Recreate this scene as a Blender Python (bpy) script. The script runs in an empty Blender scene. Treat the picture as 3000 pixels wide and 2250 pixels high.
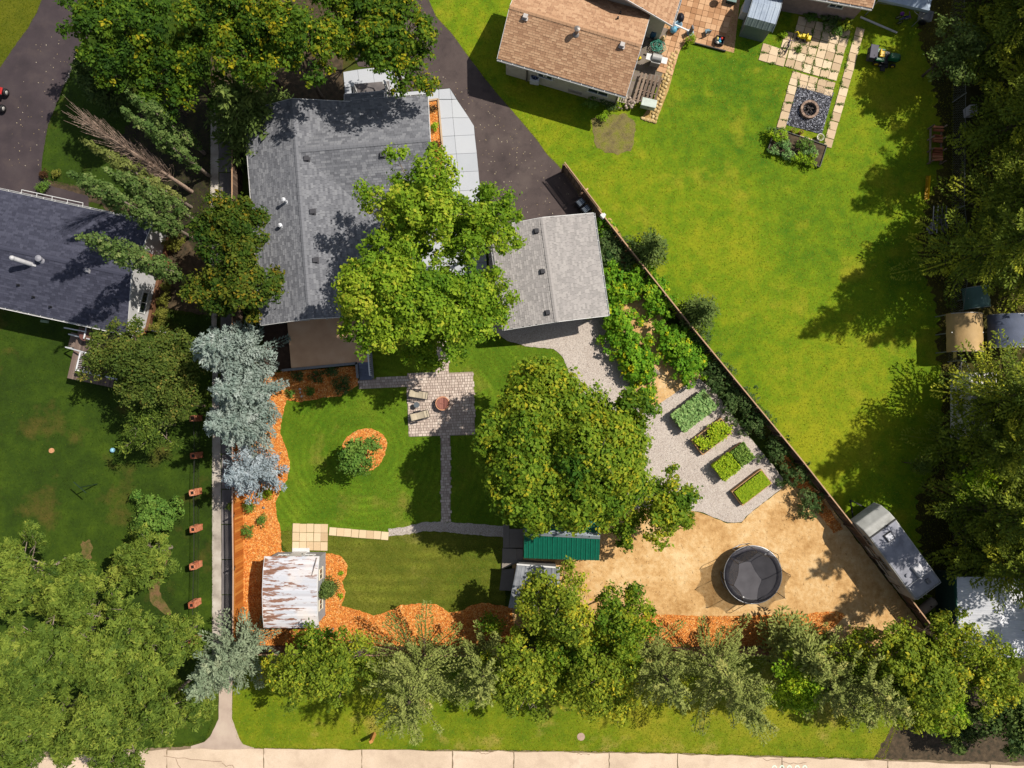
import bpy, math, random
import numpy as np
from mathutils import Vector, Matrix
random.seed(7)
SC = bpy.context.scene
COL = SC.collection
PI = math.pi
R = math.radians

# ------------------------------------------------------------------ camera, sky, sun, exposure
H, F = 50.0, 2082.0                      # flying height (m), focal length in pixels of the 3000 px wide photograph
TILT = math.atan(55.0 / F)
cam_d = bpy.data.cameras.new('camera')
cam = bpy.data.objects.new('camera', cam_d)
COL.objects.link(cam)
cam.location = (0, 0, H)
cam.rotation_euler = (TILT, 0, 0)
cam_d.sensor_fit = 'HORIZONTAL'
cam_d.sensor_width = 36.0
cam_d.lens = F / 3000.0 * 36.0
cam_d.clip_start = 0.5
cam_d.clip_end = 2000
SC.camera = cam

SUN_EL, SUN_AZ = R(51), R(27)            # azimuth counted from +X towards +Y
W = bpy.data.worlds.new('World')
SC.world = W
W.use_nodes = True
wn = W.node_tree.nodes
bg = wn['Background']
sky = wn.new('ShaderNodeTexSky')
sky.sky_type = 'NISHITA'
sky.sun_disc = False
sky.sun_elevation = SUN_EL
sky.sun_rotation = PI / 2 - SUN_AZ
hs = wn.new('ShaderNodeHueSaturation')          # partly clouded sky: paler blue
hs.inputs['Saturation'].default_value = 0.55
W.node_tree.links.new(sky.outputs[0], hs.inputs['Color'])
W.node_tree.links.new(hs.outputs[0], bg.inputs[0])
bg.inputs[1].default_value = 0.08
sun_d = bpy.data.lights.new('sun', 'SUN')
sun_d.energy = 4.6
sun_d.angle = R(0.55)
sun_d.color = (1.0, 0.93, 0.82)
sun = bpy.data.objects.new('sun', sun_d)
COL.objects.link(sun)
sdir = Vector((math.cos(SUN_EL) * math.cos(SUN_AZ), math.cos(SUN_EL) * math.sin(SUN_AZ), math.sin(SUN_EL)))
sun.rotation_euler = (-sdir).to_track_quat('-Z', 'Y').to_euler()
sun.location = (30, 15, 60)
SC.view_settings.view_transform = 'Standard'
SC.view_settings.look = 'None'
SC.view_settings.exposure = 0.62
SC.view_settings.gamma = 1.0
SC.view_settings.use_curve_mapping = False
SC.cycles.max_bounces = 6
SC.cycles.transparent_max_bounces = 12

# ------------------------------------------------------------------ surveying: photo pixel -> place at a height
_ct, _st = math.cos(TILT), math.sin(TILT)
def G(px, py, z=0.0):
    x, y = (px - 1500) / F, -(py - 1125) / F
    d = (x, y * _ct + _st, y * _st - _ct)
    k = (z - H) / d[2]
    return Vector((d[0] * k, d[1] * k, z))
def GG(pts, z=0.0):
    return [G(a, b, z) for a, b in pts]

# ------------------------------------------------------------------ colour and materials
def lin(c):
    c = c / 255.0
    return c / 12.92 if c <= 0.04045 else ((c + 0.055) / 1.055) ** 2.4
def C(r, g, b, k=0.63):
    return (lin(r) * k, lin(g) * k, lin(b) * k, 1)

class NT:
    def __init__(s, name):
        s.m = bpy.data.materials.new(name)
        s.m.use_nodes = True
        s.t = s.m.node_tree
        s.p = s.t.nodes['Principled BSDF']
        s.out = s.t.nodes['Material Output']
    def n(s, typ, **kw):
        nd = s.t.nodes.new(typ)
        for k, v in kw.items():
            setattr(nd, k, v)
        return nd
    def l(s, a, b):
        s.t.links.new(a, b)
    def noise(s, vec, scale, detail=4, rough=0.55):
        nd = s.n('ShaderNodeTexNoise')
        nd.inputs['Scale'].default_value = scale
        nd.inputs['Detail'].default_value = detail
        nd.inputs['Roughness'].default_value = rough
        if vec is not None:
            s.l(vec, nd.inputs['Vector'])
        return nd.outputs['Fac']
    def ramp(s, fac, cols, lo=0.3, hi=0.7):
        nd = s.n('ShaderNodeValToRGB')
        e = nd.color_ramp.elements
        while len(e) < len(cols):
            e.new(0.5)
        for i, c in enumerate(cols):
            e[i].position = lo + (hi - lo) * i / max(1, len(cols) - 1)
            e[i].color = c
        s.l(fac, nd.inputs[0])
        return nd.outputs[0]
    def mix(s, fac, a, b, mode='MIX'):
        nd = s.n('ShaderNodeMix', data_type='RGBA', blend_type=mode)
        for sock, v in ((nd.inputs[0], fac), (nd.inputs[6], a), (nd.inputs[7], b)):
            if hasattr(v, 'is_output'):
                s.l(v, sock)
            else:
                sock.default_value = v
        return nd.outputs[2]
    def math(s, op, a, b=0.0):
        nd = s.n('ShaderNodeMath', operation=op)
        for sock, v in ((nd.inputs[0], a), (nd.inputs[1], b)):
            if hasattr(v, 'is_output'):
                s.l(v, sock)
            else:
                sock.default_value = v
        return nd.outputs[0]
    def mapr(s, v, a, b, c, d):
        nd = s.n('ShaderNodeMapRange')
        s.l(v, nd.inputs[0])
        for i, x in enumerate((a, b, c, d)):
            nd.inputs[i + 1].default_value = x
        return nd.outputs[0]
    def bump(s, h, strength=0.4, dist=0.03):
        nd = s.n('ShaderNodeBump')
        nd.inputs['Strength'].default_value = strength
        nd.inputs['Distance'].default_value = dist
        s.l(h, nd.inputs['Height'])
        s.l(nd.outputs[0], s.p.inputs['Normal'])
    def obj(s):
        return s.n('ShaderNodeTexCoord').outputs['Object']
    def pos(s):
        return s.n('ShaderNodeNewGeometry').outputs['Position']

def mat(name, cols, scale=3.0, detail=5, rough=0.85, bump=0.0, bscale=60, src='noise', var=0.25, fine=0.0, fscale=90, metal=0.0, spec=0.3, lo=0.3, hi=0.7, stain=None):
    """cols: list of linear rgba. src: noise | tint (per face attribute) | rand (per object) ."""
    t = NT(name)
    vec = t.obj()
    nz = t.noise(vec, scale, detail)
    if src == 'noise':
        fac = nz
    elif src == 'tint':
        a = t.n('ShaderNodeAttribute', attribute_name='tint').outputs['Fac']
        fac = t.math('ADD', a, t.math('MULTIPLY', t.math('SUBTRACT', nz, 0.5), var))
        lo, hi = 0.0, 1.0
    else:
        a = t.n('ShaderNodeObjectInfo').outputs['Random']
        fac = t.math('ADD', a, t.math('MULTIPLY', t.math('SUBTRACT', nz, 0.5), var))
        lo, hi = 0.0, 1.0
    col = t.ramp(fac, cols, lo, hi) if len(cols) > 1 else None
    if col is None:
        col = cols[0]
    if fine:
        f = t.mapr(t.noise(vec, fscale, 3, 0.7), 0.3, 0.7, 1 - fine, 1 + fine)
        col = t.mix(1.0, col, t.n('ShaderNodeCombineColor').outputs[0], 'MULTIPLY') if False else t.mix(1.0, col, f, 'MULTIPLY')
    if hasattr(col, 'is_output'):
        t.l(col, t.p.inputs['Base Color'])
    else:
        t.p.inputs['Base Color'].default_value = col
    t.p.inputs['Roughness'].default_value = rough
    t.p.inputs['Metallic'].default_value = metal
    t.p.inputs['Specular IOR Level'].default_value = spec
    if stain:
        st = t.mapr(t.noise(vec, stain[0], 5, .6), .52, .68, 0, stain[1])
        prev = t.p.inputs['Base Color'].links[0].from_socket
        t.l(t.mix(st, prev, stain[2]), t.p.inputs['Base Color'])
    if bump:
        t.bump(t.noise(vec, bscale, 4, 0.65), bump)
    return t.m

def flat(name, c, rough=0.6, metal=0.0, dirt=0.12, spec=0.3):
    d = tuple(x * (1 - dirt) for x in c[:3]) + (1,)
    e = tuple(min(1, x * (1 + dirt)) for x in c[:3]) + (1,)
    return mat(name, [d, c, e], scale=4.0, rough=rough, metal=metal, spec=spec)

def leaf_mat(name, cols, trans=0.3, rough=0.6, k=1.0):
    t = NT(name)
    cols = [tuple(min(.75, x * k) for x in c) for c in cols]
    a = t.n('ShaderNodeAttribute', attribute_name='tint').outputs['Fac']
    col = t.ramp(a, [c + (1,) for c in cols], 0.0, 1.0)
    t.l(col, t.p.inputs['Base Color'])
    t.p.inputs['Roughness'].default_value = rough
    t.p.inputs['Specular IOR Level'].default_value = 0.08
    tr = t.n('ShaderNodeBsdfTranslucent')
    t.l(t.mix(1.0, col, (1.0, 1.0, 0.55, 1), 'MULTIPLY'), tr.inputs[0])
    mx = t.n('ShaderNodeMixShader')
    mx.inputs[0].default_value = trans
    t.l(t.p.outputs[0], mx.inputs[1])
    t.l(tr.outputs[0], mx.inputs[2])
    t.l(mx.outputs[0], t.out.inputs[0])
    return t.m

def grass_mat(name, cols, speck=None, stripes=None, big=0.12, dry=None):
    """lawn: broad patches, medium mottling, fine blades; stripes = (kind, scale, centre, strength) mowing lines"""
    t = NT(name)
    v = t.pos()
    f = t.math('ADD', t.math('MULTIPLY', t.noise(v, big, 3), 0.6), t.math('MULTIPLY', t.noise(v, 1.1, 4, 0.65), 0.4))
    col = t.ramp(f, cols, 0.36, 0.64)
    if dry:
        d = t.mapr(t.noise(v, 0.35, 5, 0.6), 0.56, 0.72, 0, 1)
        col = t.mix(d, col, dry)
    if stripes:
        kind, sc, cx, cy, amt = stripes
        sub = t.n('ShaderNodeVectorMath', operation='SUBTRACT')
        t.l(v, sub.inputs[0])
        sub.inputs[1].default_value = (cx, cy, 0)
        wv = t.n('ShaderNodeTexWave', wave_type=kind)
        if kind == 'RINGS':
            wv.rings_direction = 'Z'
        else:
            wv.bands_direction = 'Y'
        wv.inputs['Scale'].default_value = sc
        wv.inputs['Distortion'].default_value = 2.2
        wv.inputs['Detail'].default_value = 2
        wv.inputs['Detail Scale'].default_value = 0.25
        t.l(sub.outputs[0], wv.inputs['Vector'])
        br = t.math('MULTIPLY', wv.outputs['Fac'], t.mapr(t.noise(v, 0.5, 2), 0.4, 0.65, 0.15, 1))
        m = t.mapr(br, 0, 1, 1 - amt, 1 + amt * 1.3)
        col = t.mix(1.0, col, m, 'MULTIPLY')
    fn = t.math('ADD', t.math('MULTIPLY', t.noise(v, 6, 5, 0.75), .6), t.math('MULTIPLY', t.noise(v, 19, 2, 0.6), .4))
    col = t.mix(1.0, col, t.mapr(fn, 0.36, 0.64, 0.76, 1.24), 'MULTIPLY')
    if speck:
        vo = t.n('ShaderNodeTexVoronoi')
        vo.inputs['Scale'].default_value = 2.6
        t.l(v, vo.inputs['Vector'])
        sp = t.mapr(vo.outputs['Distance'], 0.035, 0.055, 1, 0)
        sp2 = t.math('MULTIPLY', sp, t.mapr(t.noise(v, 0.4, 2), 0.5, 0.55, 0, 1))
        col = t.mix(sp2, col, speck)
    t.l(col, t.p.inputs['Base Color'])
    t.p.inputs['Roughness'].default_value = 0.9
    t.p.inputs['Specular IOR Level'].default_value = 0.15
    t.bump(t.noise(v, 16, 4, 0.75), 0.55, 0.05)
    return t.m

# ------------------------------------------------------------------ mesh building
class MB:
    def __init__(s):
        s.v, s.f, s.t, s.sm = [], [], [], []
    def add(s, vs, fs, tint=0.5, smooth=False):
        b = len(s.v)
        s.v += [tuple(v) for v in vs]
        for f in fs:
            s.f.append(tuple(i + b for i in f))
            s.t.append(tint)
            s.sm.append(smooth)
        return s
    def box(s, cx, cy, cz, sx, sy, sz, rz=0.0, tint=0.5, top=1.0, M=None):
        c, n = math.cos(rz), math.sin(rz)
        vs = []
        for dz in (-1, 1):
            k = top if dz > 0 else 1.0
            for dx, dy in ((-1, -1), (1, -1), (1, 1), (-1, 1)):
                x, y = dx * sx / 2 * k, dy * sy / 2 * k
                p = Vector((cx + x * c - y * n, cy + x * n + y * c, cz + dz * sz / 2))
                vs.append(M @ p if M else p)
        return s.add(vs, [(3, 2, 1, 0), (4, 5, 6, 7), (0, 1, 5, 4), (1, 2, 6, 5), (2, 3, 7, 6), (3, 0, 4, 7)], tint)
    def beam(s, a, b, w, h=None, tint=0.5, up=Vector((0, 0, 1))):
        a, b = Vector(a), Vector(b)
        h = h or w
        d = (b - a)
        L = d.length
        d.normalize()
        sd = d.cross(up)
        if sd.length < 1e-4:
            sd = Vector((1, 0, 0))
        sd.normalize()
        u = sd.cross(d)
        vs = []
        for p in (a, b):
            for i, j in ((-1, -1), (1, -1), (1, 1), (-1, 1)):
                vs.append(p + sd * (i * w / 2) + u * (j * h / 2))
        return s.add(vs, [(0, 1, 2, 3), (7, 6, 5, 4), (0, 4, 5, 1), (1, 5, 6, 2), (2, 6, 7, 3), (3, 7, 4, 0)], tint)
    def cyl(s, cx, cy, z0, z1, r0, r1=None, n=14, tint=0.5, smooth=True, cap=True):
        r1 = r0 if r1 is None else r1
        vs = [(cx + r * math.cos(2 * PI * i / n), cy + r * math.sin(2 * PI * i / n), z) for r, z in ((r0, z0), (r1, z1)) for i in range(n)]
        s.add(vs, [(i, (i + 1) % n, n + (i + 1) % n, n + i) for i in range(n)], tint, smooth)
        if cap:
            s.add(vs, [tuple(range(n, 2 * n)), tuple(range(n - 1, -1, -1))], tint)
        return s
    def lathe(s, prof, n=20, cx=0, cy=0, cz=0, tint=0.5, M=None):
        vs = []
        for r, z in prof:
            for i in range(n):
                p = Vector((cx + r * math.cos(2 * PI * i / n), cy + r * math.sin(2 * PI * i / n), cz + z))
                vs.append(M @ p if M else p)
        fs = []
        for k in range(len(prof) - 1):
            for i in range(n):
                fs.append((k * n + i, k * n + (i + 1) % n, (k + 1) * n + (i + 1) % n, (k + 1) * n + i))
        return s.add(vs, fs, tint, True)
    def tube(s, pts, r, n=6, tint=0.5, closed=False):
        pts = [Vector(p) for p in pts]
        m = len(pts)
        rr = r if isinstance(r, (list, tuple)) else [r] * m
        vs, fs = [], []
        for i, p in enumerate(pts):
            if closed:
                d = pts[(i + 1) % m] - pts[i - 1]
            else:
                d = pts[min(i + 1, m - 1)] - pts[max(i - 1, 0)]
            d.normalize()
            a = d.cross(Vector((0, 0, 1)))
            if a.length < 0.05:
                a = d.cross(Vector((1, 0, 0)))
            a.normalize()
            b = d.cross(a)
            for k in range(n):
                t = 2 * PI * k / n
                vs.append(p + a * (rr[i] * math.cos(t)) + b * (rr[i] * math.sin(t)))
        for i in range(m if closed else m - 1):
            for k in range(n):
                j = (i + 1) % m
                fs.append((i * n + k, i * n + (k + 1) % n, j * n + (k + 1) % n, j * n + k))
        return s.add(vs, fs, tint, True)
    def prism(s, poly, z0, z1, tint=0.5):
        n = len(poly)
        vs = [(p[0], p[1], z0) for p in poly] + [(p[0], p[1], z1) for p in poly]
        a = sum(poly[i][0] * poly[(i + 1) % n][1] - poly[(i + 1) % n][0] * poly[i][1] for i in range(n))
        fs = [tuple(range(n, 2 * n)), tuple(range(n - 1, -1, -1))] + [(i, (i + 1) % n, n + (i + 1) % n, n + i) for i in range(n)]
        if a < 0:
            fs = [tuple(reversed(f)) for f in fs]
        return s.add(vs, fs, tint)
    def poly(s, pts, tint=0.5):
        return s.add(pts, [tuple(range(len(pts)))], tint)
    def ball(s, cx, cy, cz, rx, ry=None, rz=None, n=12, tint=0.5):
        ry, rz = ry or rx, rz or rx
        k = n // 2
        vs, fs = [], []
        for j in range(k + 1):
            a = -PI / 2 + PI * j / k
            for i in range(n):
                vs.append((cx + rx * math.cos(a) * math.cos(2 * PI * i / n), cy + ry * math.cos(a) * math.sin(2 * PI * i / n), cz + rz * math.sin(a)))
        for j in range(k):
            for i in range(n):
                fs.append((j * n + i, j * n + (i + 1) % n, (j + 1) * n + (i + 1) % n, (j + 1) * n + i))
        return s.add(vs, fs, tint, True)
    def mesh(s, name):
        me = bpy.data.meshes.new(name)
        me.from_pydata(s.v, [], s.f)
        a = me.attributes.new('tint', 'FLOAT', 'FACE')
        a.data.foreach_set('value', s.t)
        me.polygons.foreach_set('use_smooth', s.sm)
        me.update()
        return me

def obj(name, g, m, parent=None, loc=None, rz=0.0, bevel=0.0):
    me = g.mesh(name) if isinstance(g, MB) else g
    if m is not None and not me.materials:
        me.materials.append(m)
    o = bpy.data.objects.new(name, me)
    COL.objects.link(o)
    if parent is not None:
        o.parent = parent
    if loc is not None:
        o.location = loc
    if rz:
        o.rotation_euler = (0, 0, rz)
    if bevel:
        b = o.modifiers.new('edge', 'BEVEL')
        b.width = bevel
        b.segments = 2
        b.limit_method = 'ANGLE'
    return o
def tag(o, label, cat, group=None):
    o['label'] = label
    o['category'] = cat
    if group:
        o['group'] = group
    return o
def thing(name, label, cat, loc=(0, 0, 0), rz=0.0, group=None):
    o = bpy.data.objects.new(name, None)
    o.empty_display_size = 0.3
    COL.objects.link(o)
    o.location = loc
    o.rotation_euler = (0, 0, rz)
    return tag(o, label, cat, group)
def struct(name, g, m):
    o = obj(name, g, m)
    o['kind'] = 'structure'
    return o
def dup(root, loc, rz, label=None):
    r = root.copy()
    COL.objects.link(r)
    r.location = loc
    r.rotation_euler = (0, 0, rz)
    if label:
        r['label'] = label
    for ch in list(root.children):
        c = ch.copy()
        COL.objects.link(c)
        c.parent = r
        for g in list(ch.children):
            d = g.copy()
            COL.objects.link(d)
            d.parent = c
    return r
def pieces(parent, name, meshes, places, m=None):
    """alike pieces as parts: places = (x, y, z, rz, sx, sy, sz)"""
    for me in meshes:
        if m is not None and not me.materials:
            me.materials.append(m)
    for i, p in enumerate(places):
        o = bpy.data.objects.new(name, meshes[i % len(meshes)])
        COL.objects.link(o)
        o.parent = parent
        o.location = p[:3]
        o.rotation_euler = (0, 0, p[3])
        if len(p) > 4:
            o.scale = p[4:7]

def smooth_poly(pts, k=6):
    """Catmull-Rom through closed list of 2d points"""
    out = []
    n = len(pts)
    for i in range(n):
        p0, p1, p2, p3 = (Vector(pts[(i + j) % n]).to_2d() for j in (-1, 0, 1, 2))
        for q in range(k):
            t = q / k
            out.append(0.5 * ((2 * p1) + (p2 - p0) * t + (2 * p0 - 5 * p1 + 4 * p2 - p3) * t * t + (3 * p1 - p0 - 3 * p2 + p3) * t ** 3))
    return out
def sheet(name, pxpts, z, m, smooth=False, kind='structure', thick=0.0, wob=0.0):
    pts = [(p.x, p.y) for p in GG(pxpts)]
    if smooth:
        pts = [(p.x, p.y) for p in smooth_poly(pts)]
    if wob:
        q = []
        rng = random.Random(len(pts) + int(z * 1000))
        for i in range(len(pts)):
            a, b = Vector(pts[i]), Vector(pts[(i + 1) % len(pts)])
            n = max(1, int((b - a).length / 0.22))
            d = (b - a)
            nn = Vector((-d.y, d.x)).normalized() if d.length > 0 else Vector((0, 0))
            for k in range(n):
                p = a + d * k / n + nn * rng.uniform(-wob, wob)
                q.append((p.x, p.y))
        pts = q
    b = MB()
    if thick:
        b.prism(pts, z - thick, z)
    else:
        b.poly([(x, y, z) for x, y in pts])
        ar = sum(pts[i][0] * pts[(i + 1) % len(pts)][1] - pts[(i + 1) % len(pts)][0] * pts[i][1] for i in range(len(pts)))
        if ar < 0:
            b.f = [tuple(reversed(f)) for f in b.f]
    o = obj(name, b, m)
    o['kind'] = kind
    o_pts[name + str(len(o_pts))] = pts
    return o, pts
o_pts = {}

def inside(pts, X, Y):
    r = np.zeros(len(X), bool)
    n = len(pts)
    j = n - 1
    for i in range(n):
        xi, yi = pts[i]
        xj, yj = pts[j]
        c = ((yi > Y) != (yj > Y)) & (X < (xj - xi) * (Y - yi) / ((yj - yi) or 1e-9) + xi)
        r ^= c
        j = i
    return r
def scatter(rng, pts, n):
    P = np.array(pts)
    lo, hi = P.min(0), P.max(0)
    out = np.zeros((0, 2))
    while len(out) < n:
        q = rng.uniform(lo, hi, (n * 2, 2))
        q = q[inside(pts, q[:, 0], q[:, 1])]
        out = np.vstack([out, q])
    return out[:n]

def quads_mesh(name, V, tint=None, tri=False):
    """V: (n,k,3) array, k = 3 or 4"""
    n, k = V.shape[0], V.shape[1]
    me = bpy.data.meshes.new(name)
    me.vertices.add(n * k)
    me.vertices.foreach_set('co', V.reshape(-1).astype(np.float32))
    me.loops.add(n * k)
    me.loops.foreach_set('vertex_index', np.arange(n * k, dtype=np.int32))
    me.polygons.add(n)
    me.polygons.foreach_set('loop_start', np.arange(0, n * k, k, dtype=np.int32))
    if tint is not None:
        a = me.attributes.new('tint', 'FLOAT', 'FACE')
        a.data.foreach_set('value', np.clip(tint, 0, 1).astype(np.float32))
    me.update()
    me.validate()
    return me
def norm(a):
    return a / np.maximum(np.linalg.norm(a, axis=-1, keepdims=True), 1e-9)
def leaves(rng, P, N, L, Wd, D=None):
    """rhombic leaf quads at P with normals N; D preferred long axis"""
    n = len(P)
    N = norm(N)
    if D is None:
        D = rng.normal(size=(n, 3))
    u = D - N * np.sum(D * N, 1, keepdims=True)
    u = norm(u)
    v = np.cross(N, u)
    L = np.broadcast_to(L, (n,))[:, None]
    Wd = np.broadcast_to(Wd, (n,))[:, None]
    return np.stack([P - u * L / 2, P + v * Wd / 2 - u * L * 0.06, P + u * L / 2, P - v * Wd / 2 - u * L * 0.06], 1)
# ------------------------------------------------------------------ plants
KL = 1.5        # leaves seen at this distance are whole sprigs: reflect as a sprig does
bark = mat('bark', [C(60, 50, 42), C(96, 82, 70), C(125, 112, 98)], scale=8, bump=0.6, bscale=25)
bark_grey = mat('bark_grey', [C(105, 92, 82), C(150, 135, 122), C(175, 160, 148)], scale=8, bump=0.5, bscale=25)
LM = {
 'dark':   leaf_mat('leaves_dark', [(.016, .040, .006), (.040, .085, .008), (.085, .135, .010), (.26, .22, .010)], 0.38, k=1.30),
 'bright': leaf_mat('leaves_bright', [(.045, .105, .008), (.105, .185, .012), (.19, .265, .018), (.30, .31, .03)], 0.43, k=1.35),
 'mid':    leaf_mat('leaves_mid', [(.028, .072, .008), (.072, .128, .010), (.138, .186, .014), (.26, .24, .016)], 0.41, k=1.50),
 'maple':  leaf_mat('leaves_maple', [(.014, .040, .006), (.040, .075, .009), (.095, .115, .014), (.20, .14, .012)], 0.38, k=1.20),
 'willow': leaf_mat('leaves_willow', [(.034, .062, .010), (.078, .118, .017), (.140, .180, .026), (.21, .230, .04)], 0.41, k=1.45),
 'apple':  leaf_mat('leaves_apple', [(.028, .052, .010), (.060, .090, .015), (.105, .130, .024), (.19, .16, .035)], 0.38, k=1.25),
 'poplar': leaf_mat('leaves_poplar', [(.022, .050, .012), (.055, .095, .022), (.105, .150, .042), (.20, .23, .08)], 0.33, k=1.20),
 'poplar_yellow': leaf_mat('leaves_poplar_yellow', [(.055, .075, .018), (.105, .125, .030), (.16, .18, .05), (.24, .24, .08)], 0.33, k=1.15),
 'rasp':   leaf_mat('leaves_raspberry', [(.030, .105, .008), (.070, .170, .010), (.140, .245, .014), (.42, .35, .012)], 0.38, k=1.45),
 'currant': leaf_mat('leaves_currant', [(.020, .050, .012), (.045, .085, .022), (.085, .125, .040), (.12, .16, .05)], 0.33, k=1.20),
 'shrub':  leaf_mat('leaves_shrub', [(.030, .080, .014), (.065, .130, .020), (.11, .18, .03), (.16, .22, .04)], 0.33, k=1.35),
 'lime':   leaf_mat('leaves_lime', [(.060, .13, .008), (.12, .21, .012), (.22, .31, .016), (.32, .36, .02)], 0.43, k=1.50),
 'ochre':  leaf_mat('leaves_ochre', [(.048, .082, .009), (.105, .150, .013), (.185, .220, .020), (.34, .29, .02)], 0.41, k=1.45),
 'hedge':  leaf_mat('leaves_hedge', [(.06, .07, .012), (.13, .14, .022), (.21, .21, .04), (.28, .26, .06)], 0.38, k=1.05),
 'bluegreen': leaf_mat('leaves_cabbage', [(.05, .12, .035), (.10, .20, .06), (.17, .27, .09), (.24, .33, .12)], 0.33, k=1.35),
 'red':    leaf_mat('leaves_red', [(.025, .018, .010), (.06, .03, .015), (.10, .05, .02), (.14, .09, .03)], 0.33, k=1.00),
 'blue':   leaf_mat('needles_blue', [(.120, .175, .150), (.21, .275, .240), (.31, .37, .335), (.43, .48, .45)], 0.20, k=0.78),
 'ice':    leaf_mat('needles_ice_blue', [(.150, .200, .230), (.26, .32, .36), (.38, .44, .49), (.50, .55, .60)], 0.20, k=0.80),
 'olive':  leaf_mat('needles_olive', [(.070, .100, .022), (.150, .182, .042), (.250, .275, .075), (.37, .34, .10)], .2),
 'grey':   leaf_mat('needles_greygreen', [(.070, .100, .060), (.125, .165, .100), (.195, .235, .150), (.27, .30, .19)], 0.23, k=1.15),
 'deep':   leaf_mat('needles_deep', [(.018, .034, .006), (.046, .068, .009), (.110, .130, .012), (.22, .22, .018)], 0.28, k=1.95),
 'fir':    leaf_mat('needles_fir', [(.020, .040, .010), (.045, .070, .016), (.08, .11, .025), (.12, .15, .03)], 0.23, k=1.50),
}
NSEED = [100]
def rng_new():
    NSEED[0] += 1
    return np.random.default_rng(NSEED[0])

def make_lobes(rng, r, rv, k, spread=0.66):
    out = [(0, 0, -rv * .1, r * 0.46, rv * 0.55)]
    for i in range(k):
        a = 2 * PI * (i * 0.618 + rng.uniform(-.07, .07))
        q = math.sqrt((i + 0.6) / k)
        d = q * r * spread * rng.uniform(0.82, 1.22)
        z = rv * (0.60 * math.sqrt(max(0, 1 - q * q)) - 0.25 + rng.uniform(-.36, .36))
        lr = r * rng.uniform(0.18, 0.44)
        out.append((d * math.cos(a), d * math.sin(a), z, lr, lr * rng.uniform(.6, .9)))
    if r > 1.2:                               # boughs that break the outline
        for i in range(int(4 + r * 2.0)):
            a = rng.uniform(0, 2 * PI)
            d = r * rng.uniform(.72, 1.10)
            lr = r * rng.uniform(.10, .23)
            out.append((d * math.cos(a), d * math.sin(a), rv * rng.uniform(-.5, .3), lr, lr * .6))
    return np.array(out)
def sublobes(rng, lobes, kk=5.0, par=None):
    out = []
    for li, (x, y, z, lr, lz) in enumerate(lobes):
        k = int(4 + lr * lr * kk + lr * 3)
        d = rng.normal(size=(k, 3))
        d[:, 2] = np.abs(d[:, 2]) * .8 - .12
        d = norm(d)
        for q in d:
            r_ = max(.16, lr * rng.uniform(.26, .46))
            f = rng.uniform(.66, .92)
            out.append((x + q[0] * lr * f, y + q[1] * lr * f, z + q[2] * lz * f, r_, r_ * rng.uniform(.55, .8)))
            if par is not None:
                par.append(li)
    return np.array(out)
def crown(rng, lobes, dens=5.0, per=8, tw=0.3, leaf=0.2, aspect=0.62, yellow=0.12, droop=0.0, gap=0.12, base=0.42, two=True):
    par = []
    sl = sublobes(rng, lobes, par=par) if two else lobes
    bt = rng.normal(0, .13, len(lobes))
    P, Dn, T = [], [], []
    C3, R3 = sl[:, :3], np.maximum(sl[:, 3], sl[:, 4])
    for li, (x, y, z, lr, lz) in enumerate(sl):
        n = int(4 * PI * lr * (lr + lz) / 2 * 0.62 * dens * (2.0 if two else 1.0)) + 3
        d = rng.normal(size=(n, 3))
        d[:, 2] = np.where(rng.random(n) < 0.85, np.abs(d[:, 2]), d[:, 2])
        d = norm(d)
        k = rng.uniform(0.70, 1.12, (n, 1))
        p = np.array([x, y, z]) + d * k * np.array([lr, lr, lz])
        keep = rng.random(n) > gap
        near = np.nonzero(np.linalg.norm(C3 - C3[li], axis=1) < R3 + lr)[0]
        for lj in near:
            if lj != li:
                q = (p - C3[lj]) / np.array([sl[lj, 3], sl[lj, 3], sl[lj, 4]])
                keep &= np.sum(q * q, 1) > 0.40
        P.append(p[keep])
        Dn.append(d[keep])
        T.append(np.full(keep.sum(), rng.normal(0, .08) + (bt[par[li]] if two else 0)))
    if two:                                   # inner foliage behind the clumps
        for (x, y, z, lr, lz) in lobes:
            n = int(4 * PI * lr * lr * .5 * dens * .5)
            d = rng.normal(size=(n, 3))
            d[:, 2] = np.abs(d[:, 2]) * .6
            d = norm(d)
            P.append(np.array([x, y, z]) + d * rng.uniform(.45, .78, (n, 1)) * np.array([lr, lr, lz]))
            Dn.append(d)
            T.append(np.full(n, -.05))
    P, Dn, T = np.vstack(P), np.vstack(Dn), np.concatenate(T)
    n = len(P)
    ct = base + T + rng.normal(0, 0.09, n) + np.where(rng.random(n) < yellow, rng.uniform(.2, .45, n), 0)
    PP = np.repeat(P, per, 0) + rng.normal(0, 1, (n * per, 3)) * tw * np.array([.5, .5, .34])
    if droop:
        PP[:, 2] -= np.abs(rng.normal(0, droop, n * per))
    NN = np.repeat(Dn, per, 0) * 1.1 + rng.normal(0, .42, (n * per, 3)) + np.array([0, 0, 0.4])
    LL = leaf * np.clip(rng.lognormal(-.05, .32, n * per), .45, 1.7)
    D = None
    if droop:
        D = np.repeat(Dn, per, 0) * 1.2 + rng.normal(0, .6, (n * per, 3))
    return leaves(rng, PP, NN, LL, LL * aspect, D), np.repeat(ct, per) + rng.normal(0, .08, n * per)
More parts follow.
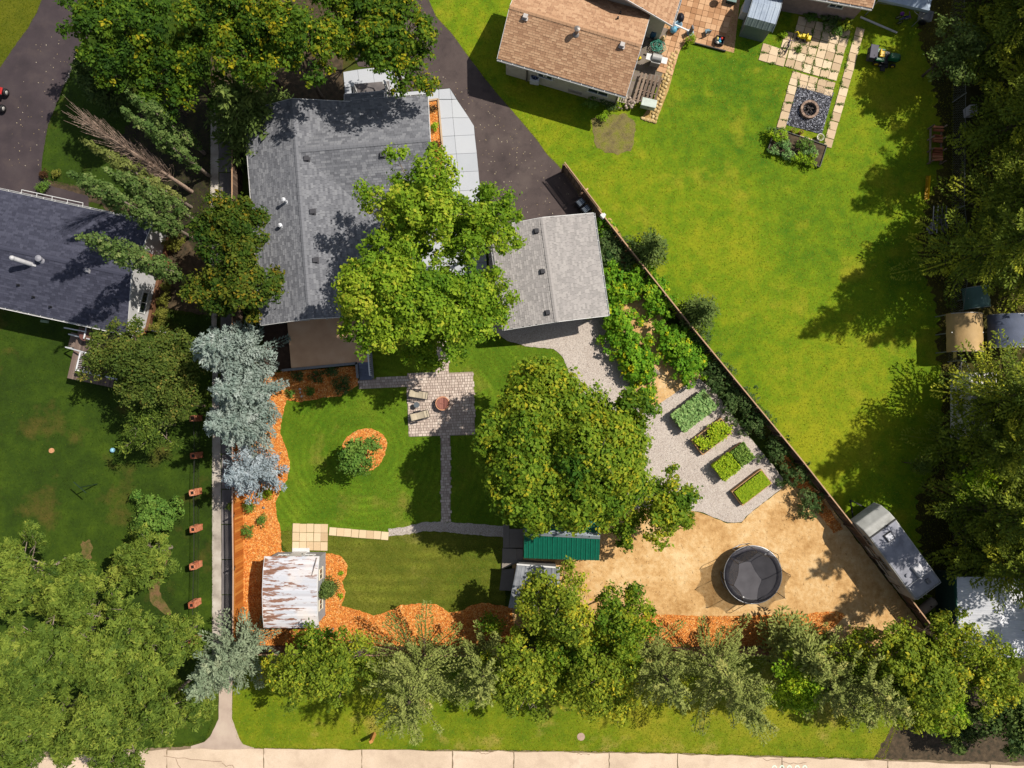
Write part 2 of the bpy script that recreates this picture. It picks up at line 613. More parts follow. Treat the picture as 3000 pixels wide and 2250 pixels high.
def trunk_mb(rng, h, r0, lobes=None, zc=0.0, lean=0.1):
    b = MB()
    n = 6
    top = Vector((rng.uniform(-lean, lean), rng.uniform(-lean, lean), h))
    pts = [Vector((0, 0, -0.1)).lerp(top, i / n) + Vector((rng.uniform(-.06, .06) * h * .2, rng.uniform(-.06, .06) * h * .2, 0)) * (0 < i < n) for i in range(n + 1)]
    b.tube(pts, [r0 * (1.25 if i == 0 else 1 - 0.72 * i / n) for i in range(n + 1)], 8)
    if lobes is not None:
        for (x, y, z, lr, lz) in lobes[1:]:
            s = pts[rng.integers(2, n)]
            e = Vector((x, y, zc + z + lz * .2))
            m = s.lerp(e, .5) + Vector((0, 0, -.08 * (e - s).length)) + Vector((rng.uniform(-.2, .2), rng.uniform(-.2, .2), 0))
            b.tube([s, m, e], [r0 * .42, r0 * .26, r0 * .07], 5)
            for q in range(4):
                a = rng.normal(size=3)
                a[2] = abs(a[2]) * .7
                t = m.lerp(e, rng.uniform(.3, 1))
                e2 = t + Vector(norm(a)) * lr * rng.uniform(.7, 1.05)
                b.tube([t, t.lerp(e2, .5) + Vector((0, 0, .05)), e2], [r0 * .13, r0 * .09, r0 * .02], 4)
    return b
def broad(px, py, zc, r, rv, kind, label, name='deciduous_tree', k=None, dens=5.0, per=8, leaf=0.21, tw=0.3, yellow=0.12, aspect=.62, droop=0.0, gap=.12, base=.42, group=None, cat='tree', bk=None, spread=.66, tr=None, squash=1.0, rot=0.0):
    rng = rng_new()
    p = G(px, py, zc)
    root = thing(name, label, cat, (p.x, p.y, 0), 0, group)
    lb = make_lobes(rng, r, rv, k or max(5, int(4 + r * 2.4)), spread)
    if squash != 1.0:
        c, s = math.cos(rot), math.sin(rot)
        x, y = lb[:, 0] * c + lb[:, 1] * s, (-lb[:, 0] * s + lb[:, 1] * c) * squash
        lb[:, 0], lb[:, 1] = x * c - y * s, x * s + y * c
    V, T = crown(rng, lb, dens, per, tw, leaf, aspect, yellow, droop, gap, base)
    V = V + np.array([0, 0, zc])
    obj('crown', quads_mesh('crown', V, T), LM[kind], root)
    obj('trunk', trunk_mb(rng, zc + rv * .35, tr or max(.05, r * .055), lb if r > .9 else None, zc), bk or (bark_grey if kind in ('bright', 'mid', 'ochre', 'willow') else bark), root)
    return root
def conifer(px, py, h, r, kind, label, name='spruce_tree', lv=0.34, nb=6, up=0.25, dens=1.0, nl=0.36, nw=0.12, z0=0.1, power=.85, group=None, cat='tree', base=.42, ragged=.25, yellow=.06, fan=1.0):
    rng = rng_new()
    p = G(px, py, 0)
    root = thing(name, label, cat, (p.x, p.y, 0), 0, group)
    P, N, D, Ls, T = [], [], [], [], []
    z = h * z0
    spine = MB()
    while z < h * 0.985:
        fr = z / h
        Lm = r * (1 - fr) ** power + 0.10
        k = max(4, int(nb * (0.75 + 0.6 * (1 - fr))))
        a0 = rng.uniform(0, 2 * PI)
        for i in range(k):
            a = a0 + 2 * PI * i / k + rng.uniform(-.28, .28)
            L = Lm * rng.uniform(1 - ragged, 1 + ragged * .8)
            slope = up * (0.35 + 1.5 * fr) + rng.uniform(-.12, .12) - 0.10
            zz = z + rng.uniform(-.15, .15)
            ns = max(3, int(L / 0.145 * dens))
            t = (np.arange(ns) + rng.random(ns) * .7) / ns
            t = 0.12 + .9 * t
            d = np.array([math.cos(a), math.sin(a), 0.0])
            sd = np.array([-math.sin(a), math.cos(a), 0.0])
            pos = d * (t * L)[:, None] + np.array([0, 0, zz]) + np.array([0, 0, 1.0]) * (slope * t * L + .16 * L * t * t - .05 * L)[:, None]
            wd = (0.10 + .20 * L * np.sin(np.clip(t, 0, 1) * PI * .86) ** .8) * fan
            bt = base + rng.normal(0, .09) + (rng.uniform(.2, .45) if rng.random() < yellow else 0)
            for side in (-1, 1, 0):
                q = pos + sd * (side * wd * rng.uniform(.4, 1.0, ns))[:, None] + np.array([0, 0, 1.0]) * rng.normal(0.02, .05, ns)[:, None]
                P.append(q)
                D.append(d * rng.uniform(.5, 1, ns)[:, None] + sd * side * .85 + np.array([0, 0, 1.0]) * rng.uniform(.05, .7, ns)[:, None])
                N.append(np.array([0, 0, .8]) + d * .2 + rng.normal(0, .5, (ns, 3)))
                Ls.append(nl * rng.uniform(.65, 1.25, ns))
                T.append(bt + rng.normal(0, .08, ns) + .14 * (t - .5))
            if L > 0.8:
                spine.tube([(0, 0, zz - .05 * L), tuple(pos[ns // 2] - np.array([0, 0, .04])), tuple(pos[-1])], [.022 + .008 * L, .016, .005], 4)
        z += lv * rng.uniform(.8, 1.2) * (0.72 + .4 * (1 - fr))
    k = 26
    P.append(np.column_stack([rng.normal(0, .03, (k, 2)), h * rng.uniform(.94, 1.01, k)]))
    D.append(np.column_stack([rng.normal(0, .5, (k, 2)), np.ones(k)]))
    N.append(rng.normal(0, 1, (k, 3)))
    Ls.append(np.full(k, nl))
    T.append(np.full(k, base + .1))
    P, N, D, Ls, T = np.vstack(P), np.vstack(N), np.vstack(D), np.concatenate(Ls), np.concatenate(T)
    V = leaves(rng, P, N, Ls, nw * Ls / nl, D)
    obj('crown', quads_mesh('crown', V, T), LM[kind], root)
    tb = MB()
    tb.tube([(0, 0, -.1), (0, 0, h * .5), (0, 0, h)], [h * .018 + .05, h * .011 + .03, .012], 8)
    obj('trunk', tb, bark, root)
    obj('branches', spine, bark, root)
    return root
def column_poplar(bx, by, h, r, kind, label, dens=9, per=8):
    rng = rng_new()
    p = G(bx, by, 0)
    root = thing('columnar_poplar', label, 'tree', (p.x, p.y, 0), 0, 'columnar poplars along the lane')
    lb = []
    n = int(h * 3.4)
    for i in range(n):
        f = (i + .5) / n
        rr = r * (math.sin(PI * min(1, .12 + f * .86)) ** .6) * rng.uniform(.44, .60)
        a = rng.uniform(0, 2 * PI)
        lb.append((rr * .75 * math.cos(a), rr * .75 * math.sin(a), h * (.13 + .85 * f), rr * .85, .75))
    V, T = crown(rng, np.array(lb), dens * 1.5, per, .14, .135, .75, .10, gap=.03, two=False)
    obj('crown', quads_mesh('crown', V, T), LM[kind], root)
    b = MB()
    b.tube([(0, 0, -.1), (.03, 0, h * .5), (0, .03, h * .96)], [.13, .085, .015], 7)
    obj('trunk', b, bark_grey, root)
    return root
def bare_tree(bx, by, h, r, label, name='dead_poplar', n=90, group=None, m=None, lo=.2, steep=.5):
    rng = rng_new()
    p = G(bx, by, 0)
    root = thing(name, label, 'tree', (p.x, p.y, 0), 0, group)
    b = MB()
    b.tube([(0, 0, -.1), (.04, 0, h * .5), (0, 0, h)], [h * .011 + .01, h * .007 + .01, .012], 7)
    obj('trunk', b, m or bark_grey, root)
    b = MB()
    for i in range(n):
        f = rng.uniform(lo, .93)
        a = rng.uniform(0, 2 * PI)
        s = Vector((0, 0, h * f))
        L = r * rng.uniform(.7, 1.15) * (1 - f * .55)
        e = s + Vector((math.cos(a) * L, math.sin(a) * L, L * rng.uniform(steep, steep * 4)))
        m_ = s.lerp(e, .45) + Vector((math.cos(a), math.sin(a), -.3)) * L * .12
        b.tube([s, m_, e], [.018, .012, .005], 4)
        for q in range(3):
            t = m_.lerp(e, rng.uniform(0, .8))
            g = t + Vector((rng.uniform(-.4, .4), rng.uniform(-.4, .4), rng.uniform(.2, .8))) * (L * .45)
            b.tube([t, g], [.010, .004], 3)
    obj('branches', b, m or bark_grey, root)
    return root
def shrub(px, py, r, h, kind, label, name='shrub', leaf=.09, dens=34, per=7, yellow=.08, group=None, cat='shrub', base=.45, k=7, aspect=.6, tw=.10, z0=0.0):
    rng = rng_new()
    r *= 1.22 if kind not in ('rasp', 'currant') else 1.58
    p = G(px, py, h * .5 + z0)
    root = thing(name, label, cat, (p.x, p.y, z0), 0, group)
    lb = make_lobes(rng, r, h * .55, k, .6)
    V, T = crown(rng, lb, dens, per, tw, leaf, aspect, yellow, gap=.05, base=base, two=False)
    V = V + np.array([0, 0, h * .5])
    V[..., 2] = np.maximum(V[..., 2], .02)
    obj('foliage', quads_mesh('foliage', V, T), LM[kind], root)
    b = MB()
    for q in range(6):
        a = rng.uniform(0, 2 * PI)
        b.tube([(0, 0, -.04), (math.cos(a) * r * .25, math.sin(a) * r * .25, h * .4), (math.cos(a) * r * .6, math.sin(a) * r * .6, h * .75)], [.022, .016, .006], 4)
    obj('stems', b, bark, root)
    return root
# ------------------------------------------------------------------ ground and lawns
m_ground = grass_mat('ground_grass', [C(38, 48, 10), C(58, 76, 14), C(84, 100, 20)], dry=C(95, 80, 45))
m_lawn_left = grass_mat('lawn_left', [C(38, 56, 9), C(52, 74, 12), C(70, 92, 16)], speck=C(120, 130, 60), dry=C(88, 82, 32))  # base green kept darker: cloud shade over this side is in the colour
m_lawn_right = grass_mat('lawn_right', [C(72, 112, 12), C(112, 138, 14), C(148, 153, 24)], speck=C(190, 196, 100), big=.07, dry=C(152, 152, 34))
m_lawn_yard = grass_mat('lawn_yard', [C(76, 112, 14), C(98, 129, 22), C(122, 141, 32)], stripes=('RINGS', .62, -10.3, -3.5, .13), dry=C(136, 132, 52))
m_lawn_low = grass_mat('lawn_low', [C(84, 102, 22), C(106, 114, 34), C(130, 130, 46)], stripes=('BANDS', .40, 0, 0, .16), dry=C(140, 134, 66))
m_verge = grass_mat('verge_grass', [C(82, 112, 12), C(116, 132, 18), C(150, 146, 36)], speck=C(190, 190, 90), dry=C(172, 152, 74))
m_soil = mat('soil', [C(46, 44, 26), C(76, 62, 44), C(98, 82, 60)], scale=3, bump=.8, bscale=14, fine=.25)
m_asphalt = mat('asphalt', [C(74, 63, 62), C(86, 74, 72), C(98, 86, 82)], scale=.5, bump=.35, bscale=60, fine=.22, fscale=40, stain=(1.3, .45, C(52, 44, 46)))
m_asphalt2 = mat('asphalt_dark', [C(56, 48, 52), C(68, 58, 62), C(78, 68, 70)], scale=.5, bump=.35, bscale=60, fine=.22, fscale=40, stain=(1.1, .4, C(88, 76, 74)))
m_conc = mat('concrete', [C(186, 190, 196), C(200, 203, 208), C(210, 212, 215)], scale=1.2, bump=.12, fine=.04)
m_conc_grey = mat('concrete_grey', [C(96, 92, 94), C(120, 114, 114), C(142, 136, 134)], scale=1.0, bump=.2, fine=.08)
m_lane_pale = mat('lane_pale_concrete', [C(150, 140, 130), C(190, 180, 168), C(212, 204, 194)], scale=.9, bump=.2, fine=.1)
m_road = mat('road_concrete', [C(206, 184, 160), C(222, 199, 174), C(234, 212, 188)], scale=.35, bump=.25, fine=.09, fscale=14, stain=(.9, .5, C(196, 172, 150)))
m_walk = mat('sidewalk_concrete', [C(176, 156, 142), C(196, 176, 160), C(208, 190, 172)], scale=.6, bump=.25, fine=.08)
m_gap = mat('joint_soil', [C(120, 104, 82), C(150, 132, 104)], scale=12)
m_weed = leaf_mat('weeds', [(.02, .05, .006), (.05, .09, .008), (.10, .14, .012), (.2, .2, .02)], .2)
def gravel_mat(name, cols, sc=16, bump=1.0, dark=.55):
    t = NT(name)
    v = t.pos()
    vo = t.n('ShaderNodeTexVoronoi')
    vo.inputs['Scale'].default_value = sc
    t.l(v, vo.inputs['Vector'])
    sep = t.n('ShaderNodeSeparateColor')
    t.l(vo.outputs['Color'], sep.inputs[0])
    f = t.math('ADD', t.math('MULTIPLY', sep.outputs[0], .5), t.math('MULTIPLY', t.noise(v, .5, 5, .65), .5))
    col = t.ramp(f, cols, .25, .75)
    col = t.mix(1.0, col, t.mapr(vo.outputs['Distance'], .2, .75, 1.05, dark), 'MULTIPLY')
    t.l(col, t.p.inputs['Base Color'])
    t.p.inputs['Roughness'].default_value = .9
    h = t.math('SUBTRACT', t.noise(v, 3, 3), vo.outputs['Distance'])
    t.bump(h, bump, .04)
    return t.m
m_gravel = gravel_mat('gravel_pinkish', [C(188, 173, 162), C(210, 197, 187), C(227, 216, 206)], 24, .6, .8)
m_gravel_dk = gravel_mat('gravel_black', [C(24, 24, 32), C(66, 68, 80), C(200, 202, 215)], 11, 1.2, .3)
def sand_mat():
    t = NT('sand')
    v = t.pos()
    f = t.math('ADD', t.math('MULTIPLY', t.noise(v, .32, 4, .6), .55), t.math('MULTIPLY', t.noise(v, 2.4, 6, .7), .45))
    col = t.ramp(f, [C(186, 142, 88), C(220, 178, 122), C(240, 208, 158)], .36, .62)
    wv = t.n('ShaderNodeTexWave')
    wv.inputs['Scale'].default_value = .35
    wv.inputs['Distortion'].default_value = 14
    wv.inputs['Detail'].default_value = 4
    t.l(v, wv.inputs['Vector'])
    tr = t.mapr(wv.outputs['Fac'], .0, .10, .95, 1)
    col = t.mix(1.0, col, tr, 'MULTIPLY')
    spk = t.mapr(t.noise(v, 7, 6, .8), .62, .72, 1, .72)
    col = t.mix(1.0, col, spk, 'MULTIPLY')
    t.l(col, t.p.inputs['Base Color'])
    t.p.inputs['Roughness'].default_value = .95
    t.p.inputs['Specular IOR Level'].default_value = .1
    t.bump(t.noise(v, 5, 8, .75), .8, .06)
    return t.m
m_sand = sand_mat()
m_mulch = gravel_mat('mulch_bed', [C(196, 104, 34), C(238, 148, 58), C(252, 194, 110)], 13, .8, .8)
m_chip = mat('mulch_chips', [C(146, 78, 34), C(226, 124, 40), C(250, 168, 78), C(255, 226, 168)], src='tint', var=.5, rough=.8)

b = MB()
b.poly([(-400, -400, 0), (400, -400, 0), (400, 400, 0), (-400, 400, 0)])
struct('ground', b, m_ground)
rngs = np.random.default_rng(5)
tufts = []          # (points, tint base)
def blades(pts, n, name, m, h=.07, w=.035, tint=.5):
    q = scatter(rngs, pts, n)
    return q
def lawn(name, px, z, m, n, cols, smooth=False):
    o, pts = sheet(name, px, z, m, smooth)
    q = scatter(rngs, pts, n)
    # ragged grass along the edge
    e = []
    for i in range(len(pts)):
        a, c = np.array(pts[i]), np.array(pts[(i + 1) % len(pts)])
        L = np.linalg.norm(c - a)
        k = int(L * 40)
        if k and L < 60:
            t = rngs.random((k, 1))
            e.append(a + (c - a) * t + rngs.normal(0, .035, (k, 2)))
    if e:
        q = np.vstack([q] + e)
    n = len(q)
    a = rngs.uniform(0, 2 * PI, n)
    hh = rngs.uniform(.015, .045, n)
    d = np.stack([np.cos(a), np.sin(a)], 1)
    s = np.stack([-d[:, 1], d[:, 0]], 1) * rngs.uniform(.012, .03, n)[:, None]
    P = np.zeros((n, 3, 3))
    P[:, 0, :2] = q - s
    P[:, 1, :2] = q + s
    P[:, 2, :2] = q + d * rngs.uniform(.04, .12, n)[:, None]
    P[:, 0, 2] = P[:, 1, 2] = z
    P[:, 2, 2] = z + hh
    gm = leaf_mat('blades_' + name, cols, .35, .7)
    g = obj('grass', quads_mesh('grass', P, rngs.normal(.45, .2, n)), gm)
    g['kind'] = 'stuff'
    g['label'] = 'blades of grass standing on the ' + name.replace('_', ' ')
    return o, pts
def cl(*a):
    return C(*a)[:3]

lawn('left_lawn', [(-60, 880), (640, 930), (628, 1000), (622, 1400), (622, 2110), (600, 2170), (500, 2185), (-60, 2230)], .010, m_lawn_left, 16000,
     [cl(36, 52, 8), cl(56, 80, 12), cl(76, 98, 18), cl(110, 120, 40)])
lawn('corner_lawn', [(-60, -40), (142, -40), (112, 30), (81, 85), (51, 125), (0, 200), (-60, 270)], .010, grass_mat('corner_grass', [C(62, 78, 8), C(82, 92, 12), C(100, 104, 18)]), 2500,
     [cl(70, 90, 10), cl(96, 112, 16), cl(120, 128, 24), cl(150, 150, 40)])
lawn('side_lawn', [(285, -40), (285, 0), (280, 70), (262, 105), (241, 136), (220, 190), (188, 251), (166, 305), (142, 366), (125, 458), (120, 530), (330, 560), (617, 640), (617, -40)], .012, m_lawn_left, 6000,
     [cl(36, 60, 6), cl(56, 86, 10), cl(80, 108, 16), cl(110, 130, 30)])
lawn('right_lawn', [(1235, -60), (1240, -20), (1279, 51), (1326, 102), (1370, 163), (1421, 231), (1462, 281), (1504, 329), (1571, 408), (1602, 452), (1645, 495), (1750, 640), (2000, 948), (2330, 1345), (2520, 1590), (2690, 1810), (2780, 1810), (2790, 900), (2790, -60)], .012, m_lawn_right, 46000,
     [cl(80, 108, 8), cl(122, 136, 14), cl(160, 158, 28), cl(200, 192, 80)])
lawn('yard_lawn', [(826, 1120), (1050, 1130), (1060, 900), (1420, 900), (1436, 932), (1441, 966), (1486, 998), (1539, 1014), (1622, 1023), (1648, 1044), (1671, 1099), (1690, 1180), (1640, 1350), (1640, 1560), (1478, 1560), (1138, 1562), (820, 1560), (800, 1440), (826, 1380), (815, 1230)], .012, m_lawn_yard, 26000,
     [cl(76, 100, 12), cl(104, 126, 22), cl(128, 144, 30), cl(160, 160, 60)], True)
lawn('low_lawn', [(800, 1555), (1138, 1560), (1478, 1556), (1480, 1800), (1000, 1830), (900, 1700)], .014, m_lawn_low, 14000,
     [cl(86, 100, 18), cl(112, 120, 32), cl(136, 138, 46), cl(165, 160, 80)])
lawn('verge', [(700, 1905), (2720, 1905), (2640, 2080), (2590, 2222), (2200, 2212), (1910, 2203), (1500, 2197), (1007, 2195), (742, 2190), (712, 2180), (698, 2159), (679, 2104), (684, 1990)], .012, m_verge, 26000,
     [cl(84, 112, 8), cl(122, 138, 16), cl(158, 158, 30), cl(200, 185, 90)])

# bare ground under the big trees and the hedgerow
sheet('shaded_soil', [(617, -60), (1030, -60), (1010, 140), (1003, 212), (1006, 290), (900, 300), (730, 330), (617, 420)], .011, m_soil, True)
sheet('dark_earth', [(2560, 2225), (2620, 2110), (2720, 1900), (3060, 1900), (3060, 2240), (2590, 2224)], .013, m_soil, wob=.10)
sheet('fence_earth', [(2700, -60), (2760, 420), (2690, 700), (2740, 900), (2760, 1300), (2690, 1480), (2780, 1900), (3080, 1960), (3080, -60)], .014, grass_mat('shade_floor', [C(44, 46, 14), C(70, 66, 24), C(92, 84, 34)], dry=C(76, 62, 40)), True, wob=.35)  # ground colour darkened to carry the grass's fade into spruce shade
sheet('poplar_shade', [(400, 330), (500, 300), (617, 320), (617, 900), (520, 720), (400, 560), (330, 470)], .0135, mat('poplar_shade_tone', [C(30, 28, 14), C(46, 40, 22), C(62, 58, 26)], scale=2, bump=.8, bscale=14, fine=.3), True, wob=.2)  # dark sheet: deep tree shade under the poplars put into the ground colour
sheet('deck_side_earth', [(770, 945), (846, 940), (858, 1082), (775, 1088)], .0135, mat('deck_earth', [C(66, 50, 42), C(90, 70, 60)], scale=3, bump=.5), wob=.03)
sheet('bed_earth', [(125, 525), (330, 560), (500, 650), (620, 780), (640, 930), (470, 900), (300, 600), (120, 560)], .015, m_soil, wob=.05)

# driveways
sheet('driveway', [(1180, -60), (1238, -40), (1279, 51), (1326, 102), (1370, 163), (1421, 231), (1462, 281), (1504, 329), (1571, 408), (1602, 452), (1645, 495), (1752, 640), (1752, 720), (1430, 730), (1406, 545), (1389, 370), (1318, 258), (1187, 269), (1181, 205), (1050, 195), (1030, 150), (1010, -60)], .030, m_asphalt, wob=.012)
sheet('lane_driveway', [(285, -60), (285, 0), (280, 70), (262, 105), (241, 136), (220, 190), (188, 251), (166, 305), (142, 366), (125, 458), (120, 520), (150, 545), (260, 575), (260, 640), (-80, 640), (-80, 320), (0, 200), (51, 125), (81, 85), (112, 30), (142, -60)], .026, m_asphalt2, wob=.02)
# fallen leaves lying on the asphalt
P = []
q = np.vstack([scatter(rngs, [(p.x, p.y) for p in GG([(1280, 200), (1440, 290), (1640, 500), (1700, 620), (1440, 640), (1400, 400)])], 150),
               scatter(rngs, [(p.x, p.y) for p in GG([(100, 100), (220, 120), (110, 500), (10, 500)])], 60)])
n = len(q)
fl = obj('fallen_leaves', quads_mesh('fallen_leaves', leaves(rngs, np.column_stack([q, np.full(n, .042)]), np.column_stack([rngs.normal(0, .25, (n, 2)), np.ones(n)]), rngs.uniform(.04, .09, n), .05), rngs.random(n)),
         leaf_mat('dry_leaves', [cl(150, 130, 90), cl(190, 170, 130), cl(220, 205, 170), cl(235, 225, 200)], .1))
fl['kind'] = 'stuff'
fl['label'] = 'pale fallen leaves scattered over the asphalt driveways'

# lane between the two gardens
LANE = [(617, 300), (617, 700), (622, 1100), (622, 2000)]
sheet('lane_edge', [(617, 300), (641, 300), (640, 700), (634, 1000), (647, 1300), (650, 1990), (622, 2000), (622, 1100), (617, 700)], .022, m_lane_pale, wob=.012)
lane = thing('lane_paving', 'narrow grey slab lane running beside the stained board fence', 'walkway')
pl = []
y = 300.0
while y < 1990:
    y1 = min(1995, y + 103)
    f = min(1, max(0, (y - 300) / 900))
    x0, x1 = 641 + 9 * f, 683 + 2 * f
    a, c = G(x0, y + 1.0, 0), G(x1, y1 - 1.0, 0)
    pl.append(((a.x + c.x) / 2, (a.y + c.y) / 2, .0, 0, abs(c.x - a.x) - .02, abs(a.y - c.y) - .02, 1))
    y = y1
u = MB()
u.box(0, 0, .02, 1, 1, .07)
pieces(lane, 'slab', [u.mesh('lane_slab')], pl, m_conc_grey)

# sidewalk flare and road of cast slabs
sheet('sidewalk', [(642, 1985), (682, 1985), (680, 2104), (700, 2159), (712, 2180), (745, 2190), (745, 2205), (560, 2205), (560, 2185), (600, 2173), (616, 2157), (641, 2106)], .030, m_walk, wob=.012)
road = thing('road_slabs', 'pale beige cast concrete road along the bottom edge', 'road')
sheet('road_bed', [(-200, 2180), (220, 2202), (560, 2186), (742, 2192), (1007, 2196), (1500, 2198), (1910, 2204), (2200, 2213), (2588, 2224), (3200, 2238), (3200, 2700), (-200, 2700)], .022, m_gap, wob=.05)
xs = [-200, 90, 490, 773, 1060, 1326, 1505, 1784, 1985, 2290, 2600, 2900, 3200]
tops = [2240, 2215, 2192, 2190, 2194, 2196, 2198, 2203, 2206, 2216, 2226, 2236, 2244]
for i in range(len(xs) - 1):
    rr = random.Random(i)
    pts = []
    for k in range(9):
        f = k / 8
        pts.append((xs[i] + 1.3 + (xs[i + 1] - xs[i] - 2.6) * f, tops[i] + (tops[i + 1] - tops[i]) * f + 3 + rr.uniform(-2.6, 2.6)))
    for k in range(7):
        pts.append((xs[i + 1] - 1.3 + rr.uniform(-1.3, 1.3), tops[i + 1] + 4 + 70 * (k + 1) / 7))
    pts += [(xs[i + 1] - 1.3, 2600), (xs[i] + 1.3, 2600)]
    for k in range(7):
        pts.append((xs[i] + 1.3 + rr.uniform(-1.3, 1.3), tops[i] + 4 + 70 * (7 - k) / 7))
    w = [(p.x, p.y) for p in GG(pts)]
    mb = MB()
    mb.prism(w, -.05, .05)
    obj('slab', mb, m_road, road)
# hairline cracks are open joints: thin dark filled grooves
mb = MB()
rr = random.Random(3)
for (x, y0, L, dx, dy) in ((480, 2215, 170, 1, .12), (515, 2222, 60, .4, 1), (2235, 2222, 50, 1, .1), (2290, 2230, 60, 1, -.1), (1395, 2204, 50, 1, .1), (650, 2235, 40, 1, .3), (60, 2230, 110, 1, -.1), (1690, 2210, 40, 1, .2)):
    p = [(x, y0)]
    for k in range(8):
        p.append((p[-1][0] + L / 8 * dx + rr.uniform(-3, 3), p[-1][1] + L / 8 * dy + rr.uniform(-4, 4)))
    for k in range(8):
        a, c = G(*p[k], .0525), G(*p[k + 1], .0525)
        mb.beam(a, c, .03, .004)
obj('crack_filler', mb, flat('tar', C(138, 112, 92)), road)
# sprayed ring marks at the bottom edge
mk = flat('marking_paint', C(225, 250, 232))
for i, x in enumerate((2269, 2291, 2313, 2336, 2358)):
    p = G(x, 2250, .056)
    mb = MB()
    n = 18
    ro, ri = .20, .11
    vs = [(r_ * math.cos(2 * PI * k / n) * .85, r_ * math.sin(2 * PI * k / n), 0) for r_ in (ri, ro) for k in range(n)]
    mb.add(vs, [(k, n + k, n + (k + 1) % n, (k + 1) % n) for k in range(n)])
    o = obj('painted_mark', mb, mk, road, (p.x, p.y, .054))

# gravel, sand, mulch
_, P_grav = sheet('gravel_yard', [(1436, 932), (1441, 966), (1486, 998), (1539, 1014), (1622, 1023), (1648, 1044), (1671, 1099), (1690, 1180), (1640, 1350), (1650, 1480), (1800, 1490), (1950, 1490), (2055, 1500), (2130, 1531), (2172, 1530), (2190, 1508), (2290, 1430), (2293, 1402), (2264, 1363), (2206, 1294), (2152, 1225), (2098, 1153), (2050, 1110), (1960, 1020), (1800, 900), (1790, 700), (1430, 690)], .034, m_gravel, wob=.03)
_, P_path = sheet('gravel_path', [(1138, 1550), (1190, 1543), (1235, 1530), (1300, 1529), (1380, 1533), (1478, 1541), (1478, 1574), (1400, 1568), (1300, 1558), (1240, 1556), (1200, 1565), (1138, 1571)], .034, m_gravel, wob=.035)
_, P_sand = sheet('sand_area', [(1640, 1600), (1650, 1478), (1900, 1470), (2055, 1502), (2130, 1533), (2172, 1532), (2190, 1510), (2290, 1432), (2330, 1390), (2400, 1440), (2560, 1650), (2712, 1845), (2700, 1893), (2420, 1893), (2430, 1815), (2330, 1800), (2100, 1806), (1890, 1805), (1700, 1840), (1500, 1840), (1500, 1640)], .028, m_sand, wob=.03)
sheet('sand_strip', [(1740, 640), (1800, 900), (1855, 1131), (1902, 1204), (2011, 1128), (2060, 1100), (1960, 960), (1860, 760), (1790, 640)], .040, m_sand, wob=.02)
MUL = {
 'left': [(710, 1430), (740, 1300), (760, 1100), (825, 1088), (1046, 1074), (1049, 1131), (998, 1160), (940, 1166), (883, 1177), (840, 1172), (828, 1215), (822, 1270), (838, 1310), (851, 1360), (842, 1404), (821, 1440), (808, 1472), (813, 1516), (821, 1545), (827, 1613), (900, 1650), (955, 1622), (975, 1620), (1002, 1631), (1020, 1657), (1015, 1682), (1003, 1702), (1013, 1733), (1000, 1776), (1044, 1785), (1094, 1803), (1134, 1792), (1177, 1772), (1235, 1767), (1279, 1769), (1315, 1792), (1351, 1790), (1380, 1772), (1423, 1765), (1500, 1780), (1510, 1890), (1100, 1892), (708, 1890)],
 'oval': [(1003, 1303), (1028, 1272), (1073, 1255), (1115, 1268), (1134, 1297), (1127, 1332), (1104, 1368), (1068, 1378), (1018, 1348)],
 'right': [(1870, 1804), (2100, 1805), (2330, 1798), (2450, 1790), (2470, 1810), (2400, 1860), (2250, 1895), (1960, 1900), (1890, 1870)],
 'planter': [(1255, 296), (1282, 292), (1312, 620), (1277, 620)],
 'fence': [(2260, 1330), (2300, 1386), (2380, 1482), (2440, 1560), (2470, 1550), (2400, 1450), (2300, 1330)],
}
P_m = {}
for k, px in MUL.items():
    _, P_m[k] = sheet('mulch_' + k, px, .045 if k != 'fence' else .040, m_mulch, k not in ('planter', 'left', 'fence'), wob=.045 if k != 'planter' else 0)
V, T = [], []
for k, n in (('left', 24000), ('oval', 1500), ('right', 6000), ('planter', 1200), ('fence', 1800)):
    q = scatter(rngs, P_m[k], n)
    nn = np.column_stack([rngs.normal(0, .45, (n, 2)), np.ones(n)])
    z = rngs.uniform(.05, .085, n)
    V.append(leaves(rngs, np.column_stack([q, z]), nn, rngs.uniform(.06, .16, n), rngs.uniform(.025, .06, n)))
    T.append(rngs.normal(.45, .24, n))
o = obj('mulch_chips', quads_mesh('mulch_chips', np.vstack(V), np.concatenate(T)), m_chip)
o['kind'] = 'stuff'
o['label'] = 'loose orange wood chips covering the planting beds'
V, T = [], []
for P_, n in ((P_grav, 9000), (P_path, 1500)):
    q = scatter(rngs, P_, n)
    V.append(leaves(rngs, np.column_stack([q, rngs.uniform(.04, .055, n)]), np.column_stack([rngs.normal(0, .5, (n, 2)), np.ones(n)]), rngs.uniform(.03, .075, n), rngs.uniform(.03, .05, n)))
    T.append(rngs.random(n))
o = obj('gravel', quads_mesh('gravel', np.vstack(V), np.concatenate(T)), mat('pebbles', [C(120, 110, 108), C(185, 174, 170), C(228, 220, 216)], src='tint', var=.1))
o['kind'] = 'stuff'
o['label'] = 'loose pale gravel stones on the yard and garden path'
n = 900
q = scatter(rngs, P_sand, n)
V = leaves(rngs, np.column_stack([q, np.full(n, .04)]), np.column_stack([rngs.normal(0, .3, (n, 2)), np.ones(n)]), rngs.uniform(.05, .30, n), rngs.uniform(.012, .03, n))
o = obj('twigs', quads_mesh('twigs', V, rngs.random(n)), mat('dry_twigs', [C(84, 62, 42), C(140, 106, 70), C(200, 160, 110)], src='tint', var=.1))
o['kind'] = 'stuff'
o['label'] = 'dry twigs and debris scattered over the sand'
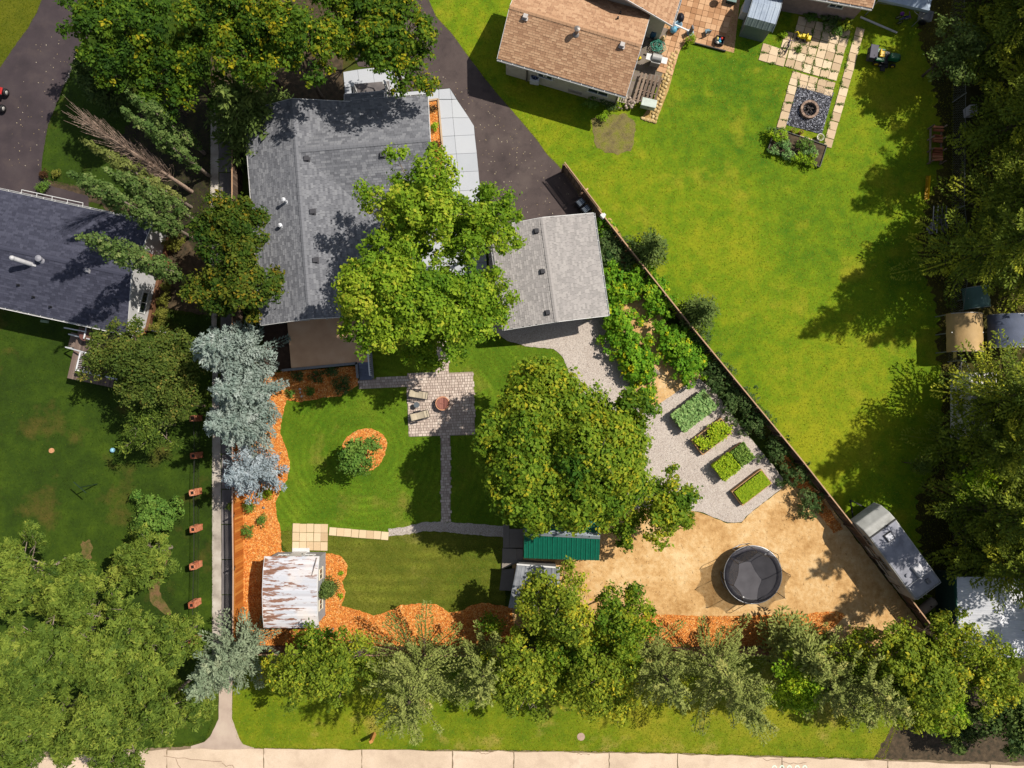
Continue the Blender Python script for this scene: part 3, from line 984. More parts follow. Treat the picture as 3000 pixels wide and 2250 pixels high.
# dry weeds on the bare patch by the brown house
o, pz = sheet('dry_patch', [(1735, 350), (1790, 335), (1850, 345), (1862, 390), (1845, 440), (1790, 450), (1745, 425)], .020, mat('dry_patch', [C(104, 92, 60), C(128, 118, 66), C(120, 124, 34)], scale=1.5, bump=.8, bscale=20, fine=.3, fscale=14), True, wob=.12)
for (nm, px) in (('bare_spot', [(240, 1590), (268, 1588), (266, 1640), (244, 1634)]), ('bare_spot', [(440, 1650), (500, 1600), (480, 1690), (470, 1740), (500, 1800), (440, 1760)])):
    sheet(nm, px, .0165, mat('bare_earth', [C(128, 96, 66), C(112, 98, 52), C(78, 86, 24)], scale=2, bump=.6, fine=.3, fscale=14), True, wob=.1)

# ------------------------------------------------------------------ patio of small pavers
m_paver = mat('patio_paver', [C(186, 168, 158), C(208, 190, 178), C(226, 210, 198)], src='rand', var=.5, scale=4, fine=.08, bump=.15)
m_paver_t = mat('patio_paver_far', [C(186, 168, 158), C(208, 190, 178), C(226, 210, 198)], src='tint', var=.5, scale=4, fine=.08, bump=.15)
pat = [(1193, 1097), (1276, 1093), (1276, 1000), (1315, 1000), (1315, 1092), (1386, 1089), (1392, 1274), (1319, 1276), (1320, 1528), (1293, 1527), (1291, 1277), (1198, 1279), (1192, 1132), (1052, 1140), (1051, 1112), (1193, 1104)]
patio = thing('paver_patio', 'pale block paver patio with its three paths, holding the fire bowl', 'patio')
w = [(p.x, p.y) for p in GG(pat)]
mb = MB()
mb.prism(w, -.05, .030)
obj('joint_bed', mb, mat('joint_sand', [C(150, 134, 122), C(176, 160, 146)], scale=10), patio)
rot = R(2.5)
c0, s0 = math.cos(rot), math.sin(rot)
cx, cy = G(1290, 1185).x, G(1290, 1185).y
loc = []
rr = random.Random(11)
y = -9.0
while y < 6:
    hh = .195
    x = -6.5 + rr.uniform(0, .2)
    while x < 4:
        ww = rr.choice((.195, .195, .15, .29))
        X, Y = x + ww / 2, y + hh / 2
        loc.append((cx + X * c0 - Y * s0, cy + X * s0 + Y * c0, ww, hh))
        x += ww
    y += hh
A = np.array(loc)
A = A[inside(w, A[:, 0], A[:, 1])]
d = np.hypot(A[:, 0] - cx, A[:, 1] - cy)
A = A[np.argsort(d)]
u = MB()
u.box(0, 0, .0, 1, 1, .06, top=.95)
um = u.mesh('paver')
pieces(patio, 'paver', [um], [(a[0], a[1], .04 + rr.uniform(-.003, .004), rot, a[2] - .022, a[3] - .022, 1) for a in A[:300]], m_paver)
mb = MB()
for a in A[300:]:
    mb.box(a[0], a[1], .04 + rr.uniform(-.003, .004), a[2] - .022, a[3] - .022, .06, rot, rr.random(), .95)
o = obj('pavers', mb, m_paver_t, patio)
o['kind'] = 'stuff'

def slabs(root, px0, ang, nx, ny, sx, sy, m, skip=(), gap=.02, z=.03, jit=.012, name='slab', th=.06):
    """grid of slabs from a photographed corner, rows running at ang"""
    o = G(*px0, 0)
    a = R(ang)
    u = MB()
    u.box(0, 0, 0, 1, 1, th, top=.985)
    me = u.mesh(name)
    pl = []
    r_ = random.Random(nx * 31 + ny)
    for i in range(nx):
        for j in range(ny):
            if (i, j) in skip:
                continue
            X, Y = (i + .5) * sx, -(j + .5) * sy
            pl.append((o.x + X * math.cos(a) - Y * math.sin(a) + r_.uniform(-jit, jit), o.y + X * math.sin(a) + Y * math.cos(a) + r_.uniform(-jit, jit), z + r_.uniform(-.006, .006),
                       a + r_.uniform(-1, 1) * jit * 1.2, sx - gap, sy - gap, 1))
    pieces(root, name, [me], pl, m)
    return pl
m_slab = mat('beige_slab', [C(206, 176, 138), C(226, 198, 160), C(238, 214, 178)], src='rand', var=.4, scale=2.5, fine=.06, bump=.15)
pad = thing('slab_path', 'beige square slab pad and single slab path leading to the rusty roof shed', 'path')
slabs(pad, (858, 1533), -1, 5, 3, .497, .62, m_slab)
slabs(pad, (966, 1544), -4.5, 8, 1, .52, .58, m_slab)
# ------------------------------------------------------------------ buildings
white = flat('white_trim', C(226, 226, 226), .5, dirt=.05)
m_black = flat('black_plastic', C(32, 32, 36), .5)
m_glass = NT('window_glass')
m_glass.p.inputs['Base Color'].default_value = (.02, .03, .035, 1)
m_glass.p.inputs['Roughness'].default_value = .08
m_glass = m_glass.m
def shingle_set(root, O, U, V, L, Wd, mats, keep=None, tabw=.34, expo=.15, ind=150, seed=1, th=.022):
    """tabs over a roof plane: O eave corner, U along eave, V up the slope (unit, local to root)"""
    m_ind, m_all = mats
    O, U, V = Vector(O), Vector(U).normalized(), Vector(V).normalized()
    N = U.cross(V)
    rr = random.Random(seed)
    tabs = []
    rows = int(Wd / expo + .6)
    for r in range(rows):
        t0 = r * expo
        x = -rr.uniform(0, tabw)
        while x < L:
            w = tabw * rr.choice((.55, .8, 1.0, 1.15))
            a, b_ = max(0, x), min(L, x + w)
            if b_ - a > .06:
                p = O + U * ((a + b_) / 2) + V * (t0 + expo / 2)
                if keep is None or keep(p):
                    tabs.append((a, b_, t0, rr.random()))
            x += w
    tabs.reverse()
    vs, fs, ts = [], [], []
    def tri(a, b_, t0, f):
        o = .008
        e = min(t0 + expo + .03, Wd + .01)
        g = .006
        hh = th * (0.8 + .5 * f)
        pts = [(a + g, t0, -.01), (b_ - g, t0, -.01), (a + g, t0, hh), (b_ - g, t0, hh), (b_ - g, e, o), (a + g, e, o)]
        return pts
    FA = [(0, 1, 3, 2), (2, 3, 4, 5), (1, 4, 3), (0, 2, 5)]
    for i, (a, b_, t0, f) in enumerate(tabs):
        if i < ind:
            mb = MB()
            c = (a + b_) / 2
            mb.add([(q[0] - c, q[1] - t0, q[2]) for q in tri(a, b_, t0, f)], FA, f)
            o = obj('shingle', mb, m_ind, root)
            p = O + U * c + V * t0
            o.matrix_local = Matrix(((U.x, V.x, N.x, p.x), (U.y, V.y, N.y, p.y), (U.z, V.z, N.z, p.z), (0, 0, 0, 1)))
        else:
            k = len(vs)
            vs += [O + U * q[0] + V * q[1] + N * q[2] for q in tri(a, b_, t0, f)]
            fs += [tuple(q + k for q in ff) for ff in FA]
            ts += [f] * 4
    mb = MB()
    mb.v, mb.f, mb.t, mb.sm = [tuple(v) for v in vs], fs, ts, [False] * len(fs)
    o = obj('shingles', mb, m_all, root)
    o['kind'] = 'stuff'
def ridge_caps(root, a, b_, mat_, slope, w=.30, step=.26):
    a, b_ = Vector(a), Vector(b_)
    n = int((b_ - a).length / step)
    d = (b_ - a).normalized()
    s = d.cross(Vector((0, 0, 1))).normalized()
    dz = w / 2 * slope
    u = MB()
    e = step + .05
    P = [s * (-w / 2) + Vector((0, 0, -dz)), Vector((0, 0, .0)), s * (w / 2) + Vector((0, 0, -dz))]
    up = Vector((0, 0, .028))
    dn = Vector((0, 0, .010))
    vs = [p + up for p in P] + [p + dn + d * e for p in P] + [p - Vector((0, 0, .02)) for p in P]
    u.add(vs, [(0, 1, 4, 3), (1, 2, 5, 4), (6, 7, 1, 0), (7, 8, 2, 1)])
    me = u.mesh('ridge_cap')
    for i in range(n):
        o = obj('ridge_cap', me, mat_, root)
        p = a + d * (i * step)
        o.location = p + Vector((0, 0, .03 + .004 * (i % 2)))
def roof_mats(name, cols, fine=.12):
    return (mat(name + '_shingle', cols, src='tint', var=.5, scale=1.6, fine=fine, fscale=40, rough=.9),
            mat(name + '_shingles', cols, src='tint', var=.5, scale=1.6, fine=fine, fscale=40, rough=.9))
M_grey = roof_mats('grey', [C(104, 106, 113), C(122, 124, 131), C(140, 142, 148)])
M_gar = roof_mats('garage', [C(156, 152, 150), C(170, 165, 163), C(182, 177, 174)])
M_brown = roof_mats('brown', [C(168, 128, 98), C(188, 148, 115), C(201, 163, 129)])
M_slate = roof_mats('slate', [C(56, 58, 74), C(66, 68, 85), C(78, 80, 97)])
def gable(root, L, Wd, ze, zr, m_wall, M, oh=.4, gut=(-1, 1), ind=150, seed=1, x0=None, keep=None, keepw=None, caps=True, walls=True, fascia=white, roofname='roof', cx=0.0, cy=0.0):
    """gable roof with ridge along local x; L, Wd are roof outline sizes, centred on cx, cy"""
    hx, hy = L / 2, Wd / 2
    sl = (zr - ze) / hy
    T = Matrix.Translation((cx, cy, 0))
    if walls:
        wx, wy = hx - oh, hy - oh
        zt = ze + oh * sl - .14
        mb = MB()
        vs = [(-wx, -wy, -.1), (wx, -wy, -.1), (wx, wy, -.1), (-wx, wy, -.1), (-wx, -wy, zt), (wx, -wy, zt), (wx, wy, zt), (-wx, wy, zt), (-wx, 0, zr - .14), (wx, 0, zr - .14)]
        mb.add([T @ Vector(v) for v in vs], [(0, 1, 5, 4), (2, 3, 7, 6), (1, 2, 6, 9, 5), (3, 0, 4, 8, 7)])
        obj('wall', mb, m_wall, root)
    ro = bpy.data.objects.new(roofname, None)
    mb = MB()
    for s in (-1, 1):
        a, b_, c, d = Vector((-hx, s * hy, ze)), Vector((hx, s * hy, ze)), Vector((hx, 0, zr)), Vector((-hx, 0, zr))
        dn = Vector((0, 0, -.12))
        vs = [T @ (v + o) for o in (Vector((0, 0, -.012)), dn) for v in (a, b_, c, d)]
        fs = [(0, 1, 2, 3), (7, 6, 5, 4), (0, 4, 5, 1), (1, 5, 6, 2), (3, 7, 4, 0)]
        mb.add(vs, fs if s < 0 else [tuple(reversed(f)) for f in fs])
    bpy.data.objects.remove(ro)
    ro = obj(roofname, mb, flat('roof_deck', C(60, 58, 58)), root)
    ln = math.hypot(hy, zr - ze)
    for s in (-1, 1):
        O = T @ Vector((-hx * -s * -1, s * hy, ze)) if False else T @ (Vector((-hx, -hy, ze)) if s < 0 else Vector((hx, hy, ze)))
        U = (1, 0, 0) if s < 0 else (-1, 0, 0)
        V = (0, hy, zr - ze) if s < 0 else (0, -hy, zr - ze)
        shingle_set(ro, O, U, V, L, ln, M, keep, ind=ind, seed=seed + s)
    if caps:
        ridge_caps(ro, T @ Vector((-hx, 0, zr)), T @ Vector((hx, 0, zr)), M[0], sl)
    mb = MB()
    for s in (-1, 1):
        for e in (-1, 1):
            a, b_ = Vector((e * (hx + .012), s * (hy + .01), ze - .07)), Vector((e * (hx + .012), 0, zr - .07))
            mb.beam(T @ a, T @ b_, .03, .16)
    obj('rake_board', mb, fascia, root)
    if gut:
        for s in gut:
            g = MB()
            y0 = s * (hy + .015)
            y1 = s * (hy + .12)
            z = ze - .03
            g.beam(T @ Vector((-hx, y0 + s * .01, z - .06)), T @ Vector((hx, y0 + s * .01, z - .06)), .015, .12)
            g.beam(T @ Vector((-hx, (y0 + y1) / 2, z - .115)), T @ Vector((hx, (y0 + y1) / 2, z - .115)), .12, .012)
            g.beam(T @ Vector((-hx, y1, z - .055)), T @ Vector((hx, y1, z - .055)), .02, .12)
            k = -hx + .3
            while k < hx:
                g.box((T @ Vector((k, 0, 0))).x, cy + (y0 + y1) / 2, z + .012, .035, .12, .012)
                k += .8
            obj('gutter', g, fascia, root)
    return ro
def on_slope(root_rot_point, z):
    return z
def roof_vent(root, lx, ly, z, sl, m, s=.34, h=.16):
    mb = MB()
    mb.box(lx, ly, z + .02, s * 1.25, s * 1.25, .03)
    mb.box(lx, ly, z + .03 + h * .3, s * .75, s * .75, h * .7)
    mb.box(lx, ly, z + .03 + h * .8, s, s, h * .45, top=.86)
    return obj('roof_vent', mb, m, root)
def pipe_vent(root, lx, ly, z, m, r=.08, h=.6, cap=True):
    mb = MB()
    mb.cyl(lx, ly, z - .2, z + h, r, n=14)
    mb.cyl(lx, ly, z - .05, z + .05, r * 2.0, r * 1.2, n=14)
    if cap:
        mb.cyl(lx, ly, z + h, z + h + .05, r * 1.5, r * 1.5, n=14)
        mb.cyl(lx, ly, z + h + .05, z + h + .13, r * 1.5, r * .3, n=14)
    return obj('vent_pipe', mb, m, root)
def local(root, w):
    c, s = math.cos(-root.rotation_euler.z), math.sin(-root.rotation_euler.z)
    x, y = w[0] - root.location.x, w[1] - root.location.y
    return Vector((x * c - y * s, x * s + y * c, w[2] if len(w) > 2 else 0))
def window(root, cx, cy, z, w, h, ax, m_fr=white, depth=.06, mull=1, nrm=1):
    """window in a wall: ax 'x' = wall runs along local x, facing nrm"""
    fr = MB()
    t = .07
    def bx(mb, u, zz, su, sz, dp, off):
        if ax == 'x':
            mb.box(cx + u, cy + nrm * off, zz, su, dp, sz)
        else:
            mb.box(cx + nrm * off, cy + u, zz, dp, su, sz)
    bx(fr, 0, z + h / 2, w, t, depth, depth / 2)
    bx(fr, 0, z - h / 2, w + .06, t, depth * 1.5, depth / 2)
    bx(fr, -w / 2 + t / 2, z, t, h - t, depth, depth / 2)
    bx(fr, w / 2 - t / 2, z, t, h - t, depth, depth / 2)
    for k in range(mull):
        bx(fr, -w / 2 + w * (k + 1) / (mull + 1), z, .05, h - t, depth * .8, depth / 2)
    f = obj('window', fr, m_fr, root)
    g = MB()
    bx(g, 0, z, w - 2 * t, h - t, .012, .015)
    obj('pane', g, m_glass, f)
    return f

# ---- main grey house
hw = G(1026, 298, 2.9)
sw = G(767, 953, 2.9)
a5 = R(5)
du, dv = Vector((math.cos(a5), math.sin(a5))), Vector((-math.sin(a5), math.cos(a5)))
dd = (hw - sw).to_2d()
HW_, HL_ = dd.dot(du), dd.dot(dv)
hc = (hw + sw) / 2
m_siding = mat('pale_siding', [C(188, 186, 182), C(204, 202, 198)], scale=2)
house = thing('bungalow', 'large bungalow with dark grey shingle roof partly under bright green trees', 'house', (hc.x, hc.y, 0), a5)
# the two wings: main one runs along local y, east one along local x
main_piv = None
def gable_y(root, L, Wd, *a, **k):
    """gable with ridge along local y: built as child geometry rotated by 90 degrees"""
    before = set(bpy.data.objects)
    r = gable(root, L, Wd, *a, **k)
    rot = Matrix.Rotation(PI / 2, 4, 'Z')
    for o in set(bpy.data.objects) - before:
        if o.parent == root:
            o.matrix_local = rot @ o.matrix_local
    return r
slp = .34
zr_main = 2.9 + HW_ / 2 * slp
gable_y(house, HL_, HW_, 2.9, zr_main, m_siding, M_grey, gut=(1,), ind=90, seed=3, keep=lambda p: not (p.y < -.02 and p.x > .15 and p.x < HL_ / 2 - .35 and p.z < 2.9 + (3.43 - abs(p.x - HL_ / 2 + 3.43)) * slp - .05))
wl, ww_ = 8.66, 6.86
wcx, wcy = .1 + wl / 2, HL_ / 2 - 3.43
gable(house, wl, ww_, 2.9, 2.9 + 3.43 * slp, m_siding, M_grey, gut=(1,), ind=60, seed=9, cx=wcx, cy=wcy, roofname='roof',
      keep=lambda p: p.x > HW_ / 2 or p.z > 2.9 + (HW_ / 2 - p.x) * slp - .06)
# the long lower slopes east of the main ridge and south of the wing ridge
ext, ext2 = 1.85, .85
yS = HL_ / 2 - 6.86
xE = HW_ / 2
for (qa, qb, U_, V_, L_, W_) in (((xE + ext, -HL_ / 2, 2.9 - ext * slp), (xE, yS + .05, 2.9), (0, 1, 0), (-1, 0, slp), yS + .05 + HL_ / 2, math.hypot(ext, ext * slp)),
                             ((xE - .2, yS - ext2, 2.9 - ext2 * slp), (.1 + wl, yS, 2.9), (1, 0, 0), (0, 1, slp), .1 + wl - xE + .2, math.hypot(ext2, ext2 * slp))):
    O_, U3, V3 = Vector(qa), Vector(U_), Vector(V_).normalized()
    mb = MB()
    cs = [O_, O_ + U3 * L_, O_ + U3 * L_ + V3 * W_, O_ + V3 * W_]
    mb.add([c - Vector((0, 0, .012)) for c in cs] + [c - Vector((0, 0, .13)) for c in cs], [(0, 1, 2, 3), (7, 6, 5, 4), (0, 4, 5, 1), (1, 5, 6, 2), (2, 6, 7, 3), (3, 7, 4, 0)])
    er = obj('eave_roof', mb, flat('roof_deck3', C(60, 58, 58)), house)
    shingle_set(er, O_, U_, V_, L_, W_, M_grey, ind=20, seed=int(L_ * 10))
    mb = MB()
    n_ = U3.cross(V3)
    out_ = -Vector((V3.x, V3.y, 0)).normalized()
    mb.beam(O_ + out_ * .03 - Vector((0, 0, .06)), O_ + U3 * L_ + out_ * .03 - Vector((0, 0, .06)), .05, .14)
    obj('fascia', mb, white, house)
mb = MB()
mb.box(xE + ext / 2 - .4, (yS - HL_ / 2) / 2 + .2, 1.0, ext, yS + HL_ / 2 - .6, 2.2)
obj('wall', mb, m_siding, house)
# porch roof carried on two white columns
p0, p1 = local(house, G(1008, 280, 2.75)), local(house, G(1125, 270, 2.75))
yb = HL_ / 2
mb = MB()
x0, x1, y1 = p0.x, p1.x, yb + .62
zf = 2.9 - .62 * slp
mb.add([(x0, yb - .02, 2.89), (x1, yb - .02, 2.89), (x1, y1, zf - .01), (x0, y1, zf - .01), (x0, yb - .02, 2.77), (x1, yb - .02, 2.77), (x1, y1, zf - .13), (x0, y1, zf - .13)],
       [(3, 2, 1, 0), (4, 5, 6, 7), (2, 3, 7, 6), (0, 4, 7, 3), (1, 2, 6, 5)])
pr = obj('porch_roof', mb, flat('roof_deck2', C(60, 58, 58)), house)
shingle_set(pr, (x1, y1, zf), (-1, 0, 0), (0, -1, slp), x1 - x0, math.hypot(.62, .62 * slp) + .1, M_grey, ind=12, seed=21)
mb = MB()
mb.beam((x0, y1 + .02, zf - .06), (x1, y1 + .02, zf - .06), .05, .13)
mb.beam((x0, y1 + .02, zf - .06), (x0, yb + .05, 2.83), .03, .13)
mb.beam((x1, y1 + .02, zf - .06), (x1, yb + .05, 2.83), .03, .13)
obj('fascia', mb, white, house)
for (xx) in (x0 + .35, x1 - .1):
    mb = MB()
    mb.box(xx, y1 + 1.25, .74, .20, .20, 1.1)
    mb.box(xx, y1 + 1.25, 1.32, .26, .26, .06)
    obj('porch_post', mb, white, house)
    mb = MB()
    mb.beam((xx, y1 - .1, 1.1), (xx, y1 + 1.2, 1.1), .06, .05)
    mb.beam((xx, y1 - .1, .4), (xx, y1 + 1.2, .4), .05, .05)
    obj('porch_rail', mb, white, house)
mb = MB()
mb.box((x0 + x1) / 2 + .1, y1 + .45, .14, x1 - x0 - .1, 2.7, .24)
obj('porch_step', mb, m_conc_grey, house)
zz = lambda lx: 2.9 + (HW_ / 2 - abs(lx)) * slp
for (px, py, kind) in ((895, 461, 'b'), (912, 617, 'b'), (921, 760, 'b'), (1118, 449, 'c')):
    q = local(house, G(px, py, 4.2))
    roof_vent(house, q.x, q.y, (zz(q.x) if kind == 'b' else 2.9 + (3.43 - abs(q.y - wcy)) * slp), slp, flat('vent_grey', C(74, 74, 80)))
for (px, py, h) in ((838, 591, .62), (821, 660, .30)):
    q = local(house, G(px, py, zz(-1) + .1))
    pipe_vent(house, q.x, q.y, zz(q.x), flat('vent_white', C(225, 228, 235), .4), .09, h)
# south wall windows and patio door
wy = -HL_ / 2 + .4
window(house, -1.6, wy, 1.5, 1.4, 1.0, 'x', nrm=-1)
window(house, 1.2, wy, 1.35, 2.0, 1.9, 'x', nrm=-1)
window(house, HW_ / 2 - .4, -2.0, 1.6, 1.5, 1.1, 'y')
# ---- rear deck
deck = thing('deck', 'brown vinyl deck behind the bungalow with grey steps and white railing', 'deck')
dk = [(p.x, p.y) for p in GG([(841, 940), (1078, 925), (1086, 1060), (1048, 1062), (853, 1078)], .6)]
mb = MB()
mb.prism(dk, .02, .58)
obj('deck_surface', mb, mat('deck_vinyl', [C(214, 170, 134), C(232, 188, 150), C(242, 202, 166)], scale=.7, fine=.05), deck)
m_dgrey = flat('deck_grey', C(132, 134, 138))
m_dblue = flat('step_grey', C(112, 120, 142))
mb = MB()
for p, q in (((826, 1085), (1046, 1064)), ((1044, 1062), (1048, 1108)), ((1078, 925), (1092, 1108))):
    mb.beam(G(*p, .62), G(*q, .62), .17, .05)
    mb.beam(G(*p, .3), G(*q, .3), .05, .6)
obj('edge_board', mb, m_dgrey, deck)
for i in range(5):
    y0 = 1060 + i * 9.5
    z = .56 - i * .11
    a_, b_, c_, d_ = (G(px, py, z) for px, py in ((1050 + i * .6, y0), (1083 + i * 1.2, y0 - 2), (1083 + i * 1.2, y0 + 9), (1050 + i * .6, y0 + 10.5)))
    if i == 4:
        c_, d_ = G(1090, 1112, z), G(1054, 1114, z)
    mb = MB()
    mb.prism([(q.x, q.y) for q in (a_, b_, c_, d_)], 0, z)
    obj('step', mb, m_dblue, deck)
m_rail = flat('white_rail', C(232, 234, 238), .45, dirt=.04)
def railing(parent, a, b_, h=.95, step=.13, m=None, slope_posts=True):
    a, b_ = Vector(a), Vector(b_)
    m = m or m_rail
    mb = MB()
    mb.beam(a + Vector((0, 0, h)), b_ + Vector((0, 0, h)), .09, .045)
    obj('top_rail', mb, m, parent)
    mb = MB()
    mb.beam(a + Vector((0, 0, .10)), b_ + Vector((0, 0, .10)), .045, .045)
    obj('bottom_rail', mb, m, parent)
    n = max(1, int((b_ - a).length / step))
    u = MB()
    u.box(0, 0, 0, .032, .032, h - .16)
    bm_ = u.mesh('baluster')
    d = (b_ - a).to_2d().normalized()
    rz = math.atan2(d.y, d.x)
    for i in range(1, n):
        p = a.lerp(b_, i / n)
        o = obj('baluster', bm_, m, parent, (p.x, p.y, p.z + .10 + (h - .16) / 2), rz)
    u = MB()
    u.box(0, 0, h / 2, .09, .09, h + .04)
    pm_ = u.mesh('post')
    k = max(1, int((b_ - a).length / 1.8 + .5))
    for i in range(k + 1):
        p = a.lerp(b_, i / k)
        obj('post', pm_, m, parent, tuple(p), rz)
railing(deck, G(1080, 968, .6), G(1091, 1100, .3))
# concrete walk round the house corner
m_cslab = mat('pale_concrete_slab', [C(186, 191, 199), C(194, 198, 206), C(200, 204, 210)], src='rand', var=.6, scale=1.1, fine=.03, bump=.1)
walk = thing('concrete_walk', 'pale concrete slab walk round the bungalow beside the asphalt driveway', 'walkway')
def slab_px(root, px, m, z0=-.05, z1=.075, name='slab', inset=.012):
    w = [Vector((p.x, p.y)) for p in GG(px)]
    c = sum(w, Vector((0, 0))) / len(w)
    w = [p + (c - p).normalized() * inset for p in w]
    mb = MB()
    mb.prism([tuple(p) for p in w], z0, z1)
    return obj(name, mb, m, root, bevel=.008)
for px in (
    [(1006, 212), (1048, 205), (1054, 252), (1010, 258)], [(1048, 205), (1092, 200), (1098, 250), (1054, 252)], [(1092, 200), (1140, 195), (1145, 246), (1098, 250)],
    [(1140, 246), (1187, 240), (1187, 290), (1145, 290)], [(1140, 195), (1182, 195), (1187, 240), (1142, 245)],
    [(1010, 258), (1032, 256), (1034, 300), (1013, 300)],
    [(1187, 271), (1286, 263), (1286, 292), (1187, 300)], [(1286, 263), (1318, 260), (1323, 292), (1286, 292)],
    [(1282, 293), (1323, 293), (1327, 346), (1288, 348)], [(1323, 293), (1338, 292), (1374, 346), (1327, 346)], [(1318, 260), (1338, 292), (1323, 292)],
    [(1288, 348), (1327, 346), (1332, 399), (1294, 401)], [(1327, 346), (1374, 346), (1389, 370), (1391, 396), (1332, 399)],
    [(1294, 401), (1332, 399), (1337, 452), (1299, 454)], [(1332, 399), (1391, 396), (1397, 449), (1337, 452)],
    [(1299, 454), (1337, 452), (1342, 505), (1305, 507)], [(1337, 452), (1397, 449), (1402, 502), (1342, 505)],
    [(1305, 507), (1342, 505), (1347, 560), (1310, 562)], [(1342, 505), (1402, 502), (1407, 557), (1347, 560)],
    [(1310, 562), (1347, 560), (1352, 615), (1316, 617)], [(1347, 560), (1407, 557), (1413, 612), (1352, 615)],
    [(1316, 617), (1352, 615), (1358, 690), (1322, 692)], [(1352, 615), (1413, 612), (1420, 688), (1358, 690)],
    [(1200, 640), (1316, 630), (1322, 700), (1200, 705)], [(1322, 692), (1420, 688), (1426, 770), (1330, 772)], [(1200, 705), (1322, 700), (1330, 780), (1205, 785)],
    [(1330, 772), (1426, 770), (1434, 860), (1340, 862)], [(1205, 785), (1330, 780), (1340, 862), (1212, 866)]):
    slab_px(walk, px, m_cslab)
curb = thing('timber_curb', 'low tan curb framing the narrow mulch planter with four shrubs', 'curb')
mb = MB()
for p, q in (((1256, 295), (1284, 291)), ((1284, 291), (1313, 612))):
    mb.beam(G(*p, .08), G(*q, .08), .12, .16)
obj('curb_edge', mb, flat('tan_curb', C(196, 170, 140)), curb)

# ---- garage
ne, se, sw_ = G(1739.6, 623.9, 2.7), G(1779.4, 925, 2.7), G(1475.7, 967.4, 2.7)
gc = (ne + sw_) / 2
ga = math.atan2(se.y - sw_.y, se.x - sw_.x)
GW, GL = (se - sw_).length, (ne - se).length
garage = thing('garage', 'detached garage with weathered light grey shingle roof next to the long board fence', 'garage', (gc.x, gc.y, 0), ga)
gable_y(garage, GL, GW, 2.7, 2.7 + GW / 2 * .20, m_siding, M_gar, ind=120, seed=31, oh=.3)
for (px, py) in ((1573, 671), (1591, 791), (1606, 913)):
    q = local(garage, G(px, py, 3.9))
    roof_vent(garage, q.x, q.y, 2.7 + (GW / 2 - abs(q.x)) * .20, .20, flat('vent_dark', C(52, 52, 58)), .30)
mb = MB()
mb.box(0, -GL / 2 + .28, 1.05, .95, .05, 2.1)
dr = obj('door', mb, white, garage)
mb = MB()
mb.box(0, GL / 2 - .28, 1.1, 4.6, .05, 2.2)
for k in range(1, 4):
    mb.box(0, GL / 2 - .25, k * .55, 4.6, .03, .03)
obj('garage_door', mb, white, garage)

# ---- brown house, upper right
s0 = G(1457, 171, 3.0)
s1 = G(1834, 282, 3.0)
ba = math.atan2(s1.y - s0.y, s1.x - s0.x)
BL = (s1 - s0).length
BW = 5.9
up = Vector((-math.sin(ba), math.cos(ba), 0))
bc = (s0 + s1) / 2 + up * BW / 2
m_bwall = mat('cream_stucco', [C(196, 188, 172), C(214, 206, 190)], scale=3)
bh = thing('brown_roof_house', 'neighbouring house with brown shingle roof and cream walls at the top of the picture', 'house', (bc.x, bc.y, 0), ba)
BS = .42
gable(bh, BL, BW, 3.0, 3.0 + BW / 2 * BS, m_bwall, M_brown, ind=180, seed=41, oh=.45)
q = local(bh, G(1906, 57, 3.0))
gx0, gx1, gy0 = BL / 2 - 5.6, BL / 2 + 1.62, q.y
before = set(bpy.data.objects)
WL = 8.0
r2 = gable(bh, WL, gx1 - gx0, 3.0, 3.0 + (gx1 - gx0) / 2 * BS, m_bwall, M_brown, ind=60, seed=47, oh=.45)
rot = Matrix.Translation(((gx0 + gx1) / 2, gy0 + WL / 2, 0)) @ Matrix.Rotation(PI / 2, 4, 'Z')
for o in set(bpy.data.objects) - before:
    if o.parent == bh:
        o.matrix_local = rot @ o.matrix_local
bz = lambda ly: 3.0 + (BW / 2 - abs(ly)) * BS
for (px, py) in ((1539, 49), (1823, 132)):
    q = local(bh, G(px, py, 4.2))
    roof_vent(bh, q.x, q.y, bz(q.y), BS, flat('vent_white2', C(196, 190, 186)), .32, .22)
q = local(bh, G(1690, 90, 4.4))
pipe_vent(bh, q.x, q.y, bz(q.y), flat('galvanised', C(166, 158, 152), .4, .6), .13, .55)
for (px, py) in ((1824, 14), (1815, 35)):
    q = local(bh, G(px, py, 4.4))
    pipe_vent(bh, q.x, q.y, bz(q.y), m_black, .06, .25, False)
wys = -BW / 2 + .45
window(bh, -1.2, wys, 1.7, 1.1, .9, 'x', nrm=-1)
window(bh, 2.6, wys, 1.7, 1.5, 1.0, 'x', nrm=-1)
mb = MB()
for k in (-.7, -.5, .1):
    mb.cyl(-.6 + k, wys - .08, 1.6, 2.6, .05, n=8)
obj('meter_pipes', mb, flat('pipe_white', C(214, 214, 210)), bh)
mb = MB()
mb.cyl(BL / 2 - .5, wys - .09, .1, 2.8, .05, n=8)
mb.cyl(-BL / 2 + 2.0, wys - .09, .1, 2.8, .05, n=8)
obj('downspout', mb, flat('pipe_dark', C(96, 88, 82)), bh)
q = G(1976, 77, 2.6)
r_ = G(2030, 92, .3)

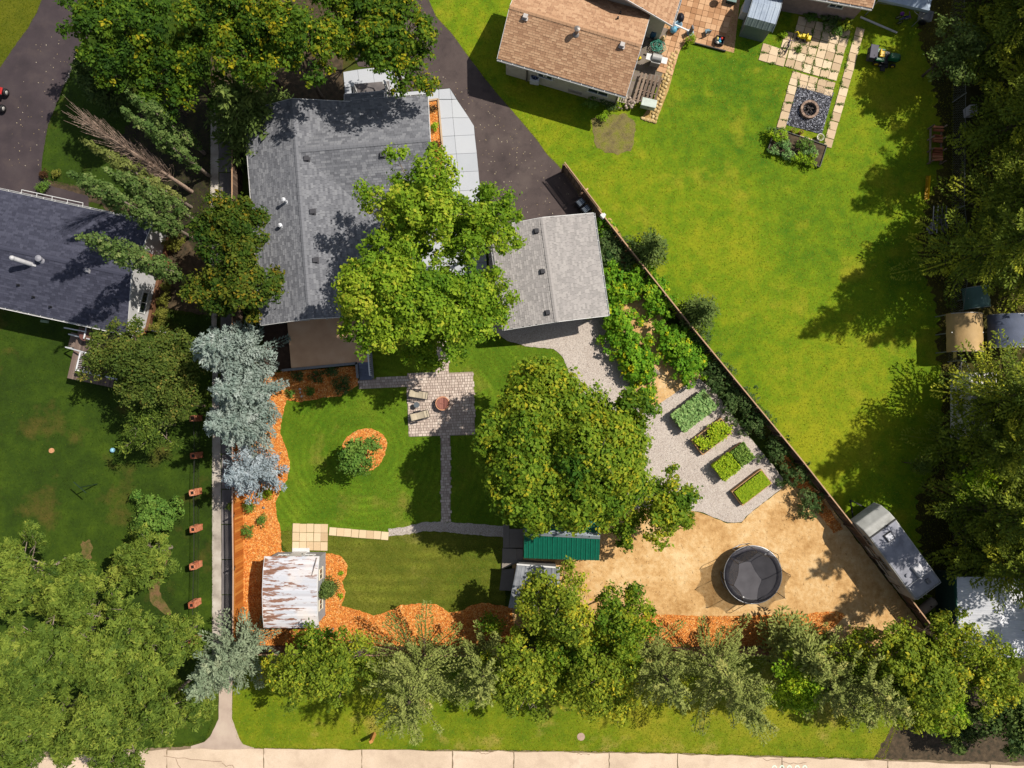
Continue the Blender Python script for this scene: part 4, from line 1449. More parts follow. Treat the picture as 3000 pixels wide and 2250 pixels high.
# ---- left house with slate roof
ln, ls = G(447, 652, 2.9), G(372, 978, 2.9)
la = math.atan2(-(ls - ln).x * -1, 1)
vx = (ln - ls).to_2d().normalized()
la = math.atan2(vx.y, vx.x) - PI / 2
LW = (ln - ls).length
LL = 15.0
uu = Vector((math.cos(la), math.sin(la), 0))
lc = (ln + ls) / 2 - uu * LL / 2
m_lwall = mat('white_stucco', [C(206, 206, 208), C(224, 224, 226)], scale=3, bump=.2)
lh = thing('slate_roof_house', 'neighbouring house with dark slate blue shingle roof and white end wall on the left edge', 'house', (lc.x, lc.y, 0), la)
LS = .28
gable(lh, LL, LW, 2.9, 2.9 + LW / 2 * LS, m_lwall, M_slate, ind=150, seed=51, oh=.25)
lz = lambda ly: 2.9 + (LW / 2 - abs(ly)) * LS
q = local(lh, G(62, 766, 4.3))
mb = MB()
mb.tube([(q.x + .35, q.y - .02, lz(q.y) - .1), (q.x + .25, q.y, lz(q.y) + .5), (q.x - .1, q.y + .06, lz(q.y) + 1.15)], .15, 12)
mb.ball(q.x - .12, q.y + .06, lz(q.y) + 1.2, .17)
mb.box(q.x + .4, q.y - .05, lz(q.y) + .02, .5, .12, .05)
obj('flue_pipe', mb, flat('flue', C(196, 196, 200), .4), lh)
q = local(lh, G(110, 756, 4.3))
pipe_vent(lh, q.x, q.y, lz(q.y), flat('flue2', C(150, 150, 160), .4), .14, .3)
q = local(lh, G(250, 790, 4.2))
roof_vent(lh, q.x, q.y, lz(q.y), LS, flat('vent_pale', C(150, 150, 156)), .26, .14)
for (px, py) in ((48, 834), (88, 868), (135, 896)):
    q = local(lh, G(px, py, 3.6))
    pipe_vent(lh, q.x, q.y, lz(q.y), m_black, .06, .2, False)
xe = LL / 2 - .25
window(lh, xe, -1.5, 1.35, 1.5, .75, 'y', nrm=1)
mb = MB()
mb.box(LL / 2 - .35, 1.35, 1.6, 1.5, .75, 3.6)
mb.box(LL / 2 - .35, 1.35, 3.5, 1.6, .85, .1)
obj('chimney', mb, mat('chimney_brick', [C(140, 86, 60), C(180, 116, 84)], scale=12), lh)
mb = MB()
mb.box(LL / 2 - .10, 0, .2, .2, LW - .9, .5)
obj('plinth', mb, flat('plinth_brown', C(120, 84, 60)), lh)
mb = MB()
mb.beam((LL / 2 - 9.0, LW / 2 + .3, 2.95), (LL / 2 - 4.8, LW / 2 + .3, 2.95), .04, .04)
for k in range(5):
    mb.beam((LL / 2 - 9.0 + k * 1.05, LW / 2 + .02, 2.9), (LL / 2 - 9.0 + k * 1.05, LW / 2 + .3, 2.95), .03, .03)
obj('eave_rail', mb, white, lh)
# its raised deck
m_board = mat('deck_board', [C(96, 82, 76), C(120, 102, 94), C(138, 120, 110)], src='rand', var=.5, scale=6)
ld = thing('raised_deck', 'raised brown board deck with white railings below the slate roof house', 'deck')
o_ = G(230, 958, 1.0)
nB = 22
u = MB()
u.box(0, 0, 0, .135, 3.6, .04)
bm_ = u.mesh('deck_board')
dx, dy = Vector((math.cos(la), math.sin(la))), Vector((math.sin(la), -math.cos(la)))
for i in range(nB):
    p = Vector((o_.x, o_.y)) + dx * (.145 * i + .1) + dy * 1.8
    obj('deck_board', bm_, m_board, ld, (p.x, p.y, .98), la)
mb = MB()
for i, j in ((.1, .1), (3.1, .1), (.1, 3.5), (3.1, 3.5)):
    p = Vector((o_.x, o_.y)) + dx * i + dy * j
    mb.box(p.x, p.y, .46, .12, .12, 1.0)
obj('support_posts', mb, m_board, ld)
def at_d(px, py, z=1.9):
    g = G(px, py, z)
    return (g.x, g.y, z - .95)
railing(ld, at_d(373, 956), at_d(352, 1062))
railing(ld, at_d(235, 1034), at_d(223, 1084))
railing(ld, at_d(223, 1084), at_d(345, 1112))
mb = MB()
mb.beam(G(254, 955, 1.9), G(246, 992, 1.9), .08, .06)
obj('top_rail', mb, m_rail, ld)
for a_, b_ in (((251, 972), (188, 960)), ((268, 995), (201, 979)), ((250, 1033), (192, 1017))):
    mb = MB()
    mb.beam(G(*a_, 1.9), G(*b_, 1.0), .08, .06)
    for k in (0, 1):
        g = G(*(a_ if k == 0 else b_), 1.9 if k == 0 else 1.0)
        mb.beam((g.x, g.y, 0), tuple(g), .07)
    obj('stair_rail', mb, m_rail, ld)
for k in range(4):
    mb = MB()
    p = G(246 - k * 12, 1004 - k * 3, .9 - k * .22)
    mb.box(p.x, p.y, .86 - k * .22, .30, 1.0, .05, la)
    obj('stair_tread', mb, m_board, ld)
rt = thing('patio_table', 'round brown table with a lime green plate on the raised deck', 'table', tuple(G(268, 984, 1.0)), 0)
mb = MB()
mb.cyl(0, 0, .70, .74, .42, n=24)
obj('tabletop', mb, flat('table_brown', C(112, 76, 70)), rt)
mb = MB()
mb.cyl(0, 0, .03, .70, .04, n=10)
mb.cyl(0, 0, 0, .04, .25, .2, n=16)
obj('pedestal', mb, m_black, rt)
pt = tag(obj('plate', MB().lathe([(0, .012), (.12, .012), (.19, .045), (.2, .05), (.12, 0), (0, 0)], 20), flat('lime_plastic', C(176, 220, 24)), None, tuple(G(279, 985, 1.75))), 'lime green plate lying on the round deck table', 'plate')
# ------------------------------------------------------------------ gambrel shed with rusty board roof
def gambrel_prof(W2, ze, zk, zr, kin):
    return [(-W2, ze), (-W2 + kin, zk), (0, zr), (W2 - kin, zk), (W2, ze)]
def gambrel(root, L, prof, m_wall, wall_in=.15, m_trim=white):
    """ridge along local x; prof in (y, z)"""
    W2 = prof[-1][0]
    ins = [(y * (1 - wall_in / W2), z - .10) for y, z in prof]
    hx = L / 2 - .12
    mb = MB()
    n = len(ins)
    pts = [(ins[0][0], -.1)] + ins + [(ins[-1][0], -.1)]
    m_ = len(pts)
    vs = [(-hx, y, z) for y, z in pts] + [(hx, y, z) for y, z in pts]
    mb.add(vs, [tuple(range(m_ - 1, -1, -1)), tuple(range(m_, 2 * m_))] + [(i, i + 1, m_ + i + 1, m_ + i) for i in range(m_ - 1)])
    obj('wall', mb, m_wall, root)
    mb = MB()
    for e in (-1, 1):
        for i in range(n - 1):
            a, b_ = prof[i], prof[i + 1]
            mb.beam((e * (L / 2 + .015), a[0], a[1] - .03), (e * (L / 2 + .015), b_[0], b_[1] - .03), .035, .12)
    obj('rake_board', mb, m_trim, root)
def board_roof(root, L, prof, m, bw=.17, th=.025, seed=2, corr=False):
    """each board of the roof its own piece, lapped up the slope"""
    rr = random.Random(seed)
    for i in range(len(prof) - 1):
        a, b_ = Vector((0,) + prof[i]), Vector((0,) + prof[i + 1])
        d = b_ - a
        ln = d.length
        d.normalize()
        nn = Vector((1, 0, 0)).cross(d)
        if nn.z < 0:
            nn = -nn
        k = max(1, round(ln / bw))
        w = ln / k
        for j in range(k):
            c = a + d * (w * (j + .5)) + nn * (.012 + rr.uniform(0, .012))
            mb = MB()
            n_ = 3
            tilt = (.010 if b_.z > a.z else -.010)
            for s in range(1):
                vs = []
                for x in (-L / 2, L / 2):
                    for t, z in ((-w / 2 - .004, tilt), (w / 2 + .004, -tilt)):
                        for zz_ in (-th / 2, th / 2):
                            vs.append(Vector((x, 0, 0)) + c + d * t + nn * (z + zz_))
                mb.add(vs, [(0, 1, 3, 2), (4, 6, 7, 5), (1, 5, 7, 3), (0, 2, 6, 4), (0, 4, 5, 1), (2, 3, 7, 6)])
            obj('roof_board', mb, m, root)
def rusty_mat():
    t = NT('flaking_roof_paint')
    v = t.pos()
    mp = t.n('ShaderNodeMapping')
    mp.inputs['Scale'].default_value = (.75, 4.2, 1)
    t.l(v, mp.inputs['Vector'])
    nz = t.noise(mp.outputs[0], 1.25, 6, .68)
    sx = t.n('ShaderNodeSeparateXYZ')
    t.l(v, sx.inputs[0])
    left = t.mapr(sx.outputs[0], -16.6, -13.6, .075, -.055)
    f = t.math('ADD', nz, left)
    rnd = t.n('ShaderNodeObjectInfo').outputs['Random']
    pale = t.ramp(rnd, [C(200, 204, 214), C(222, 223, 232), C(212, 213, 220), C(190, 189, 198)], 0, 1)
    warm = t.mapr(t.noise(v, .5, 2), .45, .6, 0, .5)
    pale = t.mix(warm, pale, C(250, 232, 216))
    col = t.mix(t.mapr(f, .515, .565, 0, 1), pale, C(146, 104, 84))
    col = t.mix(t.mapr(f, .66, .70, 0, .8), col, C(92, 64, 50))
    t.l(col, t.p.inputs['Base Color'])
    t.p.inputs['Roughness'].default_value = .6
    return t.m
nw_, ne_, se_, sw2 = G(778, 1629, 2.15), G(935.5, 1630, 2.15), G(934, 1838, 2.15), G(776, 1835, 2.15)
sc = (nw_ + ne_ + se_ + sw2) / 4
SL, SWd = (ne_ - nw_).length, (ne_ - se_).length
m_shw = mat('grey_siding', [C(150, 152, 156), C(168, 168, 172)], scale=3)
shed = thing('gambrel_shed', 'grey garden shed with peeling white board roof showing rust, on the orange mulch', 'shed', (sc.x, sc.y, 0), 0)
prof = gambrel_prof(SWd / 2, 2.25, 2.52, 2.66, .85)
gambrel(shed, SL, prof, m_shw, wall_in=.18)
m_rust = rusty_mat()
board_roof(shed, SL, prof, m_rust)
hx = SL / 2 - .12
window(shed, hx, 1.0, 1.35, .75, .8, 'y', flat('cream_trim', C(236, 226, 204)), nrm=1)
window(shed, hx, -1.05, 1.35, .75, .8, 'y', flat('cream_trim2', C(236, 226, 204)), nrm=1)
hy = SWd / 2 - .18
window(shed, -.95, hy, 1.4, .7, .8, 'x', nrm=1)
window(shed, .85, hy, 1.4, .7, .8, 'x', nrm=1)
mb = MB()
mb.box(-.05, hy + .03, 1.0, .95, .06, 2.0)
mb.box(-.05, hy + .12, .04, 1.2, .35, .1)
d_ = obj('door', mb, white, shed)
mb = MB()
mb.ball(.32, hy + .09, 1.0, .035)
obj('handle', mb, m_black, d_)
pole = tag(obj('bare_pole', MB().tube([tuple(G(928, 1634, 2.4)), tuple(G(921, 1660, 2.62)), tuple(G(914, 1686, 2.70))], [.03, .025, .015], 6), bark_grey), 'thin dark branch lying slantwise on the peeling white shed roof', 'branch')

# ------------------------------------------------------------------ playhouse with green metal roof
def ribbed(root, a, b_, c, d, m, n, name='roof_panel', th=.02, rib=.03):
    """metal roof sheets between eave a-b and ridge d-c, one raised rib along each"""
    a, b_, c, d = (Vector(v) for v in (a, b_, c, d))
    for i in range(n):
        f0, f1 = i / n, (i + 1) / n
        p0, p1, q0, q1 = a.lerp(b_, f0), a.lerp(b_, f1), d.lerp(c, f0), d.lerp(c, f1)
        nn = (p1 - p0).cross(q0 - p0).normalized()
        if nn.z < 0:
            nn = -nn
        def at(f, t):
            return p0.lerp(p1, f).lerp(q0.lerp(q1, f), t)
        vs = []
        prf = [(0, 0), (.10, rib), (.22, rib), (.32, 0), (.62, 0), (.66, rib * .4), (.74, rib * .4), (.78, 0), (.995, 0)]
        for t in (0, 1):
            for f, z in prf:
                vs.append(at(f, t) + nn * z)
        k = len(prf)
        mb = MB()
        mb.add(vs, [(j, j + 1, k + j + 1, k + j) for j in range(k - 1)])
        obj(name, mb, m, root)
m_green = flat('green_metal', C(14, 106, 84), .4, .0, .12, .5)
m_cedar = mat('cedar', [C(150, 92, 50), C(178, 116, 66), C(196, 140, 84)], scale=8)
play = thing('green_roof_shed', 'garden shed with green ribbed metal roof and pale ridge cap under the big round tree', 'shed')
rz_ = 3.3
e_ = 2.45
sA, sB, rA, rB = G(1534, 1635, e_), G(1756, 1642, e_), G(1534, 1559, rz_), G(1758, 1571, rz_)
nA, nB_ = Vector((rA.x * 2 - sA.x, rA.y * 2 - sA.y, e_)), Vector((rB.x * 2 - sB.x, rB.y * 2 - sB.y, e_))
ribbed(play, sA, sB, rB, rA, m_green, 16)
ribbed(play, nB_, nA, rA, rB, m_green, 16)
mb = MB()
for s, (e1, e2) in ((1, (sA, sB)), (-1, (nA, nB_))):
    d1, d2 = (e1 - rA).normalized() * .22, (e2 - rB).normalized() * .22
    up_ = Vector((0, 0, .045))
    q = [rA + up_, rB + up_, rB + d2 + up_, rA + d1 + up_]
    mb.add(q, [(0, 1, 2, 3) if s < 0 else (3, 2, 1, 0)])
obj('ridge_flashing', mb, flat('pale_flashing', C(150, 160, 168), .45, .3), play)
wl_ = [rA.lerp(sA, .85), rB.lerp(sB, .85), rB.lerp(nB_, .85), rA.lerp(nA, .85)]
mb = MB()
mb.prism([(p.x, p.y) for p in wl_], -.1, 2.4)
obj('wall', mb, mat('board_wall', [C(96, 70, 52), C(126, 96, 72)], scale=6), play)
mb = MB()
for i in range(14):
    p = sA.lerp(sB, (i + .5) / 14)
    mb.box(p.x, p.y + .02, 1.2, .06, .06, 2.3)
obj('porch_slats', mb, m_cedar, play)
# grey boards and slabs beside it
m_gboard = mat('grey_boardwalk', [C(104, 98, 94), C(128, 120, 114), C(148, 140, 132)], src='rand', var=.5, scale=5)
bw_ = thing('boardwalk', 'row of grey slabs beside the green roof shed, at the end of the gravel path', 'walkway')
for px in ([(1474, 1536), (1492, 1537), (1492, 1604), (1474, 1604)], [(1492, 1548), (1532, 1549), (1532, 1604), (1492, 1604)], [(1472, 1605), (1514, 1606), (1514, 1648), (1470, 1668)], [(1514, 1606), (1532, 1606), (1532, 1650), (1514, 1650)], [(1470, 1668), (1508, 1664), (1500, 1730), (1463, 1728)]):
    slab_px(bw_, px, m_gboard, .0, .16)
# lower shed with bare metal roof
low = thing('metal_roof_shed', 'low silver metal roof shed south of the green roof shed', 'shed')
m_tin = mat('tin_roof', [C(128, 132, 140), C(160, 164, 172), C(178, 182, 188)], scale=1.5, rough=.55, metal=.25)
a_, b_, c_, d_ = G(1489, 1780, 2.0), G(1640, 1800, 2.0), G(1640, 1665, 2.5), G(1514, 1655, 2.5)
m1, m2 = a_.lerp(d_, .33), b_.lerp(c_, .33)
ribbed(low, a_, b_, m2, m1, m_tin, 5)
ribbed(low, m1 + Vector((0, 0, .03)), m2 + Vector((0, 0, .03)), c_, d_, m_tin, 5)
mb = MB()
w = [a_.lerp(c_, .05), b_.lerp(d_, .05), c_.lerp(a_, .05), d_.lerp(b_, .05)]
mb.prism([(p.x, p.y) for p in w], -.1, 1.9)
obj('wall', mb, flat('tin_wall', C(140, 140, 140)), low)
mb = MB()
mb.beam(d_ + Vector((0, .05, .03)), c_ + Vector((0, .05, .03)), .10, .08)
obj('fascia', mb, white, low)
# red wheelbarrow
wb = thing('wheelbarrow', 'red wheelbarrow parked against the silver metal roof shed', 'wheelbarrow', tuple(G(1560, 1802, 0)), R(10))
mb = MB()
mb.add([(-.45, -.3, .35), (.3, -.25, .3), (.3, .25, .3), (-.45, .3, .35), (-.6, -.38, .62), (.5, -.36, .6), (.5, .36, .6), (-.6, .38, .62)], [(3, 2, 1, 0), (0, 1, 5, 4), (1, 2, 6, 5), (2, 3, 7, 6), (3, 0, 4, 7)])
obj('tray', mb, flat('red_paint', C(190, 24, 34)), wb)
mb = MB()
mb.tube([(-1.1, -.28, .62), (-.5, -.25, .3), (.55, -.08, .2)], .022, 6)
mb.tube([(-1.1, .28, .62), (-.5, .25, .3), (.55, .08, .2)], .022, 6)
mb.tube([(-.4, -.25, .3), (-.45, -.26, 0)], .02, 6)
mb.tube([(-.4, .25, .3), (-.45, .26, 0)], .02, 6)
obj('frame', mb, m_cedar, wb)
mb = MB()
mb.lathe([(.05, -.05), (.2, -.05), (.2, .05), (.05, .05)], 16, M=Matrix.Translation((.6, 0, .2)) @ Matrix.Rotation(PI / 2, 4, 'X'))
obj('wheel', mb, m_black, wb)

# ------------------------------------------------------------------ metal barn shed, upper right
k1, k2 = G(2190, 49, 2.0), G(2272, 71, 2.0)
ma = math.atan2(k2.y - k1.y, k2.x - k1.x)
ML = (k2 - k1).length
e1 = local(type('o', (), {'rotation_euler': Vector((0, 0, ma)), 'location': k1})(), G(2177, 71, 1.6))
dl = abs(e1.y)
MW = 2.6
up = Vector((-math.sin(ma), math.cos(ma), 0))
ex = Vector((math.cos(ma), math.sin(ma), 0))
mc = (k1 + k2) / 2 - up * dl + up * (MW / 2)
ms = thing('metal_shed', 'small galvanised garden shed with barn shaped roof at the top edge', 'shed', (mc.x, mc.y, 0), ma)
pf = gambrel_prof(MW / 2, 1.6, 2.0, 2.25, dl)
m_galv = mat('galvanised_sheet', [C(150, 164, 184), C(172, 186, 204), C(186, 198, 212)], scale=1.2, rough=.45, metal=.2)
gambrel(ms, ML, pf, flat('shed_green', C(110, 124, 120)), wall_in=.05, m_trim=flat('trim_galv', C(150, 158, 166)))
for i in range(4):
    (ya, za), (yb_, zb) = pf[i], pf[i + 1]
    ribbed(ms, (-ML / 2, ya, za), (ML / 2, ya, za), (ML / 2, yb_, zb), (-ML / 2, yb_, zb), m_galv if i in (1, 2) else flat('galv_shade_side', C(118, 132, 128)), 5, rib=.018)  # lower slopes get a darker tone for how the light falls on them
bx_ = thing('white_cabinet', 'white box standing against the west side of the galvanised shed', 'box', tuple(G(2177, 40, 0)), ma)
obj('body', MB().box(0, 0, .45, .5, .9, .9), white, bx_, bevel=.02)
obj('lid', MB().box(0, 0, .93, .55, .95, .06), white, bx_, bevel=.01)
# ------------------------------------------------------------------ pink house corner at the top
pe = G(2556, 24, 2.7)
pa = math.atan2(-(30 - 3), 140)
pa = R(-10.5)
pk = thing('pink_house', 'pinkish stucco house corner with brown roof cut by the top edge', 'house')
PLn, PWd = 6.6, 6.0
upv, exv = Vector((-math.sin(pa), math.cos(pa), 0)), Vector((math.cos(pa), math.sin(pa), 0))
pc = pe - exv * PLn / 2 + upv * PWd / 2
pk.location = (pc.x, pc.y, 0)
pk.rotation_euler = (0, 0, pa)
gable(pk, PLn, PWd, 2.7, 3.7, mat('pink_stucco', [C(150, 130, 126), C(172, 150, 146)], scale=3), M_brown, ind=20, seed=61, oh=.35)
window(pk, 1.2, -PWd / 2 + .35, 1.9, 1.0, .7, 'x', nrm=-1)
# ------------------------------------------------------------------ carports and long building on the far right
def fabric(name, c, dirt=.15, rough=.7):
    return mat(name, [tuple(x * (1 - dirt) for x in c[:3]) + (1,), c, tuple(min(1, x * (1 + dirt)) for x in c[:3]) + (1,)], scale=1.3, bump=.4, bscale=4, rough=rough)
def carport(root, Wd, L, ze, zr, m, m_fr, n=8):
    mb = MB()
    rows = []
    for i in range(n + 1):
        f = i / n * 2 - 1
        y = f * Wd / 2
        z = ze + (zr - ze) * (1 - abs(f) ** 2.2)
        rows.append((y, z))
    rows = [(-Wd / 2 - .06, ze - .5)] + rows + [(Wd / 2 + .06, ze - .5)]
    k = len(rows)
    segs = 9
    rr = random.Random(int(Wd * 10))
    vs = []
    for s in range(segs + 1):
        x = -L / 2 + L * s / segs
        sag = -.05 * abs(math.sin(PI * s / segs * 3))
        for y, z in rows:
            vs.append((x, y, z + sag + rr.uniform(-.012, .012)))
    fs = [(s * k + i, s * k + i + 1, (s + 1) * k + i + 1, (s + 1) * k + i) for s in range(segs) for i in range(k - 1)]
    mb.add(vs, [tuple(reversed(f)) for f in fs], smooth=True)
    obj('canopy', mb, m, root)
    u = MB()
    u.cyl(0, 0, 0, ze, .035, n=8)
    me = u.mesh('pole')
    for s in range(3):
        for y in (-1, 1):
            obj('pole', me, m_fr, root, (-L / 2 + .05 + (L - .1) * s / 2, y * (Wd / 2 - .03), 0))
    mb = MB()
    for e in (-1, 1):
        pts = [(e * (L / 2 - .03), y, z - .03) for y, z in rows[1:-1]]
        mb.tube(pts, .03, 6)
    obj('hoop', mb, m_fr, root)
m_tube = flat('steel_tube', C(170, 172, 174), .4, .4)
p = G(2846, 972, 2.3)
cp = thing('carport', 'tan fabric carport with arched top beside the chain link fence', 'carport', (p.x, p.y, 0), PI / 2)
carport(cp, 2.15, 2.65, 1.9, 2.45, fabric('tan_fabric', C(186, 154, 104)), m_tube)
p = G(2985, 968, 2.3)
cp = thing('carport', 'dark blue grey tarp carport right of the tan one, cut by the right edge', 'carport', (p.x, p.y, 0), PI / 2)
carport(cp, 2.9, 2.3, 1.9, 2.5, fabric('blue_tarp', C(82, 92, 116)), m_tube)
p = G(2880, 868, 1.6)
cp = thing('tarp_cover', 'teal tarpaulin covered load behind the tan carport', 'tarp', (p.x, p.y, 0), PI / 2 + .1)
carport(cp, 1.5, 1.5, 1.2, 1.7, fabric('teal_tarp', C(92, 126, 122)), m_tube)
p = G(2876, 1190, 2.4)
cmp_ = thing('white_camper', 'long white camper trailer half hidden below spruce branches on the right', 'camper', (p.x, p.y, 0), R(89))
mb = MB()
mb.box(0, 0, 1.45, 4.7, 1.85, 2.1, top=.96)
obj('body', mb, flat('camper_white', C(232, 228, 222), .5), cmp_, bevel=.12)
obj('roof_hatch', MB().box(.9, 0, 2.56, .5, .5, .12), white, cmp_, bevel=.02)
obj('roof_rail', MB().beam((-2.3, -.86, 2.54), (2.3, -.86, 2.54), .05, .05), m_tube, cmp_)
for x in (-.4, .5):
    mb = MB()
    mb.lathe([(.1, -.1), (.33, -.1), (.33, .1), (.1, .1)], 18, M=Matrix.Translation((x, -.85, .33)) @ Matrix.Rotation(PI / 2, 4, 'X'))
    obj('wheel', mb, m_black, cmp_)
mb = MB()
mb.beam((2.3, -.5, .5), (3.3, 0, .5), .08)
mb.beam((2.3, .5, .5), (3.3, 0, .5), .08)
obj('tow_bar', mb, m_black, cmp_)
window(cmp_, 0, .93, 1.7, 1.2, .6, 'x', nrm=1)
# long white building
lb_ = thing('white_roof_building', 'long building with white sheet metal roof and green edge trim in the lower right corner', 'building')
a_, b_, c_, d_ = G(2810, 1928, 2.9), G(3120, 1928, 2.9), G(3120, 1710, 2.9), G(2802, 1690, 2.9)
mid1, mid2 = G(2935, 1925, 3.6), G(2925, 1690, 3.6)
m_wroof = mat('white_roof', [C(206, 210, 220), C(226, 228, 236), C(236, 238, 242)], scale=1, rough=.6)
ribbed(lb_, d_, a_, mid1, mid2, m_wroof, 9, rib=.02)
ribbed(lb_, b_, c_, mid2, mid1, m_wroof, 9, rib=.02)
mb = MB()
mb.beam(a_ + Vector((-.03, 0, -.08)), d_ + Vector((-.03, 0, -.08)), .08, .2)
mb.beam(a_ + Vector((0, -.05, -.08)), mid1 + Vector((0, -.05, -.08)), .06, .2)
mb.beam(b_ + Vector((0, -.05, -.08)), mid1 + Vector((0, -.05, -.08)), .06, .2)
obj('edge_trim', mb, flat('green_trim', C(14, 74, 64)), lb_)
mb = MB()
mb.prism([(q.x, q.y) for q in (a_.lerp(c_, .04), b_.lerp(d_, .04), c_.lerp(a_, .04), d_.lerp(b_, .04))], -.1, 2.8)
obj('wall', mb, flat('wall_shade_green', C(40, 66, 60)), lb_)  # wall colour darkened to hold the shade on this side
# pop-up canopy
p = G(2668, -60, 2.2)
gz = thing('popup_canopy', 'pale blue pop-up canopy on thin legs at the top edge by the garden tractor', 'canopy', (p.x, p.y, 0), R(-13))
hw_ = 1.75
mb = MB()
for a, b_ in (((-1, -1), (1, -1)), ((1, -1), (1, 1)), ((1, 1), (-1, 1)), ((-1, 1), (-1, -1))):
    mb.add([(a[0] * hw_, a[1] * hw_, 2.1), (b_[0] * hw_, b_[1] * hw_, 2.1), (0, 0, 3.0)], [(0, 1, 2)])
    mb.add([(a[0] * hw_, a[1] * hw_, 2.1), (b_[0] * hw_, b_[1] * hw_, 2.1), (b_[0] * hw_, b_[1] * hw_, 1.85), (a[0] * hw_, a[1] * hw_, 1.85)], [(3, 2, 1, 0)])
obj('canopy_top', mb, fabric('canopy_fabric', C(172, 188, 208)), gz)
for sx in (-1, 1):
    for sy in (-1, 1):
        obj('leg', MB().beam((sx * (hw_ - .03), sy * (hw_ - .03), 0), (sx * (hw_ - .03), sy * (hw_ - .03), 2.1), .05), m_tube, gz)
mb = MB()
mb.beam((-hw_, -hw_ + .05, 1.6), (hw_, -hw_ + .05, 2.05), .025)
mb.beam((-hw_, -hw_ + .05, 2.05), (hw_, -hw_ + .05, 1.6), .025)
obj('brace', mb, m_tube, gz)
# ------------------------------------------------------------------ fences
m_stain = mat('stained_board', [C(176, 92, 24), C(206, 122, 44), C(222, 146, 66)], src='rand', var=.5, scale=5, rough=.8)
m_oldbd = mat('old_board', [C(88, 72, 60), C(110, 90, 76), C(132, 112, 96)], src='rand', var=.5, scale=5, rough=.85)
m_cap = flat('fence_cap', C(196, 158, 124), .8)
def board_fence(name, label, pts, h, m, bw=.14, gap=.012, lattice=0.0, cap=True, seed=0, cap_m=None):
    root = thing(name, label, 'fence')
    hb = h - lattice
    u = MB()
    u.box(0, 0, hb / 2, bw, .022, hb)
    me = u.mesh('board')
    pu = MB()
    pu.box(0, 0, h / 2, .10, .10, h + .04)
    pm = pu.mesh('post')
    rr = random.Random(seed)
    w = [p.to_2d() for p in GG(pts)]
    for a, b_ in zip(w, w[1:]):
        d = b_ - a
        L = d.length
        d.normalize()
        nn = Vector((-d.y, d.x))
        rz = math.atan2(d.y, d.x)
        n = int(L / (bw + gap))
        for i in range(n):
            p = a + d * ((i + .5) * L / n)
            o = obj('board', me, m, root, (p.x + nn.x * .03, p.y + nn.y * .03, rr.uniform(.0, .03)), rz + rr.uniform(-.02, .02))
        k = max(1, round(L / 2.4))
        for i in range(k + 1):
            p = a + d * (L * i / k) - nn * .06
            obj('post', pm, m_oldbd, root, (p.x, p.y, 0), rz)
        for z in (.3, hb - .2):
            obj('rail', MB().beam((a.x, a.y, z), (b_.x, b_.y, z), .04, .09), m_oldbd, root)
        if lattice:
            mb = MB()
            s = .12
            q = int(L / s)
            for i in range(q):
                for sg in (-1, 1):
                    x0, x1 = i * s, i * s + sg * lattice
                    if 0 <= x1 <= L:
                        p, r_ = a + d * x0 + nn * (.01 * sg), a + d * x1 + nn * (.01 * sg)
                        mb.beam((p.x, p.y, hb), (r_.x, r_.y, h), .032, .008, up=Vector((nn.x, nn.y, 0)))
            obj('lattice', mb, m, root)
        if cap:
            obj('top_rail', MB().beam((a.x, a.y, h + .02), (b_.x, b_.y, h + .02), .075, .035), cap_m or m_cap, root)
    return root
board_fence('board_fence', 'dark board fence, toned for tree shade, between the lane and the bungalow, north of the blue spruces', [(709, 330), (710, 1000), (710.5, 1290)], 1.80, m_oldbd, .17, seed=4)  # boards toned dark to hold the tree shade on this stretch of fence
board_fence('board_fence', 'stained orange board fence with lattice top between lane and mulch bed', [(710.5, 1290), (711, 1500), (713, 1650), (712, 1888)], 1.80, m_stain, .155, lattice=.32, seed=1, cap_m=flat('pale_cap', C(202, 170, 148)))
board_fence('board_fence', 'long brown board fence running diagonally beside the bright neighbouring lawn', [(1648, 503), (1752, 640), (2000, 952), (2330, 1352), (2545, 1625), (2715, 1845)], 1.60, m_oldbd, .155, lattice=0, seed=2)
board_fence('board_fence', 'dark board fence behind the row of trees along the bottom verge', [(712, 1892), (1500, 1897), (2712, 1893)], 1.7, m_oldbd, .19, seed=3)
lt = thing('lattice_screen', 'open diagonal lattice topping the brown fence beside the driveway', 'lattice')
a, b_ = G(1648, 503), G(1752, 640)
d = (b_ - a)
L = d.length
d.normalize()
nn = Vector((-d.y, d.x, 0))
mb = MB()
for i in range(int(L / .11)):
    for sg in (-1, 1):
        x0, x1 = i * .11, i * .11 + sg * .35
        if 0 <= x1 <= L:
            mb.beam(a + d * x0 + nn * .01 * sg + Vector((0, 0, 1.64)), a + d * x1 + nn * .01 * sg + Vector((0, 0, 1.99)), .03, .008, up=nn)
obj('lattice', mb, m_oldbd, lt)
obj('top_rail', MB().beam(a + Vector((0, 0, 2.01)), b_ + Vector((0, 0, 2.01)), .06, .04), m_cap, lt)
br = tag(obj('timber_brace', MB().beam(G(1702, 568, 1.6), G(1722, 553, .9), .10, .09), m_cap), 'short tan timber brace sticking out of the fence toward the lawn', 'brace')
ub = thing('utility_box', 'small white box mounted on the fence beside the garage corner', 'box', tuple(G(1765, 634, 1.5)), R(-50))
obj('body', MB().box(0, 0, 0, .34, .22, .4), white, ub, bevel=.02)
obj('bracket', MB().box(0, .16, .1, .2, .14, .06), white, ub)
